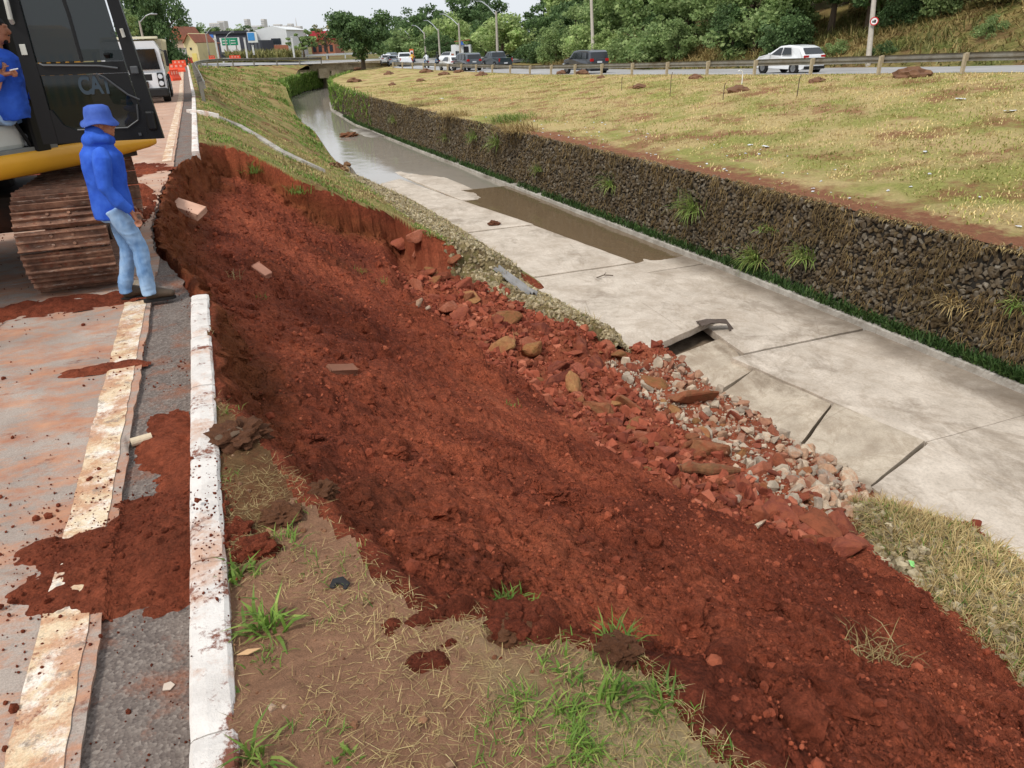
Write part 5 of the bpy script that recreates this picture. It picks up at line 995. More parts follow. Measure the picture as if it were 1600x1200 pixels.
# motorcycles with riders
SKIN = simple('skin', (150, 104, 80), 0.6); DENIM = simple('denim', (92, 122, 160), 0.9); 
def rider(px, py, shirt, bikec, lb):
    p = at_road(px, py); root = empty('motorcycle', (p[0], p[1], p[2]), road_dir(p[1])); tag(root, 'small motorcycle %s' % lb, 'motorcycle', 'motorcycles on the far road')
    for y in (-0.62, 0.65):
        m = MB(); m.tube([(-0.05, 0, 0), (0.05, 0, 0)], [0.3, 0.3], 16); o = m.build('wheel', TYRE, root); o.location = (0, y, 0.3)
    MB().tube([(0, -0.75, 0.75), (0, -0.3, 0.78), (0, 0.1, 0.82), (0, 0.35, 0.95)], [(0.12, 0.06), (0.15, 0.08), (0.14, 0.1), (0.06, 0.06)], 10).build('body', bikec, root)
    MB().box((0, 0.02, 0.42), (0.22, 0.45, 0.34), bev=0.05).build('engine', BLACKP, root); MB().tube([(0, 0.65, 0.3), (0, 0.42, 1.0)], 0.035, 8).tube([(-0.33, 0.36, 1.03), (0.33, 0.36, 1.03)], 0.018, 6).build('fork', RIM, root)
    MB().box((0, -0.8, 0.7), (0.16, 0.06, 0.1), bev=0.02).build('tail_light', REDL, root)
    per = empty('person', (p[0], p[1], p[2]), road_dir(p[1])); tag(per, 'person with helmet riding the motorcycle %s' % lb, 'person', 'motorcycle riders')
    MB().tube([(0, -0.22, 0.8), (0, -0.24, 0.95), (0, -0.14, 1.25), (0, -0.08, 1.4), (0, -0.05, 1.5)], [(0.17, 0.12), (0.18, 0.13), (0.22, 0.13), (0.19, 0.1), (0.07, 0.07)], 12).tube([(-0.2, -0.08, 1.36), (-0.3, 0.08, 1.15), (-0.28, 0.34, 1.06)], [0.065, 0.052, 0.04], 8).tube([(0.2, -0.08, 1.36), (0.3, 0.08, 1.15), (0.28, 0.34, 1.06)], [0.065, 0.052, 0.04], 8).build('shirt', shirt, per, True)
    MB().tube([(-0.1, -0.25, 0.84), (-0.18, 0.18, 0.78), (-0.17, 0.02, 0.35)], [0.1, 0.085, 0.055], 8).tube([(0.1, -0.25, 0.84), (0.18, 0.18, 0.78), (0.17, 0.02, 0.35)], [0.1, 0.085, 0.055], 8).build('trousers', DENIM, per, True)
    MB().tube([(0, -0.03, 1.47), (0, -0.02, 1.53), (0, -0.01, 1.63), (0, -0.02, 1.74), (0, -0.03, 1.78)], [0.06, 0.11, 0.14, 0.11, 0.03], 12).build('helmet', BLACKP, per, True)
rider(723 - 78, 103.5, simple('yellow_vest', (214, 170, 60), 0.8), paint('red_bike', (150, 40, 34)), 'beside the white pickup in the queue')
rider(684, 104, BLACKP, BLACKP, 'in the middle of the empty lane'); rider(667, 106, simple('white_shirt', (216, 220, 226), 0.85), BLACKP, 'nearest the rail left of the grey cars')

# ------------------------------------------------------------------ guard rails
GALV = simple('weathered_zinc', (132, 128, 118), 0.55, 0.3, 0.2, 2.0, dirt=(108, 96, 80), dirt_amt=0.4); POSTM = simple('rail_post', (172, 158, 132), 0.8, 0, 0.15, dirt=(128, 104, 78), dirt_amt=0.35)
def beam_prof(): return [(0.0, -0.155), (0.05, -0.12), (0.05, -0.06), (0.0, -0.03), (0.0, 0.03), (0.05, 0.06), (0.05, 0.12), (0.0, 0.155), (-0.006, 0.155), (0.044, 0.12), (0.044, 0.06), (-0.006, 0.03), (-0.006, -0.03), (0.044, -0.06), (0.044, -0.12), (-0.006, -0.155)]
def guard_rail(name, pts, side, label, zc=0.60, pm=None, bm=None):
    root = empty(name, pts[0]); tag(root, label, 'guard rail'); o0 = Vector(pts[0])
    for i, p in enumerate(pts):
        p = Vector(p); q = Vector(pts[min(i + 1, len(pts) - 1)]) - Vector(pts[max(i - 1, 0)]); a = math.atan2(q.y, q.x)
        o = MB().box((0, 0, zc / 2 - 0.05), (0.1, 0.15, zc + 0.35), bev=0.008).box((0, side * 0.09, zc), (0.12, 0.09, 0.3)).build('post', pm or POSTM, root); o.location = p - o0; o.rotation_euler = (0, 0, a)
        if i + 1 < len(pts):
            n_ = Vector(pts[i + 1]); d = (n_ - p); t = Vector((d.x, d.y, 0)).normalized(); nn = Vector((-t.y, t.x, 0)) * side; r = []
            for e in (p, n_): r.append([e - o0 + nn * (0.14 + a_ ) + Vector((0, 0, zc + b_)) for a_, b_ in beam_prof()])
            MB().loft(r).build('rail_beam', bm or GALV, root)
# posts found in the photograph at four-metre spacing
gy_ = np.arange(3.0 - 12, 103, 4.0 * 0.985)
guard_rail('guard_rail', [(float(GRX(y)), float(y), float(zg(y))) for y in gy_], -1, 'long steel guard rail on tan posts along the far road')
lp = [(0.05, 36.5), (0.02, 40), (0.0, 44), (-0.02, 48), (-0.05, 52), (-0.08, 56), (-0.12, 60), (-0.16, 64), (-0.2, 68), (-0.22, 72), (-0.22, 76), (-0.2, 80), (-0.1, 84), (0.1, 88), (0.5, 92), (1.2, 96), (2.4, 99.5), (4.2, 102.6), (6.8, 105.2), (9.8, 107.8), (13, 110.5), (16.2, 113)]
guard_rail('guard_rail', [(x, y, float(np.interp(y, [36, 100, 115], [0.05, 0.0, -0.55]))) for x, y in lp], -1, 'grey guard rail curving along the top of the left bank', 0.6, GALV, GALV)

# ------------------------------------------------------------------ bridge, poles, lamps, signs
BRC = mat_concrete('bridge_concrete', (206, 190, 160), (176, 158, 128), (130, 112, 88)); WHP = simple('white_rail_paint', (206, 206, 202), 0.7, dirt=(150, 140, 126), dirt_amt=0.3)
br = empty('road_bridge', (21.5, 122, -1)); tag(br, 'low concrete road bridge over the channel with dark opening', 'bridge')
def rel(o, root): o.parent = root; o.matrix_parent_inverse = root.matrix_basis.inverted(); return o
bpy.context.view_layer.update()
A1, A2 = Vector((15.5, 116.6, 0)), Vector((28.5, 121.6, 0)); dd_ = (A2 - A1).normalized(); ang = math.atan2(dd_.y, dd_.x); mid_ = (A1 + A2) / 2
rel(MB().box((mid_.x, mid_.y, -1.12), (15, 0.35, 1.0), rz=ang).build('deck_beam', BRC), br)
rel(MB().box((mid_.x - dd_.y * 13, mid_.y + dd_.x * 13, -1.5), (22, 26, 0.28), rz=ang).build('deck', BRC), br)  # run far back, unseen, to keep daylight out of the opening
for s, t_ in ((-1, 4.6), (1, 4.2)): rel(MB().box((mid_.x + dd_.x * s * t_ - dd_.y * 12.6, mid_.y + dd_.y * s * t_ + dd_.x * 12.6, -2.9), (0.6, 25, 2.7), rz=ang).build('abutment', BRC), br)  # lengthened with the deck, unseen, so that the opening stays dark
rel(MB().box((mid_.x - dd_.x * 5.6, mid_.y - dd_.y * 5.6 - 0.3, -1.9), (1.6, 0.8, 1.3), rz=ang, bev=0.03).build('wing_wall', BRC), br)
def rail_line(name, pts, label, m=WHP, h=0.75):
    root = empty(name, pts[0]); tag(root, label, 'parapet'); o0 = Vector(pts[0])
    for a, b in zip(pts[:-1], pts[1:]):
        a, b = Vector(a), Vector(b); d = b - a; ang = math.atan2(d.y, d.x); c = (a + b) / 2 - o0; MB().box((c.x, c.y, h - 0.15), (d.length - 0.03, 0.16, 0.3), rz=ang).build('rail', m, root)
        n_ = max(1, int(d.length / 3))
        for k in range(n_): q = a + d * (k / n_) - o0; MB().box((q.x, q.y, h / 2 - 0.1), (0.18, 0.2, h), rz=ang).build('post', m, root)
rail_line('bridge_parapet', [(4, 128.5, -0.4), (14, 133.5, -0.65), (24, 138.5, -0.8), (40, 140.2, -0.85), (58, 140.8, -0.9)], 'pale low parapet along the far side of the crossing road')
CPOLE = simple('pole_concrete', (168, 160, 148), 0.85, 0, 0.12); STEEL = simple('lamp_steel', (150, 154, 156), 0.5, 0.5)
def lamp(px, pyb, pxt, pyt, pxa, pya, label, d=None):
    b = at_road(px, pyb) if d is None else pix(px, pyb, d=d); dep = float((CR.T @ (b - np.array([0, 0, CAM_H])))[2]); t_ = pix(pxt, pyt, d=dep); a = pix(pxa, pya, d=dep - 1.0)
    root = empty('street_lamp', b); tag(root, label, 'street lamp', 'street lamps'); v = lambda p: tuple(np.array(p) - b); h = t_[2] - b[2]; k = h * 0.012 + 0.08
    MB().tube([(0, 0, -0.3), (0, 0, h)], [k * 1.2, k * 0.75], 10).build('pole', CPOLE, root); e = np.array(v(a)); e0 = np.array([0, 0, h * 0.93])
    MB().tube([tuple(e0), tuple(e0 * 0.55 + e * 0.45 + np.array([0, 0, 0.25])), tuple(e0 * 0.15 + e * 0.85 + np.array([0, 0, 0.18])), tuple(e)], k * 0.45, 6).build('arm', STEEL, root)
    MB().box(tuple(e + np.array([-0.1, 0, 0])), (0.6, 0.22, 0.12), bev=0.03).build('lamp_head', STEEL, root)
lamp(642, 95, 641, 52, 626, 46, 'street lamp carrying the orange notice board by the wood'); lamp(666, 96, 663, 50, 647, 40, 'street lamp second from the left by the wood'); lamp(688, 98, 684, 45, 666, 32, 'street lamp left of the white house'); lamp(720, 99, 716, 36, 691, 22, 'street lamp in front of the white house'); lamp(778, 104, 768, 19, 749, 2, 'street lamp rising out of the bushes beside the pickup')
lamp(226, 72, 224, 33, 242, 22, 'street lamp in front of the big dark tree', d=70); lamp(327, 84, 324, 52, 336, 42, 'street lamp by the gabled house', d=120); lamp(356, 84, 355, 58, 364, 50, 'street lamp in front of the dark store', d=125)
for k, (px, pb, pt, lb) in enumerate([(342, 93, 62, 'white post left of the green road sign'), (387, 93, 60, 'white post right of the green road sign'), (460, 90, 58, 'thin post beside the small loose tree'), (397, 86, 72, 'short post in the scrub before the stores')]):
    b = pix(px, pb, d=112); t_ = pix(px - 2, pt, d=112); h = t_[2] - b[2]; o = MB().box((0, 0, h / 2), (0.26, 0.2, h), bev=0.03).box((0, 0, h + 0.05), (0.34, 0.26, 0.1)).build('white_post', WHP); o.location = b; tag(o, lb, 'post')
def pole(px, pb, pxt, pyt, w, label, sign=False):
    fx0, fy0 = foot_at(px, 0.3); b = np.array([fx0, fy0, float(zg(fy0)) + 0.05]); dep = float((CR.T @ (b - np.array([0, 0, CAM_H])))[2]); t_ = pix(pxt, pyt, d=dep); ax = np.array(t_) - b; ax = ax / ax[2] * 9.5; root = empty('utility_pole', b); tag(root, label, 'utility pole', 'concrete utility poles')
    MB().tube([(0, 0, -0.3), tuple(ax)], [w, w * 0.62], 12).build('shaft', CPOLE, root); MB().box(tuple(ax * 0.97), (1.6, 0.09, 0.1)).build('crossarm', STEEL, root)
    for s in (-0.7, 0, 0.7): MB().tube([tuple(ax * 0.975 + np.array([s, 0, 0.05])), tuple(ax * 0.975 + np.array([s, 0, 0.22]))], [0.05, 0.03], 8).build('insulator', BLACKP, root)
    return b, dep
pole(928, 103, 924, 0, 0.19, 'tall concrete pole standing behind the dark grey car'); b, dep = pole(1357, 100, 1366, 0, 0.17, 'leaning concrete pole carrying the round no-trucks sign')
# round prohibition sign: white disc, red ring and bar, black lorry
c = pix(1366, 33, d=dep - 0.35); sg = empty('traffic_sign', c); tag(sg, 'round no-trucks sign with red ring on the leaning pole', 'traffic sign'); tod = Vector((-c[0], -c[1], 0)).normalized(); ang = math.atan2(tod.y, tod.x) + math.pi / 2; sg.rotation_euler = (0, 0, ang)
SW, SR = simple('sign_white', (232, 232, 230), 0.5), simple('sign_red', (196, 34, 36), 0.5)
def disc(r, y, th=0.01): return MB().tube([(0, y, 0), (0, y - th, 0)], r, 28)
disc(0.235, 0.01).build('sign_plate', SW, sg); m = MB(); n_ = 28
m.loft([[(0.24 * math.cos(a), -0.004, 0.24 * math.sin(a)) for a in np.linspace(0, 6.2832, n_, endpoint=False)], [(0.24 * math.cos(a), -0.014, 0.24 * math.sin(a)) for a in np.linspace(0, 6.2832, n_, endpoint=False)], [(0.185 * math.cos(a), -0.014, 0.185 * math.sin(a)) for a in np.linspace(0, 6.2832, n_, endpoint=False)], [(0.185 * math.cos(a), -0.004, 0.185 * math.sin(a)) for a in np.linspace(0, 6.2832, n_, endpoint=False)]], False); m.build('red_ring', SR, sg)
MB().box((0.045, -0.008, 0.01), (0.11, 0.006, 0.14)).box((-0.065, -0.008, -0.015), (0.08, 0.006, 0.085)).box((0, -0.008, -0.075), (0.2, 0.006, 0.022)).build('lorry_symbol', BLACKP, sg)
# orange notice board on the first street lamp
c = pix(643, 81, d=103); o = empty('notice_board', c); tag(o, 'small orange and white notice on the leftmost street lamp of the wood', 'sign'); MB().box((0, 0, 0), (0.55, 0.04, 0.75)).build('board', simple('sign_orange', (222, 106, 52), 0.6), o); MB().box((0, -0.026, -0.05), (0.42, 0.012, 0.4)).build('white_panel', SW, o)
# wire hoop and marker stakes on the bank
for px, py, h, lb in [(971, 138, 0.55, 'thin stake on the far bank left of the taller stake'), (1047, 147, 0.9, 'tall thin stake with bent tip on the far bank'), (1130, 152, 0.5, 'thin stake between the brown clods of the far bank'), (1246, 145, 0.5, 'thin stake below the white hatchback')]:
    Y = 30.0
    for _ in range(12): p = pix(px, py, z=zbank(float(np.clip(pix(px, py, z=-0.8)[0], 14, 27)), Y)); Y = float(np.clip(p[1], 8, 90))
    o = MB().tube([(0, 0, -0.1), (0.01, 0, h * 0.8), (0.06, 0, h)], 0.014, 6).build('marker_stake', BARK); o.location = p; tag(o, lb, 'stake')
def bankhit(px, py): return pixhit(px, py, lambda a, b: np.array([zbank(float(x), float(y)) if 13 < x < 29 and 3 < y < 122 else -9.0 for x, y in zip(a, b)]), 14, 140)
o = MB().tube([(0, 0, -0.05), (0, 0, 0.45), (-0.06, 0, 0.58), (-0.2, 0, 0.62), (-0.28, 0, 0.58)], 0.022, 8).build('bent_pipe', SW); o.location = bankhit(1159, 132); tag(o, 'bent white pipe standing on the far bank above a brown clod', 'pipe')
# brown clods dumped on the far bank
bm_ = [mesh_np('earth_clod', *clump_proto(90 + k, 3, 0.6, 1.3), simple('dry_earth%d' % k, (112, 80, 58), 0.95, bump=0.6, sc=2, dirt=(160, 128, 84), dirt_amt=0.3)) for k in range(3)]
for k, (px, py, r, lb) in enumerate([(1000, 137, .38, 'long brown clod on the bank left of the bent stake'), (1155, 143, .5, 'largest oblong brown clod on the far bank'), (1088, 122, .38, 'brown clod close under the rail by the bent pipe'), (1275, 128, .36, 'brown clod below the white hatchback'), (1422, 120, .7, 'wide brown mound at the road edge below the signpost'), (939, 122, .3, 'brown clod under the rail behind the grey car'), (880, 115, .5, 'brown clod under the rail left of the grey car'), (910, 116, .6, 'straw-covered mound under the rail at the grey car'), (608, 116, .6, 'brown clod near the left end of the far rail'), (665, 113, .7, 'brown mound under the rail at the motorcycle'), (657, 127, .4, 'brown clod alone on the grass of the far bank'), (613, 133, .4, 'low brown clod near the bend of the bank'), (695, 117, .55, 'brown mound below the traffic queue'), (717, 113, .5, 'brown mound under the rail at the boxy car'), (753, 118, .6, 'brown mound below the pickup truck'), (553, 128, .7, 'brown clod near the bridge tree'), (560, 108, .6, 'brown clod at the root of the bridge tree')]):
    o = link('earth_clod', bm_[k % 3]); o.location = bankhit(px, py); o.scale = (r * 1.1, r * 0.9, r * 0.62); o.rotation_euler = (0, 0, k); tag(o, lb, 'earth clod', 'brown clods on the far bank')
# litter on the far bank
for k, (px, py, s_, lb) in enumerate([(1172, 228, .22, 'white plastic scrap on the bank edge, left of a pair'), (1196, 231, .28, 'white plastic scrap on the bank edge, right of a pair'), (1578, 177, .35, 'flat whitish strip lying on the far bank at right'), (1445, 240, .2, 'small white scrap on the right part of the far bank'), (1500, 157, .3, 'pale stick-like scrap below the wide mound'), (690, 155, .3, 'white scrap on the far bank near the bend'), (1530, 312, .12, 'white bit near the wall top at right'), (1590, 357, .12, 'white bit at the right edge near the wall top'), (1270, 297, .1, 'pinkish scrap on the red strip of the wall top')]):
    r = np.random.default_rng(k); n_ = 5; g = [[(i / 4 - .5 + r.normal(0, .05), (j / 4 - .5) * .5 + r.normal(0, .04), r.uniform(0, .12)) for i in range(n_)] for j in range(n_)]; o = MB().loft(g, False, False).build('plastic_scrap', PLATE, fix=False); p = bankhit(px, py); o.location = p + np.array([0, 0, .03]); o.scale = (s_, s_, s_); o.rotation_euler = (0, 0, k * 1.1 + .4); tag(o, lb, 'litter', 'litter on the far bank')
n = 90; q = rng.uniform(12, 38, n); x = XR(q) + 0.3 + rng.random(n) ** 1.5 * 3; sca = np.array([zbank(float(a), float(b)) for a, b in zip(x, q)]); tag(scatter('paper_bits', hulls, np.stack([x, q, sca + 0.02], -1), rng.uniform(0.015, 0.05, n), PLATE, sq=(1, 1, .5)), 'tiny white paper bits along the top of the far wall', 'litter', kind='stuff')
# ------------------------------------------------------------------ excavator
YEL = simple('machine_yellow', (226, 164, 44), 0.42, 0, 0.08, 1.5, dirt=(176, 120, 60), dirt_amt=0.22); BLK = simple('cab_black', (12, 13, 14), 0.42, 0, 0.3, 4.0, spec=0.35, dirt=(52, 44, 38), dirt_amt=0.15)
def mat_track():
    t = NT('rusty_track', 0.75, 0.35, 0.25); v = t.pos(); c = t.ramp(t.noise(6, 7, 0.7, v), [(0.3, lin(84, 62, 52)), (0.5, lin(128, 94, 76)), (0.7, lin(172, 130, 104))])
    c = t.mix(t.ramp(t.noise(13, 6, 0.75, t.mapv(v, loc=(2, 5, 1))), [(0.55, 0), (0.66, 0.85)]), c, lin(120, 62, 42)); c = t.mix(t.ramp(t.noise(30, 5, 0.7, t.mapv(v, (0.25, 1, 1))), [(0.58, 0), (0.68, 0.7)]), c, lin(190, 172, 156)); t.col(c); t.bump(t.noise(40, 5, 0.7, v), 0.4, 0.01); return t.m
TRK = mat_track(); GRIME = simple('grimy_steel', (58, 50, 44), 0.8, 0.2, 0.3, 3, dirt=(104, 62, 44), dirt_amt=0.4)
ex = empty('excavator', (-2.6, 9.95, 0)); tag(ex, 'yellow and black tracked excavator with its cab door open at the road edge', 'excavator'); bpy.context.view_layer.update()
def shoe_mesh():
    m = MB(); w, p = 0.77, 0.186
    m.box((0, 0, 0.012), (w, p, 0.024))
    for y, h in ((-p * 0.42, 0.05), (0.0, 0.036), (p * 0.36, 0.036)): m.loft([[(x, y - 0.014, 0.022), (x, y - 0.006, 0.022 + h), (x, y + 0.006, 0.022 + h), (x, y + 0.014, 0.022)] for x in (-w / 2, w / 2)])
    for x in (-0.09, 0.09):
        for y in (-0.045, 0.04): m.tube([(x, y, 0.02), (x, y, 0.042)], 0.016, 6)
    for x in (-0.09, 0.09): m.box((x, 0, -0.04), (0.05, p * 1.02, 0.09))
    me = bpy.data.meshes.new('track_shoe'); me.from_pydata(m.v, [], m.f); me.materials.append(TRK); return me
SHOE = shoe_mesh()
def track(xc, y0=7.98, y1=12.1, r=0.42):
    tr = empty('track', (xc, (y0 + y1) / 2, 0)); tr.parent = ex; tr.matrix_parent_inverse = ex.matrix_basis.inverted(); zc = r + 0.075; a, b = y0 + r + 0.06, y1 - r - 0.06; per = 2 * (b - a) + 2 * math.pi * r; n_ = int(round(per / 0.193)); cy_ = (y0 + y1) / 2
    for i in range(n_):
        s = i * per / n_
        if s < b - a: y, z, an = a + s, zc + r, 0.0
        elif s < b - a + math.pi * r: t_ = (s - (b - a)) / r; y, z, an = b + r * math.sin(t_), zc + r * math.cos(t_), -t_
        elif s < 2 * (b - a) + math.pi * r: y, z, an = b - (s - (b - a) - math.pi * r), zc - r, math.pi
        else: t_ = (s - 2 * (b - a) - math.pi * r) / r; y, z, an = a - r * math.sin(t_), zc - r * math.cos(t_), math.pi - t_
        if an == 0.0: z -= 0.035 * math.sin(math.pi * s / (b - a)) 
        o = link('track_shoe', SHOE, tr); o.location = (0, y - cy_, z); o.rotation_euler = (an + math.pi * 0, 0, 0); 
    m = MB().box((0, 0, zc), (0.36, b - a - 0.2, 0.42), bev=0.05); m.build('track_frame', GRIME, tr)
    for y in (a, b): o = MB().tube([(-0.13, 0, 0), (0.13, 0, 0)], r - 0.06, 24).tube([(-0.17, 0, 0), (0.17, 0, 0)], 0.14, 14).build('idler_wheel', GRIME, tr); o.location = (0, y - cy_, zc)
    for k in range(7): o = MB().tube([(-0.15, 0, 0), (0.15, 0, 0)], 0.09, 12).build('roller', GRIME, tr); o.location = (0, a + (b - a) * (k + 0.5) / 7 - cy_, 0.19)
track(-1.46, 7.92); track(-3.9)
MB().box((-0.18, 0.1, 0.62), (2.0, 1.5, 0.4), bev=0.08).tube([(-0.18, 0.1, 0.75), (-0.18, 0.1, 1.0)], 0.62, 28).build('undercarriage', GRIME, ex)
EO = np.array([-1.88, 8.4]); EU = np.array([0.676, 0.737]); EV = np.array([-0.737, 0.676]); EA = math.atan2(EU[1], EU[0])
up = empty('upper_structure', (EO[0], EO[1], 0), EA); up.parent = ex; up.matrix_parent_inverse = ex.matrix_basis.inverted()
def upb(m, name, mat, smooth=False): return m.build(name, mat, up, smooth)
# rounded lower skirt
ring = [(0.0, -0.12), (0.06, -0.105), (0.10, -0.05), (0.11, 0.02), (0.10, 0.08), (0.05, 0.11), (0.0, 0.115), (-0.02, 0.0)]
R_s = [[(u_, -a * k + 0.08, 1.205 + b * k2) for a, b in ring] for u_, k, k2 in ((-1.5, 1, 1), (0.6, 1, 1), (1.2, 0.95, 0.9), (1.6, 0.8, 0.66), (1.85, 0.6, 0.5), (1.97, 0.3, 0.3))]
upb(MB().loft(R_s), 'side_skirt', YEL, True)
upb(MB().box((0.1, 1.35, 1.16), (3.2, 2.5, 0.16)), 'deck', GRIME)
# engine housing and counterweight
upb(MB().box((1.18, 1.5, 1.86), (0.86, 2.2, 1.14), bev=0.12), 'engine_housing', YEL); upb(MB().box((1.75, 1.75, 1.75), (0.5, 1.7, 0.95), bev=0.16), 'counterweight', YEL)
for k in range(6): upb(MB().box((0.85 + k * 0.11, 0.395, 1.9), (0.05, 0.012, 0.5)), 'vent_slat', BLK)
# cab
upb(MB().box((0.50, 0.07, 2.22), (0.17, 0.14, 1.9), bev=0.02), 'door_post', BLK); upb(MB().box((0.62, 0.5, 2.2), (0.06, 0.95, 1.86), bev=0.01), 'rear_wall', BLK); upb(MB().box((-0.3, 1.0, 1.75), (1.9, 0.05, 0.9)), 'right_wall', BLK)
upb(MB().box((-0.28, 0.5, 3.17), (1.95, 1.06, 0.1), bev=0.04), 'cab_roof', BLK); upb(MB().box((-0.28, 0.52, 1.31), (1.9, 1.0, 0.07)), 'cab_floor', simple('floor_grey', (120, 122, 118), 0.8))
for a_ in ((-1.2, 0.06), (-1.2, 0.98), (0.6, 0.98)): upb(MB().box((a_[0], a_[1], 2.22), (0.09, 0.09, 1.9), bev=0.015), 'cab_pillar', BLK)
TG = NT('cab_glass', 0.04, 0.6); TG.col(lin(16, 26, 26)); TG.b.inputs['Alpha'].default_value = 0.86; TG = TG.m
for c_, d_ in (((-0.3, 1.0, 2.65), (1.75, 0.015, 0.85)), ((-1.22, 0.52, 2.3), (0.015, 0.85, 1.6))): upb(MB().box(c_, d_), 'cab_window', TG)
upb(MB().box((-0.1, 0.55, 1.72), (0.5, 0.5, 0.14), bev=0.05).box((0.24, 0.55, 2.1), (0.14, 0.5, 0.75), bev=0.06).box((0.0, 0.55, 1.5), (0.35, 0.35, 0.34)), 'seat', simple('seat_cloth', (44, 44, 46), 0.9))
CREAM = simple('console_grey', (196, 196, 186), 0.55, 0, 0.1, 4, dirt=(150, 128, 108), dirt_amt=0.3)
upb(MB().box((0.22, 0.2, 1.45), (0.34, 0.24, 0.24), bev=0.05), 'side_console', CREAM); upb(MB().box((-0.02, 0.22, 1.64), (0.3, 0.2, 0.42), bev=0.07), 'armrest_console', CREAM); upb(MB().box((0.12, 0.09, 1.66), (0.09, 0.02, 0.2), bev=0.01), 'console_panel', BLK); upb(MB().tube([(-0.16, 0.12, 1.98), (-0.1, 0.1, 1.8), (0.02, 0.1, 1.62), (0.08, 0.1, 1.5)], 0.022, 8), 'orange_strap', simple('orange_trim', (222, 146, 40), 0.6)); upb(MB().tube([(0.30, 0.08, 2.75), (0.28, 0.06, 2.1), (0.3, 0.05, 1.6), (0.4, 0.05, 1.36)], 0.018, 8), 'cable', BLK); upb(MB().tube([(0.34, 0.15, 1.36), (0.36, 0.12, 1.5), (0.42, 0.1, 1.44), (0.4, 0.12, 1.36)], 0.03, 8), 'hose', simple('hose_grey', (140, 140, 138), 0.5))
# boom, stick and bucket reach out to the left of the picture
m = MB(); m.loft([[(u_, 1.35 + s * w, z_ + h) for s, h in ((-1, -hh), (1, -hh), (1, hh), (-1, hh))] for u_, z_, w, hh in ((-1.1, 1.7, 0.22, 0.25), (-2.6, 3.6, 0.22, 0.38), (-4.0, 4.3, 0.2, 0.33), (-6.3, 4.0, 0.16, 0.2))]); upb(m, 'boom', YEL)
m = MB(); m.loft([[(u_ + h, 1.35 + s * w, z_) for s, h in ((-1, -hh), (1, -hh), (1, hh), (-1, hh))] for u_, z_, w, hh in ((-6.1, 4.4, 0.14, 0.2), (-6.4, 3.2, 0.15, 0.28), (-6.9, 1.0, 0.12, 0.14))]); upb(m, 'stick', YEL)
m = MB(); m.prism([(0, 0), (0.5, 0.1), (0.75, -0.35), (0.5, -0.8), (0.0, -0.85), (0.45, -0.5), (0.4, -0.15)], 1.0, Matrix.Translation((-7.2, 1.85, 1.0)) @ Matrix.Rotation(math.pi / 2, 4, 'X')); upb(m, 'bucket', GRIME); upb(MB().tube([(-1.6, 1.35, 1.45), (-2.9, 1.35, 3.4)], 0.09, 12), 'boom_cylinder', RIM)
# the open door
DH = pix(68, 226, d=7.0); DF = pix(256, 216, d=7.2); dv = (DF - DH)[:2]; DL = float(np.hypot(*dv)); DA = math.atan2(dv[1], dv[0]); DZ = float(DH[2] + DF[2]) / 2
dr = empty('cab_door', (DH[0], DH[1], DZ), DA); dr.parent = ex; dr.matrix_parent_inverse = ex.matrix_basis.inverted()
def lean(z): return DL - 0.105 * z
H_ = 1.72
def dbox(poly, y, th, name, m, bev=0):
    mm = MB(); mm.prism(poly, th, Matrix.Translation((0, y + th, 0)) @ Matrix.Rotation(math.pi / 2, 4, 'X')); return mm.build(name, m, dr)
dbox([(0, 0), (0.13, 0), (0.13, H_), (0, H_)], 0, 0.05, 'hinge_stile', BLK); dbox([(lean(0) - 0.13, 0), (lean(0), 0), (lean(H_), H_), (lean(H_) - 0.09, H_)], 0, 0.05, 'front_stile', BLK)
dbox([(0.132, 0.0), (lean(0) - 0.132, 0.0), (lean(0) - 0.142, 0.11), (0.132, 0.11)], 0.002, 0.046, 'bottom_rail', BLK); dbox([(0.132, 0.60), (lean(.6) - 0.13, 0.60), (lean(.7) - 0.13, 0.70), (0.132, 0.70)], 0.002, 0.046, 'middle_rail', BLK); dbox([(0.132, H_ - 0.09), (lean(H_ - .09) - 0.09, H_ - 0.09), (lean(H_) - 0.09, H_), (0.132, H_)], 0.002, 0.046, 'top_rail', BLK)
dbox([(lean(.6) - 0.36, 0.598), (lean(.6) - 0.131, 0.598), (lean(.3) - 0.128, 0.28), (lean(.3) - 0.16, 0.28), (lean(.3) - 0.20, 0.42)], 0.003, 0.044, 'corner_gusset', BLK); dbox([(lean(0) - 0.133, 0.108), (lean(0) - 0.30, 0.108), (lean(0) - 0.20, 0.18), (lean(0.3) - 0.15, 0.30), (lean(.3) - 0.13, 0.30)], 0.003, 0.044, 'lower_gusset', BLK); dbox([(0.131, 0.108), (0.32, 0.108), (0.22, 0.16), (0.15, 0.30), (0.131, 0.30)], 0.003, 0.044, 'hinge_gusset', BLK)
dbox([(0.131, 0.71), (lean(.7) - 0.135, 0.71), (lean(H_) - 0.1, H_ - 0.1), (0.131, H_ - 0.1)], 0.022, 0.006, 'upper_glass', TG); dbox([(0.131, 0.109), (lean(.1) - 0.135, 0.109), (lean(.59) - 0.135, 0.598), (0.131, 0.598)], 0.022, 0.006, 'lower_glass', TG)
dbox([(0.50, 0.702), (0.525, 0.702), (0.515, 1.1), (0.46, H_ - 0.09), (0.43, H_ - 0.09), (0.487, 1.1)], 0.014, 0.01, 'sash_edge', BLK)
GASK = simple('rubber_sheen', (70, 72, 74), 0.35); 
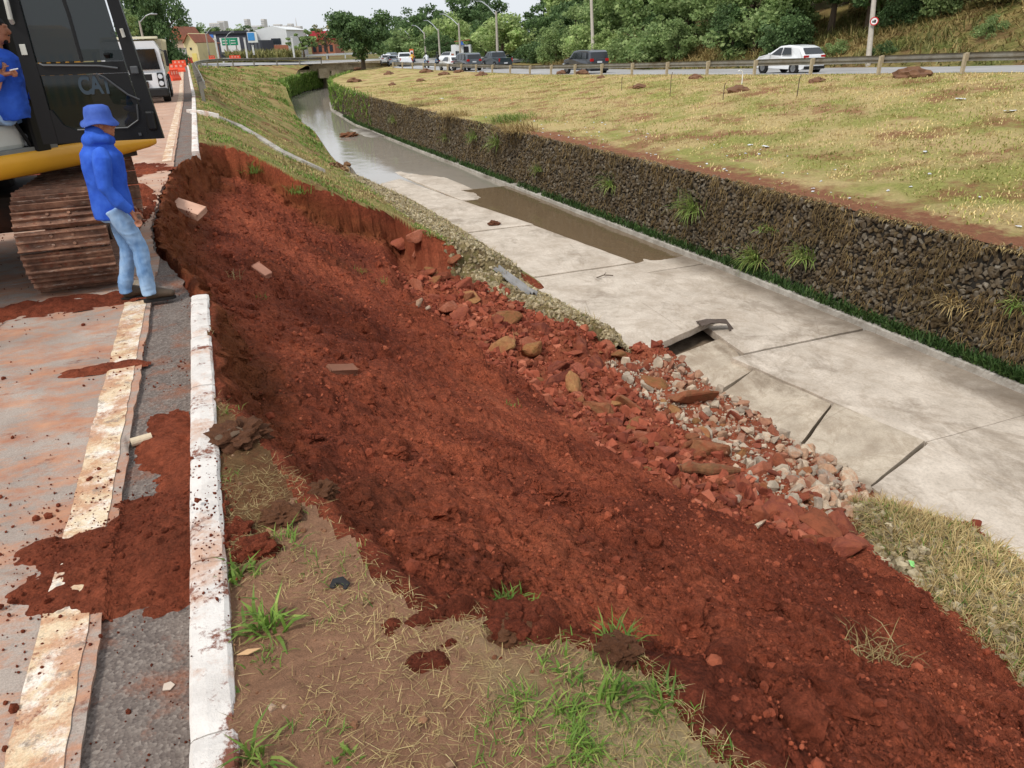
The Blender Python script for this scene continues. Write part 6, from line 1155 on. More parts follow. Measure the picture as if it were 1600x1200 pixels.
MB().tube([(0.16, -0.005, 0.70), (0.19, -0.012, 0.685), (lean(.6) - 0.35, -0.012, 0.665), (lean(.6) - 0.20, -0.012, 0.64)], 0.011, 6).build('inner_rail', GASK, dr); MB().tube([(0.33, -0.006, 0.115), (lean(0) - 0.30, -0.006, 0.115), (lean(.1) - 0.18, -0.006, 0.18), (lean(.3) - 0.14, -0.006, 0.32)], 0.009, 6).build('lower_seal', GASK, dr); MB().tube([(lean(.6) - 0.40, -0.006, 0.60), (lean(.6) - 0.34, -0.006, 0.57), (lean(.4) - 0.19, -0.006, 0.41), (lean(.35) - 0.10, -0.006, 0.36)], 0.009, 6).build('upper_seal', GASK, dr)
MB().tube([(0.03, -0.01, 1.35), (0.045, -0.06, 1.33), (0.055, -0.07, 1.2), (0.045, -0.06, 1.07), (0.035, -0.01, 1.04)], 0.02, 8).build('grab_handle', CREAM, dr); MB().box((0.06, -0.006, 0.82), (0.05, 0.01, 0.09), bev=0.004).build('label_plate', CREAM, dr)
MB().box((lean(.1) - 0.065, -0.02, 0.17), (0.08, 0.05, 0.18), bev=0.02).build('latch', BLK, dr); MB().box((lean(.7) - 0.05, -0.01, 0.62), (0.07, 0.03, 0.07), bev=0.01).build('lock_case', GASK, dr); MB().tube([(0.75, -0.02, 0.73), (0.75, -0.03, 0.765)], [0.02, 0.03], 10).build('knob', BLK, dr); MB().tube([(lean(1.3) - 0.05, -0.01, 1.25), (lean(1.4) - 0.05, -0.02, 1.33)], 0.016, 8).build('window_catch', CREAM, dr); MB().tube([(lean(.95) - 0.05, -0.01, 0.9), (lean(1.0) - 0.05, -0.02, 0.97)], 0.016, 8).build('window_catch', CREAM, dr); MB().box((lean(0.04) - 0.2, -0.005, 0.05), (0.025, 0.012, 0.025)).build('bolt', GASK, dr)
cu = bpy.data.curves.new('lettering', 'FONT'); cu.body = 'CAT'; cu.size = 0.19; cu.extrude = 0.002; cu.offset = 0.006; cu.space_character = 0.92; tmp = bpy.data.objects.new('lettering', cu); COL.objects.link(tmp); bpy.context.view_layer.update()
lm = bpy.data.meshes.new_from_object(tmp.evaluated_get(bpy.context.evaluated_depsgraph_get())); bpy.data.objects.remove(tmp); lm.materials.clear(); lm.materials.append(simple('decal_grey', (52, 66, 76), 0.5)); o = link('lettering', lm, dr); o.location = (0.43, 0.016, 0.43); o.rotation_euler = (math.pi / 2, 0, 0); o.scale = (0.8, 1.15, 1)

# ------------------------------------------------------------------ people
def remesh(m, name, mat, parent, voxel=0.012, smooth=4, wr=0.0, fr=9.0, seed=0, stretch=(1, 1, 1)):
    me = bpy.data.meshes.new('tmp'); me.from_pydata(m.v, [], m.f); b = bmesh.new(); b.from_mesh(me); bmesh.ops.recalc_face_normals(b, faces=b.faces[:]); b.to_mesh(me); b.free(); o = bpy.data.objects.new('tmp', me); COL.objects.link(o)
    md = o.modifiers.new('r', 'REMESH'); md.mode = 'VOXEL'; md.voxel_size = voxel; sm = o.modifiers.new('s', 'SMOOTH'); sm.iterations = smooth; sm.factor = 0.5; bpy.context.view_layer.update()
    me2 = bpy.data.meshes.new_from_object(o.evaluated_get(bpy.context.evaluated_depsgraph_get())); bpy.data.objects.remove(o); me2.name = name
    n_ = len(me2.vertices); co = np.empty(n_ * 3, np.float32); me2.vertices.foreach_get('co', co); co = co.reshape(-1, 3)
    if wr:
        nr = np.empty(n_ * 3, np.float32); me2.vertices.foreach_get('normal', nr); nr = nr.reshape(-1, 3); f = 1 - 2 * np.abs(fbm(co[:, 0] * fr * stretch[0] + seed, co[:, 1] * fr * stretch[1], co[:, 2] * fr * stretch[2], 3)); co = co + nr * (wr * (f - 0.5))[:, None]; me2.vertices.foreach_set('co', co.astype(np.float32).ravel())
    me2.materials.clear(); me2.materials.append(mat); me2.polygons.foreach_set('use_smooth', np.full(len(me2.polygons), True)); me2.update(); return link(name, me2, parent)
def ell(m, c, r, n1=12, n2=9, rot=None):
    rings = []
    for i in range(1, n2):
        th = math.pi * i / n2; rings.append([Vector((r[0] * math.sin(th) * math.cos(a), r[1] * math.sin(th) * math.sin(a), -r[2] * math.cos(th))) for a in np.linspace(0, 6.2832, n1, endpoint=False)])
    if rot: rings = [[rot @ v for v in q] for q in rings]
    m.loft([[v + Vector(c) for v in q] for q in rings]); return m
def limb(m, pts, rad, n=12): return m.tube(pts, rad, n)
def hand(m, w, d, side, k=1.0):
    """w wrist, d pointing direction down the hand"""
    w = Vector(w); d = Vector(d).normalized(); lat = d.cross(Vector((0, 1, 0))).normalized(); nrm = lat.cross(d).normalized()
    m.tube([w - d * 0.03, w + d * 0.02, w + d * 0.06, w + d * 0.09], [(0.026 * k, 0.021 * k), (0.034 * k, 0.02 * k), (0.042 * k, 0.018 * k), (0.040 * k, 0.015 * k)], 10)
    for i, (o_, L) in enumerate(((-0.029, 0.062), (-0.010, 0.074), (0.010, 0.070), (0.028, 0.054))):
        b = w + d * 0.085 + lat * o_ * k; c1 = d * 0.9 + nrm * side * 0.25; c2 = d * 0.6 + nrm * side * 0.75; m.tube([b, b + c1 * L * 0.5, b + c1 * L * 0.5 + c2 * L * 0.5], [0.0095, 0.0088, 0.0068], 7)
    b = w + d * 0.02 + lat * 0.03 * k; m.tube([b, b + (d * 0.6 + lat * 0.8) * 0.04, b + (d * 0.95 + lat * 0.4) * 0.075], [0.0125, 0.0105, 0.008], 7)
def head(m, c, k=1.0):
    x, y, z = c
    ell(m, (x - 0.008, y, z + 0.02), (0.098, 0.077, 0.105)); ell(m, (x + 0.028, y, z - 0.055), (0.066, 0.058, 0.062)); ell(m, (x + 0.067, y, z - 0.092), (0.026, 0.028, 0.022)); ell(m, (x + 0.060, y, z - 0.005), (0.042, 0.058, 0.05))
    m.tube([(x + 0.088, y, z + 0.022), (x + 0.104, y, z - 0.004), (x + 0.116, y, z - 0.022), (x + 0.098, y, z - 0.034)], [0.010, 0.012, 0.016, 0.012], 8); ell(m, (x + 0.084, y, z + 0.034), (0.018, 0.05, 0.014)); ell(m, (x + 0.088, y, z - 0.058), (0.016, 0.026, 0.008)); ell(m, (x + 0.084, y, z - 0.070), (0.015, 0.024, 0.008))
    for s in (-1, 1): ell(m, (x - 0.005, y + s * 0.078, z - 0.008), (0.022, 0.01, 0.034)); ell(m, (x + 0.07, y + s * 0.036, z - 0.03), (0.022, 0.022, 0.02))
BLUE = None
t = NT('royal_blue_cloth', 0.9, 0.2); t.col(t.ramp(t.noise(3.5, 6, 0.65, t.obj()), [(0.3, lin(28, 66, 172)), (0.7, lin(66, 112, 214))])); t.bump(t.noise(240, 3, 0.6, t.obj()), 0.25, 0.004); BLUE = t.m
t = NT('faded_jeans', 0.92, 0.2); v_ = t.obj(); t.col(t.mix(t.ramp(t.noise(2.6, 5, 0.6, v_), [(0.42, 0), (0.66, 1)]), t.ramp(t.noise(16, 6, 0.7, t.mapv(v_, (1, 1, 0.3))), [(0.3, lin(92, 128, 172)), (0.7, lin(132, 166, 204))]), lin(168, 196, 224))); t.bump(t.noise(260, 3, 0.6, v_), 0.3, 0.004); JEAN = t.m
t = NT('hat_cloth', 0.9, 0.2); t.col(t.ramp(t.noise(6, 5, 0.6, t.obj()), [(0.3, lin(56, 82, 162)), (0.7, lin(84, 114, 194))])); HAT = t.m
SKIN2 = simple('tanned_skin', (168, 112, 84), 0.55, 0, 0.12, 12); HAIR = simple('dark_hair', (22, 19, 18), 0.7, bump=0.6, sc=14); BOOT = simple('brown_leather', (74, 60, 46), 0.65, 0, 0.2, 6, dirt=(120, 84, 62), dirt_amt=0.35, bump=0.2); SOLE = simple('boot_sole', (34, 30, 28), 0.85)
man = empty('person', (-0.90, 7.60, 0.0), R_(8)); man.scale = (0.93, 0.92, 1.0); tag(man, 'man in blue hooded sweatshirt, bucket hat and faded jeans standing beside the excavator track', 'person')
# skin: head, neck, trunk, arms and legs as one figure, mostly under clothing
m = MB(); head(m, (0.045, 0, 1.605)); limb(m, [(0.0, 0, 1.38), (0.01, 0, 1.48), (0.03, 0, 1.56)], [0.07, 0.058, 0.055]); limb(m, [(-0.03, 0, 0.86), (-0.03, 0, 1.0), (-0.02, 0, 1.2), (-0.02, 0, 1.38), (-0.01, 0, 1.44)], [(0.11, 0.15), (0.10, 0.13), (0.11, 0.15), (0.10, 0.16), (0.06, 0.08)])
limb(m, [(-0.02, -0.17, 1.37), (-0.06, -0.23, 1.10), (0.10, -0.21, 0.88)], [0.052, 0.042, 0.030]); hand(m, (0.11, -0.21, 0.865), (0.35, 0.0, -0.94), -1); limb(m, [(-0.02, 0.17, 1.37), (-0.05, 0.23, 1.10), (0.09, 0.21, 0.87)], [0.052, 0.042, 0.030]); hand(m, (0.10, 0.21, 0.855), (0.3, 0.0, -0.95), 1)
FR, BK = (0.13, -0.115), (-0.07, 0.09)
for (fx0, fy0), hy in ((FR, -0.085), (BK, 0.085)): limb(m, [(-0.03, hy, 0.90), (fx0 * 0.5 + 0.035, (hy + fy0) / 2, 0.50), (fx0 - 0.03, fy0, 0.10)], [0.085, 0.058, 0.04])
remesh(m, 'body', SKIN2, man, 0.0075, 3)
m = MB(); limb(m, [(-0.035, 0, 0.80), (-0.035, 0, 0.90), (-0.03, 0, 1.05), (-0.025, 0, 1.22), (-0.02, 0, 1.36), (-0.01, 0, 1.43), (0.0, 0, 1.47)], [(0.138, 0.175), (0.142, 0.178), (0.138, 0.172), (0.135, 0.182), (0.12, 0.185), (0.09, 0.125), (0.075, 0.085)], 20)
for s in (-1, 1): limb(m, [(-0.02, s * 0.14, 1.385), (-0.025, s * 0.20, 1.33), (-0.065, s * 0.245, 1.10), (0.02, s * 0.235, 0.97), (0.10, s * 0.215, 0.885)], [0.075, 0.082, 0.066, 0.058, 0.045])
ell(m, (-0.065, 0, 1.475), (0.095, 0.105, 0.065)); m.tube([(-0.09, 0, 1.44), (-0.045, -0.09, 1.50), (0.055, -0.075, 1.49), (0.09, 0, 1.465), (0.055, 0.075, 1.49), (-0.045, 0.09, 1.50), (-0.09, 0, 1.44)], 0.042, 10); ell(m, (-0.02, 0, 1.545), (0.085, 0.085, 0.06))
remesh(m, 'sweatshirt', BLUE, man, 0.0095, 5, 0.016, 3.2, 3, (1.3, 1.3, 0.8))
m = MB(); limb(m, [(-0.035, 0, 0.99), (-0.04, 0, 0.92), (-0.035, 0, 0.83), (-0.03, 0, 0.78)], [(0.095, 0.13), (0.11, 0.145), (0.132, 0.165), (0.10, 0.12)], 18)
for (fx0, fy0), hy in ((FR, -0.088), (BK, 0.088)):
    k_ = fx0 * 0.5 + 0.045; limb(m, [(-0.035, hy, 0.90), (k_ * 0.5 - 0.01, hy * 1.05, 0.70), (k_, (hy + fy0) / 2, 0.50), (k_ * 0.35 + fx0 * 0.6 - 0.02, fy0, 0.28), (fx0 - 0.035, fy0, 0.13), (fx0 - 0.03, fy0, 0.075)], [(0.098, 0.090), (0.095, 0.088), (0.08, 0.076), (0.074, 0.07), (0.072, 0.068), (0.078, 0.072)], 16)
remesh(m, 'jeans', JEAN, man, 0.0095, 4, 0.013, 3.6, 9, (0.9, 0.9, 1.5))
for (fx0, fy0), rz_ in ((FR, -0.08), (BK, 0.12)):
    m = MB(); m.tube([(-0.07, 0, 0.055), (-0.02, 0, 0.075), (0.06, 0, 0.066), (0.13, 0, 0.052), (0.185, 0, 0.045), (0.21, 0, 0.04)], [(0.04, 0.05), (0.048, 0.07), (0.05, 0.055), (0.053, 0.042), (0.047, 0.035), (0.02, 0.015)], 14); limb(m, [(-0.03, 0, 0.06), (-0.03, 0, 0.15)], [0.052, 0.05]); o = remesh(m, 'boot', BOOT, man, 0.008, 3); o.location = (fx0 - 0.01, fy0, 0.012); o.rotation_euler = (0, 0, rz_)
    q = MB(); q.prism([(-0.095, -0.035), (-0.05, -0.045), (0.1, -0.052), (0.19, -0.035), (0.215, 0), (0.19, 0.04), (0.1, 0.052), (-0.05, 0.045), (-0.095, 0.035)], 0.026, Matrix.Translation((0, 0, -0.008))); q.build('sole', SOLE, o)
# hat with floppy brim
m = MB(); rings = []
for r_, z_, fl in ((0.005, 1.765, 0), (0.06, 1.762, 0), (0.096, 1.745, 0), (0.108, 1.70, 0), (0.112, 1.655, 0), (0.132, 1.630, .4), (0.152, 1.605, 1), (0.150, 1.599, 1), (0.130, 1.623, .4), (0.106, 1.648, 0)): rings.append([(0.035 + r_ * 1.08 * math.cos(a), r_ * 0.96 * math.sin(a), z_ + fl * (0.016 * math.sin(3 * a + 0.6) - 0.012 * math.cos(a) - 0.01 * math.sin(2 * a))) for a in np.linspace(0, 6.2832, 40, endpoint=False)])
m.loft(rings); m.build('hat', HAT, man, True); MB().tube([(0.13, -0.065, 1.618), (0.155, 0, 1.622), (0.13, 0.065, 1.618), (0.05, 0.086, 1.62)], [(0.012, 0.018), (0.01, 0.016), (0.012, 0.018), 0.004], 8).tube([(0.13, -0.065, 1.618), (0.05, -0.086, 1.62)], 0.004, 6).build('glasses', BLACKP, man)
# operator turned towards the open door
oh = pix(-9, 46, d=6.7); op = empty('person', (oh[0] - 0.03, oh[1], oh[2] - 1.61), R_(-6)); tag(op, 'bearded operator in blue sweater sitting in the excavator cab, looking out', 'person')
m = MB(); head(m, (0.04, 0, 1.605)); limb(m, [(-0.01, 0, 1.36), (0.0, 0, 1.48), (0.025, 0, 1.56)], [0.07, 0.06, 0.055]); limb(m, [(-0.05, 0, 0.86), (-0.04, 0, 1.0), (-0.03, 0, 1.2), (-0.02, 0, 1.38), (-0.01, 0, 1.44)], [(0.11, 0.15), (0.10, 0.13), (0.11, 0.15), (0.10, 0.16), (0.06, 0.08)])
limb(m, [(0.0, -0.16, 1.37), (0.0, -0.22, 1.12), (0.06, -0.12, 1.33)], [0.052, 0.042, 0.030]); limb(m, [(0.0, -0.18, 1.36), (-0.06, -0.26, 1.12), (0.02, -0.22, 1.25)], [0.05, 0.042, 0.03]); hand(m, (0.04, -0.20, 1.235), (0.8, 0.05, 0.1), -1); limb(m, [(0.0, 0.17, 1.37), (-0.02, 0.23, 1.12), (0.16, 0.15, 1.02)], [0.052, 0.042, 0.030]); hand(m, (0.17, 0.15, 1.01), (0.9, 0, -0.3), 1)
for hy in (-0.09, 0.09): limb(m, [(-0.05, hy, 0.9), (-0.33 + hy, 0.30, 0.86), (-0.36 + hy, 0.33, 0.5)], [0.085, 0.06, 0.045])
remesh(m, 'body', SKIN2, op, 0.008, 3)
m = MB(); limb(m, [(-0.05, 0, 0.84), (-0.05, 0, 0.95), (-0.04, 0, 1.1), (-0.03, 0, 1.25), (-0.02, 0, 1.37), (-0.01, 0, 1.44), (0.0, 0, 1.475)], [(0.14, 0.175), (0.145, 0.18), (0.14, 0.175), (0.14, 0.19), (0.125, 0.19), (0.09, 0.12), (0.07, 0.075)], 18)
limb(m, [(0.0, -0.13, 1.38), (-0.02, -0.21, 1.32), (-0.06, -0.265, 1.12), (0.035, -0.20, 1.235)], [0.074, 0.08, 0.062, 0.045]); limb(m, [(0.0, 0.13, 1.38), (-0.0, 0.2, 1.32), (-0.02, 0.235, 1.12), (0.15, 0.16, 1.02)], [0.074, 0.08, 0.062, 0.045]); remesh(m, 'sweater', BLUE, op, 0.01, 5, 0.02, 5, 7)
m = MB(); limb(m, [(-0.05, 0, 0.95), (-0.05, 0, 0.86)], [(0.14, 0.17), (0.12, 0.16)])
for hy in (-0.09, 0.09): limb(m, [(-0.04, hy, 0.89), (-0.32 + hy, 0.30, 0.86), (-0.35 + hy, 0.32, 0.72), (-0.36 + hy, 0.33, 0.5)], [0.1, 0.08, 0.075, 0.065])
remesh(m, 'trousers', JEAN, op, 0.012, 4, 0.015, 6, 2)
m = MB(); ell(m, (0.02, 0, 1.645), (0.108, 0.086, 0.085)); ell(m, (-0.02, 0, 1.615), (0.09, 0.084, 0.09)); remesh(m, 'hair', HAIR, op, 0.009, 2, 0.012, 18, 4); m = MB(); ell(m, (0.095, 0, 1.515), (0.032, 0.04, 0.028)); ell(m, (0.135, 0, 1.556), (0.008, 0.026, 0.006)); m.build('beard', HAIR, op, True)
o = MB().tube([(0, 0, 0), (0.07, 0, 0.012)], 0.006, 8).build('white_pen', SW); o.location = np.array(op.location) + np.array([0.10, -0.23, 1.27]); tag(o, 'small white stick in the hand of the excavator operator', 'stick')
# ------------------------------------------------------------------ white tipper truck on the near road
tk = empty('tipper_truck', (-2.45, 37.0, 0), 0.0); tag(tk, 'white tipper truck with cream body parked facing the camera behind the excavator', 'truck'); TW = paint('truck_white', (226, 230, 234)); CRM = simple('tipper_cream', (214, 204, 172), 0.6, 0, 0.1, 1, dirt=(160, 132, 104), dirt_amt=0.25)
m = MB(); m.loft([[(x * 1.0, y, z) for x, z in ((-1.15, 0.55), (1.15, 0.55), (1.18, 1.2), (1.12, 2.1), (0.98, 2.42), (-0.98, 2.42), (-1.12, 2.1), (-1.18, 1.2))] for y in (0.06, 1.75)]); m.add([(-1.13, -0.02, 0.6), (1.13, -0.02, 0.6), (1.16, 0.0, 1.2), (-1.16, 0.0, 1.2)], [(0, 1, 2, 3)]); m.build('cab', TW, tk)
MB().loft([[(x, 0.05 - 0.05 * (k == 0), z) for x, z in ((-1.02, 1.33), (1.02, 1.33), (0.96, 2.12), (-0.96, 2.12))] for k in (0, 1)]).build('windscreen', GLASS, tk); MB().box((0, 0.02, 0.42), (2.3, 0.3, 0.34), bev=0.05).build('bumper', BLACKP, tk); MB().box((0, 0.02, 1.0), (1.3, 0.06, 0.32), bev=0.02).build('grille', BLACKP, tk)
for s_ in (-1, 1):
    MB().box((s_ * 0.96, -0.03, 0.92), (0.24, 0.08, 0.56), bev=0.03).build('lamp_cluster', BLACKP, tk)
    for z_ in (1.05, 0.78): o = MB().tube([(0, 0, 0), (0, -0.05, 0)], [0.1, 0.09], 14).build('headlight', HEADL, tk); o.location = (s_ * 0.96, -0.07, z_)
    MB().box((s_ * 1.35, -0.05, 1.75), (0.12, 0.16, 0.62), bev=0.03).tube([(s_ * 1.15, 0.1, 2.1), (s_ * 1.33, -0.03, 1.98)], 0.02, 6).build('mirror', BLACKP, tk); MB().box((s_ * 1.172, 0.75, 1.62), (0.02, 0.9, 0.6)).build('side_window', GLASS, tk)
    for y_ in (0.95, 4.2, 5.3): wheel(tk, s_ * 1.02, y_, 0.5, 0.3, s_)
    MB().box((s_ * 1.1, 0.95, 0.98), (0.18, 1.15, 0.2), bev=0.05).build('mudguard', BLACKP, tk)
MB().box((0, 3.0, 0.75), (0.9, 6.2, 0.25)).build('chassis', GRIME, tk); m = MB(); m.loft([[(x, y, z) for x, z in ((-1.1, 1.05), (1.1, 1.05), (1.22, 2.5), (-1.22, 2.5))] for y in (2.0, 6.4)]).box((0, 1.7, 2.56), (2.2, 0.9, 0.09)).build('tipper_body', CRM, tk)
for k in range(5): MB().box((1.2, 2.3 + k * 0.9, 1.8), (0.1, 0.1, 1.4), ry=0.085).build('body_rib', CRM, tk)
# orange plastic barriers
ORG = simple('barrier_orange', (232, 84, 52), 0.6, 0, 0.1, 3)
def barrier(px, py, rz, w, label):
    p = pix(px, py, z=0.0); root = empty('road_barrier', p, rz); root.scale = (0.75, 0.75, 0.75); tag(root, label, 'road barrier', 'orange barriers across the road'); m = MB(); m.loft([[(x, y, z) for y, z in ((-0.3, 0), (-0.3, 0.22), (-0.12, 0.5), (-0.09, 0.95), (0.09, 0.95), (0.12, 0.5), (0.3, 0.22), (0.3, 0))] for x in (-w / 2, w / 2)]); m.build('shell', ORG, root)
    for k in (-1, 0, 1): MB().box((k * w * 0.28, -0.115, 0.66), (w * 0.14, 0.06, 0.26), bev=0.02).build('recess', simple('recess_pale', (240, 170, 150), 0.7) if k == -1 else bpy.data.materials['recess_pale'], root)
barrier(273, 126, 0.9, 1.2, 'nearest orange plastic barrier right of the truck'); barrier(277, 112.5, 0.15, 1.9, 'orange barrier second from the front across the road'); barrier(281, 104.5, 0.1, 1.9, 'orange barrier third from the front across the road'); barrier(297, 98.5, 0.3, 1.0, 'small orange barrier at the bend of the guard rail'); barrier(332, 94.5, 0.4, 1.2, 'lone orange barrier beyond the guard rail bend'); barrier(368, 94.5, 0.4, 2.2, 'orange barrier row piece in front of the stores')
# figure in orange vest by the barriers
p = pix(267, 99, z=0.0); per = empty('person', p, 1.2); tag(per, 'distant worker in orange vest standing behind the truck', 'person'); m = MB(); limb(m, [(0, 0, 0.85), (0, 0, 1.1), (0, 0, 1.4), (0, 0, 1.47)], [(0.13, 0.17), (0.13, 0.17), (0.13, 0.19), (0.07, 0.08)]); limb(m, [(0, -0.2, 1.38), (0, -0.26, 1.1), (0.08, -0.24, 0.85)], [0.06, 0.05, 0.04]); limb(m, [(0, 0.2, 1.38), (0, 0.26, 1.1), (0.08, 0.24, 0.85)], [0.06, 0.05, 0.04]); m.build('vest', ORG, per, True); m = MB(); ell(m, (0.02, 0, 1.62), (0.1, 0.08, 0.125)); limb(m, [(0, 0, 1.42), (0.01, 0, 1.56)], [0.06, 0.055]); m.build('body', SKIN, per, True); m = MB(); limb(m, [(0, -0.09, 0.9), (0.03, -0.1, 0.5), (0, -0.1, 0.03)], [0.1, 0.075, 0.06]); limb(m, [(0, 0.09, 0.9), (0.03, 0.1, 0.5), (0, 0.1, 0.03)], [0.1, 0.075, 0.06]); m.build('trousers', DENIM, per, True)

# ------------------------------------------------------------------ buildings at the end of the road
def wallm(name, rgb, dirt=(150, 140, 124)): return simple(name, rgb, 0.85, 0, 0.06, 0.6, dirt=dirt, dirt_amt=0.25)
TILE = simple('roof_tile', (150, 92, 70), 0.9, 0, 0.2, 1.5, bump=0.4); DKG = wallm('store_dark', (66, 68, 78), (82, 82, 88)); WHW = wallm('white_wall', (214, 216, 216), (186, 184, 178)); BRK = wallm('brick_red', (164, 104, 80)); PANE = simple('dark_pane', (46, 52, 58), 0.2); BLS = simple('sign_blue', (64, 140, 204), 0.6)
def bld(name, px0, px1, pyb, pyt, d, depth, m, label, cat='building'):
    """box whose front fills a photo rectangle at distance d; faces the camera squarely along Y"""
    a, b = pix(px0, pyb, d=d), pix(px1, pyb, d=d); t_ = pix((px0 + px1) / 2, pyt, d=d); w = math.hypot(b[0] - a[0], b[1] - a[1]); z0 = min(a[2], b[2]) - 0.6; h = t_[2] - z0; rz = math.atan2(b[1] - a[1], b[0] - a[0]); c = (a + b) / 2
    root = empty(name, (c[0], c[1], z0), rz); tag(root, label, cat); MB().box((0, depth / 2, h / 2), (w, depth, h)).build('wall', m, root); root['w'] = w; root['h'] = h; return root, w, h
def face(root, w, h, x0, x1, z0, z1, m, name, th=0.06):  # fractions of the front
    return MB().box(((x0 + x1) / 2 * w - w / 2, -th / 2 - 0.003, (z0 + z1) / 2 * h), ((x1 - x0) * w, th, (z1 - z0) * h)).build(name, m, root)
r, w, h = bld('store_building', 328, 392, 84, 50, 150, 14, DKG, 'long dark store building with white panel behind the green road sign'); face(r, w, h, 0.30, 0.78, 0.22, 0.78, WHW, 'white_panel'); face(r, w, h, -0.02, 1.02, 0.93, 1.04, simple('fascia_dark', (48, 50, 58), 0.6), 'fascia', 0.3); face(r, w, h, 0.02, 0.22, 0.4, 0.92, WHW, 'side_panel', 0.12); face(r, w, h, 0.03, 0.17, 0.80, 0.93, simple('sign_blue2', (70, 120, 200), 0.6), 'blue_sign', 0.25); face(r, w, h, 0.50, 0.66, 0.16, 0.21, simple('sign_red2', (206, 80, 70), 0.6), 'red_sign', 0.1)
for k in range(5): face(r, w, h, 0.28 + k * 0.13, 0.37 + k * 0.13, 0.0, 0.14, PANE, 'window')
r, w, h = bld('hall_building', 404, 452, 82, 47, 155, 16, WHW, 'white hall with brick base and one dark window behind the scrub'); face(r, w, h, 0.0, 1.0, 0.0, 0.42, BRK, 'brick_base', 0.1); face(r, w, h, 0.48, 0.78, 0.45, 0.68, PANE, 'window', 0.14); MB().prism([(-w / 2 - 0.3, h), (w / 2 + 0.3, h), (w / 2 * 0.1, h + 0.75)], 16, Matrix.Rotation(math.pi / 2, 4, 'X') @ Matrix.Translation((0, 0, -16))).build('roof', WHW, r)
r, w, h = bld('grey_annex', 387, 411, 82, 63, 146, 8, DKG, 'dark grey annex block between the store and the white hall')
for k in range(4): face(r, w, h, 0.08 + k * 0.23, 0.22 + k * 0.23, 0.35, 0.9, simple('annex_panel', (84, 88, 98), 0.6) if k == 0 else bpy.data.materials['annex_panel'], 'panel', 0.05)
r, w, h = bld('sign_board', 387, 402, 61, 50, 143, 0.4, WHW, 'white and blue advertising board above the grey annex', 'sign'); face(r, w, h, 0.05, 0.75, 0.2, 0.93, BLS, 'blue_panel')
r, w, h = bld('gabled_house', 291, 312, 92, 68, 118, 8, wallm('cream_wall', (222, 206, 158)), 'small cream gabled house with tiled roof beside the road end', 'house'); m = MB()
MB().prism([(-w / 2, h), (w / 2, h), (0.0, h + 1.5)], 8, Matrix.Rotation(math.pi / 2, 4, 'X') @ Matrix.Translation((0, 0, -8))).build('gable', bpy.data.materials['cream_wall'], r)
for s_ in (-1, 1): MB().box((s_ * w * 0.28, 3.9, h + 0.72), (w * 0.72, 8.6, 0.14), ry=s_ * math.atan2(1.5, w / 2)).build('roof_slope', TILE, r)
face(r, w, h, 0.5, 0.85, 0.05, 0.5, wallm('yellow_door', (226, 206, 120)), 'door'); face(r, w, h, 0.42, 0.56, 0.68, 0.8, PANE, 'window')
r, w, h = bld('brick_shed', 310, 324, 90, 68, 122, 6, BRK, 'raw brick shed right of the cream gabled house', 'house'); MB().box((0, 2.8, h + 0.12), (w + 0.8, 7, 0.14), ry=0.12).build('roof', TILE, r); face(r, w, h, 0.2, 0.4, 0.4, 0.7, PANE, 'window')
r, w, h = bld('yard_wall', 266, 293, 92, 76, 112, 0.3, wallm('grey_yard_wall', (170, 166, 164)), 'long grey yard wall left of the cream gabled house', 'wall'); MB().box((0, 0.15, h + 0.06), (w + 0.1, 0.4, 0.12)).build('coping', CONC_G, r)
r, w, h = bld('tiled_house', 270, 292, 80, 62, 135, 8, wallm('plaster_pink', (196, 170, 150)), 'tiled roof house behind the grey yard wall', 'house'); MB().prism([(-w / 2 - 0.4, 0), (w / 2 + 0.4, 0), (w / 2 - 1, 2.2), (-w / 2 + 1, 2.2)], 9, Matrix.Translation((0, 0, h)) @ Matrix.Rotation(math.pi / 2, 4, 'X') @ Matrix.Translation((0, 0, -8.5))).build('roof', TILE, r)
r, w, h = bld('red_roof_building', 488, 524, 84, 62, 170, 10, BRK, 'low building with bright red roof left of the round tree'); MB().box((0, 5, h + 0.9), (w + 0.6, 11, 1.8), bev=0.1).build('roof', simple('roof_crimson', (176, 52, 62), 0.7, dirt=(150, 90, 84), dirt_amt=0.3), r)
for k in range(4): face(r, w, h, 0.06 + k * 0.24, 0.2 + k * 0.24, 0.3, 0.7, PANE, 'window')
TOW = wallm('hazy_block', (206, 202, 198)); WINH = simple('hazy_window', (168, 174, 182), 0.5)
for px0, px1, pt, d, lb in [(331, 347, 36, 800, 'wide pale apartment block on the skyline, left half'), (344, 355, 33, 820, 'wide pale apartment block on the skyline, right half'), (386, 391, 30, 900, 'slim pale tower on the skyline above the dark store'), (412, 417, 30, 900, 'slim pale tower on the skyline above the white hall'), (430, 441, 38, 1000, 'low pale block on the skyline right of the slim towers'), (443, 450, 40, 1000, 'low pale block second from the right on the skyline'), (452, 459, 37, 1000, 'pale block near the antenna mast on the skyline'), (462, 472, 41, 1000, 'pale block at the right end of the skyline'), (396, 410, 40, 420, 'white apartment building behind the store and the hall')]:
    r, w, h = bld('tower_block', px0, px1, 62, pt, d, 12, TOW, lb); nx = 3 if px1 - px0 < 8 else 6
    for i in range(nx):
        for j in range(5): face(r, w, h, (i + 0.25) / nx, (i + 0.7) / nx, 0.45 + j * 0.105, 0.51 + j * 0.105, WINH, 'window', 0.3)
p = pix(466, 60, d=1000); q = pix(466, 28, d=1000); o = MB().tube([(0, 0, 0), (0, 0, (q[2] - p[2]) * 0.6), (0, 0, q[2] - p[2])], [1.2, 0.8, 0.2], 6).build('antenna_mast', TOW); o.location = p; tag(o, 'thin antenna mast on the skyline', 'antenna')
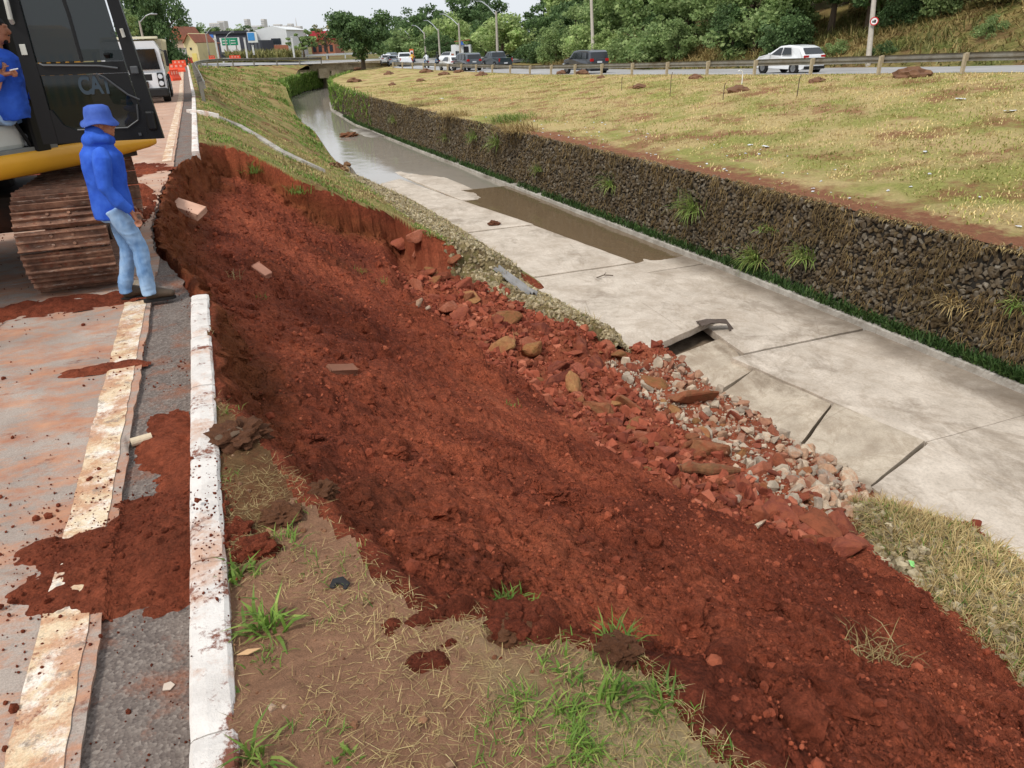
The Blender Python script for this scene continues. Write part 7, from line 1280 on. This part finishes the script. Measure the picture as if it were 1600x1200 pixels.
# green direction sign on its gantry
a = pix(346, 63, d=125); b = pix(371, 62, d=125); w = float(np.linalg.norm(b - a)); c = (a + b) / 2; r = empty('direction_sign', (c[0], c[1], -0.3), math.atan2(b[1] - a[1], b[0] - a[0])); tag(r, 'green overhead direction sign in two panels before the dark store', 'traffic sign'); zc = float(c[2]) + 0.1; GRS = simple('sign_green', (24, 140, 104), 0.5)
for s_ in (-1, 1):
    MB().box((s_ * w * 0.255, 0, zc - 0.15), (w * 0.49, 0.06, 0.95), bev=0.02).build('panel', GRS, r)
    for j in range(2): MB().box((s_ * w * 0.255 - 0.1, -0.045, zc + 0.1 - j * 0.4), (w * 0.3, 0.02, 0.11)).build('text_line', SW, r)
MB().box((0, 0.06, zc + 0.4), (w, 0.06, 0.22)).build('top_panel', GRS, r)
for s_ in (-0.2, 0.35): MB().tube([(s_ * w, 0.1, 0), (s_ * w, 0.1, zc)], 0.08, 8).build('sign_leg', GALV, r)
# small white house on the right of the traffic queue
hx, hy = 706, 736; r, w, h = bld('white_house', hx, hy, 96, 70, 108, 6, WHW, 'small white house with dark gate and blue gable in the wood', 'house'); face(r, w, h, 0.64, 0.90, 0.0, 0.92, BLACKP, 'gate', 0.08); face(r, w, h, 0.22, 0.34, 0.42, 0.72, PANE, 'window'); face(r, w, h, 0.36, 0.40, 0.42, 0.72, PANE, 'window'); face(r, w, h, 0.0, 0.12, 0.1, 0.6, BRK, 'brick_panel', 0.1); m = MB(); m.prism([(-0.05 * w, h), (0.2 * w, h), (0.08 * w, h + 0.55)], 0.3, Matrix.Translation((0, -0.1, 0)) @ Matrix.Rotation(math.pi / 2, 4, 'X')); m.build('blue_gable', simple('gable_blue', (60, 104, 186), 0.6), r); MB().box((0.08 * w, 3, h + 0.55), (w * 0.8, 6.6, 0.12), ry=-0.08).build('roof', TILE, r)

# ------------------------------------------------------------------ things on the left bank
PA = [pixhit(x, y) for x, y in ((296, 177), (318, 180), (343, 185))]; PB = [pixhit(x, y) for x, y in ((343, 186), (375, 200), (405, 218), (440, 240), (475, 256), (508, 270))]
dk = empty('drain_kerb', PA[0]); tag(dk, 'old drain kerb running down the left bank, white near the road and grey below', 'kerb')
def ridge(P, w, h, nm, m):
    r_ = []
    for i, p in enumerate(P):
        t_ = P[min(i + 1, len(P) - 1)] - P[max(i - 1, 0)]; n_ = np.array([-t_[1], t_[0]]); n_ = n_ / np.linalg.norm(n_) * w / 2; b_ = p - PA[0]; r_.append([(b_[0] + n_[0], b_[1] + n_[1], b_[2] - 0.15), (b_[0] + n_[0] * .8, b_[1] + n_[1] * .8, b_[2] + h), (b_[0] - n_[0] * .8, b_[1] - n_[1] * .8, b_[2] + h), (b_[0] - n_[0], b_[1] - n_[1], b_[2] - 0.15)])
    MB().loft(r_).build(nm, m, dk)
ridge(PA, 0.22, 0.14, 'white_section', KERBM); ridge(PB, 0.22, 0.10, 'grey_section', CONC_G)
# exposed end of an old gabion with a curved concrete lip at the water
c = pix(548, 292, z=-3.55); bg_ = empty('broken_gabion', c); tag(bg_, 'exposed block of stones with curved concrete lip at the water edge of the left bank', 'gabion'); mm_ = [mesh_np('stone', V * 0.16, F, mat_stone('rust_stone', [(150, 116, 82), (112, 82, 58), (176, 146, 108), (92, 70, 52)], 0.5) if i_ == 0 else bpy.data.materials['rust_stone']) for i_, (V, F) in enumerate(hulls[:4])]
for k in range(46): o = link('stone', mm_[k % 4], bg_); o.location = (rng.uniform(-0.9, 0.05), rng.uniform(-0.6, 0.3), rng.uniform(-0.3, 1.05)); o.rotation_euler = rng.uniform(-3, 3, 3)
MB().loft([[(0.16 + dx, -0.6 + 1.3 * t_, -0.6 + 0.4 * 0) for dx in (0, 0.16)] + [(0.16 + dx - 0.12 * z_, -0.6 + 1.3 * t_, z_) for z_, dx in ((0.6, 0.13), (0.85, 0.02), (0.6, -0.02))] for t_ in (0, 0.5, 1)]).build('concrete_lip', CONC_G, bg_)
# concrete splinters and scraps on the slide
def block(name, p, dims, rot, m, label, cat, bev=0.012):
    o = MB().box((0, 0, 0), dims, bev=bev).build(name, m); me = o.data; r = np.random.default_rng(int(abs(p[0] * 100)));
    for v in me.vertices: v.co += Vector(r.normal(0, 0.012, 3) * min(1.0, max(dims) * 2))
    o.location = p; o.rotation_euler = rot; return tag(o, label, cat)
block('concrete_fragment', pixhit(285, 330) + np.array([0, 0, .08]), (0.75, 0.3, 0.12), (0.3, 0.35, -0.5), simple('pink_concrete', (206, 164, 140), 0.9, 0, .1, 5, bump=.3), 'pinkish concrete fragment leaning on the slide beside the standing man', 'concrete fragment')
block('concrete_fragment', pixhit(410, 430) + np.array([0, 0, .06]), (0.3, 0.16, 0.1), (0.2, 0.5, -0.9), simple('pink_concrete2', (196, 140, 116), 0.9, 0, .1, 5, bump=.3), 'small pink concrete chip in the middle of the upper slide', 'concrete fragment'); block('concrete_fragment', pixhit(535, 583) + np.array([0, 0, .03]), (0.3, 0.14, 0.08), (0.1, 0.2, 0.2), simple('brown_concrete', (124, 82, 62), 0.9), 'flat brownish slab piece in the centre of the slide', 'concrete fragment')
block('concrete_fragment', pixhit(362, 698) + np.array([0, 0, .07]), (0.15, 0.075, 0.03), (0.15, -0.1, 0.5), simple('sod_slate', (92, 74, 58), 0.9), 'dark flat stone lying in the sod behind the kerb', 'stone')
for px, py, s_ in [(655, 478, .12), (668, 485, .1), (1065, 735, .09), (1180, 775, .09), (1150, 785, .11), (1225, 800, .12), (1190, 825, .1)]: o = link('white_fragment', palm[rng.integers(0, 6)]); o.location = pixhit(px, py) + np.array([0, 0, s_ * .3]); o.scale = (s_, s_ * .7, s_ * .6); o.rotation_euler = rng.uniform(-1, 1, 3); tag(o, 'whitish broken fragment among the red rubble', 'concrete fragment', 'whitish fragments in the rubble')
p = pixhit(1110, 745); o = MB().tube([(-0.42, 0, 0), (-0.3, .02, .02), (-0.15, 0.03, 0.0), (0.0, -.02, .02), (0.15, 0, 0.02), (0.3, .03, 0), (0.42, 0.04, 0)], [0.05, 0.09, 0.07, 0.10, 0.07, 0.06, 0.03], 11).build('wood_log', simple('rotten_wood', (124, 88, 58), 0.95, 0, .4, 14, bump=.9, dirt=(134, 72, 48), dirt_amt=.45)); o.location = p + np.array([0, 0, .08]); o.rotation_euler = (0, 0.1, -0.35); tag(o, 'rotten piece of log lying in the rubble beside pale stones', 'log')
# concrete core on the gutter, paper scrap, black rubber scrap
o = MB().tube([(-0.06, 0, 0), (0.06, 0, 0)], 0.028, 14).build('concrete_core', simple('core_pale', (206, 188, 160), 0.9, bump=.3, sc=12)); o.location = pix(221, 687, z=0.0); o.rotation_euler = (0, 0, 0.25); tag(o, 'pale cylindrical concrete piece lying on the gutter edge', 'concrete piece')
o = MB().prism([(-.022, -.012), (.006, -.02), (.022, 0), (.006, .022), (-.018, .02)], .004).build('pale_scrap', simple('shard_beige', (196, 180, 164), .8)); o.location = pix(264, 1073, z=-0.025); tag(o, 'flat pale shard on the dark gutter near the bottom', 'shard')
o = MB().tube([(-.05, .0, .01), (-.02, .03, .035), (.02, .02, .04), (.05, -.02, .02), (.03, -.05, .012)], [(.02, .012), (.028, .016), (.03, .014), (.026, .012), (.012, .008)], 8).build('rubber_scrap', simple('black_rubber', (34, 33, 34), .8)); o.location = pixhit(530, 918); o.scale = (.65, .65, .6); tag(o, 'curled black rubber scrap on the dry verge', 'scrap')
for px, py, s_, lb in [(428, 1110, .022, 'small white pebble on the verge, left of the pair'), (447, 1112, .014, 'small white pebble on the verge, right of the pair')]: o = link('pebble', palm[1]); o.location = pixhit(px, py); o.scale = (s_,) * 3; tag(o, lb, 'pebble')
o = MB().prism([(-.04, 0), (0, -.015), (.05, 0), (0, .014)], .003).build('dry_leaf', simple('leaf_tan', (196, 158, 116), .8)); o.location = pixhit(390, 1031) + np.array([0, 0, .01]); tag(o, 'tan dry leaf behind the kerb under the largest tuft', 'leaf')
# cloth on the slab corner, tarpaulin strip on the mattress, litter on the torn mattress
def cloth(name, pts, wid, m, label, cat, seed=0, amp=0.05):
    r_ = np.random.default_rng(seed); rings = []
    for i, p in enumerate(pts):
        t_ = np.array(pts[min(i + 1, len(pts) - 1)]) - np.array(pts[max(i - 1, 0)]); n_ = np.array([-t_[1], t_[0], 0]); n_ /= np.linalg.norm(n_) + 1e-9; rings.append([np.array(p) + n_ * (j / 8 - .5) * wid * (0.7 + .5 * r_.random()) + np.array([0, 0, amp * math.sin(j * 1.9 + i) + amp * .5 * r_.normal()]) for j in range(9)])
    o = MB().loft(rings, False, False).build(name, m, None, True, False); md = o.modifiers.new('t', 'SOLIDIFY'); md.thickness = .01; return tag(o, label, cat)
TARP = simple('grey_tarp', (138, 136, 134), .6, 0, .15, 3)
zt = lambda x, y, z: pix(x, y, z=z)
cloth('tarpaulin_strip', [zt(745, 404, -3.16), zt(770, 416, -3.14), zt(795, 432, -3.14), zt(815, 448, -3.18), zt(832, 460, -3.22)], .28, TARP, 'twisted grey tarpaulin strip lying on the stone mattress', 'tarpaulin', 3)
ck = simple('wet_cloth', (86, 74, 66), .85, 0, .2, 6); cc = np.array([10.0, 12.95, -3.84]); sl0 = cc
cloth('dark_cloth', [cc + np.array(v) for v in ((-0.45, 0.15, .03), (-0.2, 0.1, .05), (0.02, 0.06, .05), (0.2, 0.0, .02), (0.30, -0.1, -.16), (0.36, -0.2, -.3))], .30, ck, 'dark wet cloth draped over the corner of the raised slab', 'cloth', 5, .025)
cloth('mesh_sheet', [zt(1490, 968, -3.35), zt(1530, 965, -3.38), zt(1570, 962, -3.4), zt(1595, 958, -3.45)], .38, simple('dark_net', (62, 66, 62), .8), 'dark net sheet lying on the torn mattress at the right edge', 'net', 7, .03)
for k, (px, py, col_, s_, lb) in enumerate([(1465, 875, (226, 178, 40), .09, 'yellow and white wrapper on the torn mattress'), (1425, 882, (140, 206, 120), .07, 'light green plastic bit on the torn mattress'), (1318, 842, (226, 96, 52), .07, 'orange plastic bit at the soil edge of the torn mattress'), (1435, 915, (232, 232, 228), .06, 'white foam bit in the straw of the torn mattress'), (1448, 938, (236, 236, 232), .09, 'larger white foam piece beside the red soil'), (1510, 925, (224, 226, 220), .13, 'white plastic piece near the channel edge of the torn mattress'), (1450, 958, (222, 222, 216), .1, 'white slat-like piece in the straw by the soil'), (1580, 1035, (222, 170, 90), .09, 'orange stick-like litter at the right frame edge'), (1575, 980, (206, 196, 182), .16, 'pale board across the straw at the right frame edge')]):
    r_ = np.random.default_rng(k); g = [[(i / 3 - .5 + r_.normal(0, .06), (j / 3 - .5) * .6 + r_.normal(0, .05), r_.uniform(0, .25)) for i in range(4)] for j in range(4)]; o = MB().loft(g, False, False).build('litter', simple('litter%d' % k, col_, .5), fix=False); o.location = pix(px, py, z=-3.28 if px < 1500 else -3.34); o.scale = (s_ * 1.4,) * 3; o.rotation_euler = (0, 0, k); tag(o, lb, 'litter', 'litter on the torn mattress')
o = link('debris_clump', sodm[1]); o.location = pix(772, 350, z=-3.82); o.scale = (.2, .16, .14); tag(o, 'clump of washed-up weeds on the edge of the channel slab', 'debris'); o = link('debris_clump', sodm[0]); o.location = pix(545, 212, z=-3.9); o.scale = (.6, .5, .3); tag(o, 'brown debris clump in the water left of the far slab', 'debris')
o = MB().tube([(-.25, 0, 0), (0, .05, .03), (.25, -.02, 0)], .015, 6).tube([(0, .05, .03), (.12, .16, .05)], .01, 5).build('twig', BARK); o.location = pix(945, 432, z=-3.83); tag(o, 'dark twig lying on the raised channel slab', 'twig')
# ------------------------------------------------------------------ labels of look-alikes that can be told apart by their order
bpy.context.view_layer.update()
ORD = 'first second third fourth fifth sixth seventh eighth ninth tenth eleventh twelfth thirteenth fourteenth fifteenth sixteenth seventeenth eighteenth nineteenth twentieth'.split() + ['twenty-' + w for w in 'first second third fourth fifth sixth seventh eighth ninth'.split()] + ['thirtieth']
def px_of(o):
    c = CR.T @ (np.array(o.matrix_world.translation) - np.array([0, 0, CAM_H])); return 800 + 1150 * c[0] / c[2]
same = {}
for o in S.objects:
    if o.parent is None and 'label' in o and 'group' in o: same.setdefault((o['label'], o['group']), []).append(o)
for (lb, g), L in same.items():
    if 1 < len(L) <= 30:
        L.sort(key=px_of)
        for i, o in enumerate(L): o['label'] = '%s, %s from the left' % (lb, ORD[i])
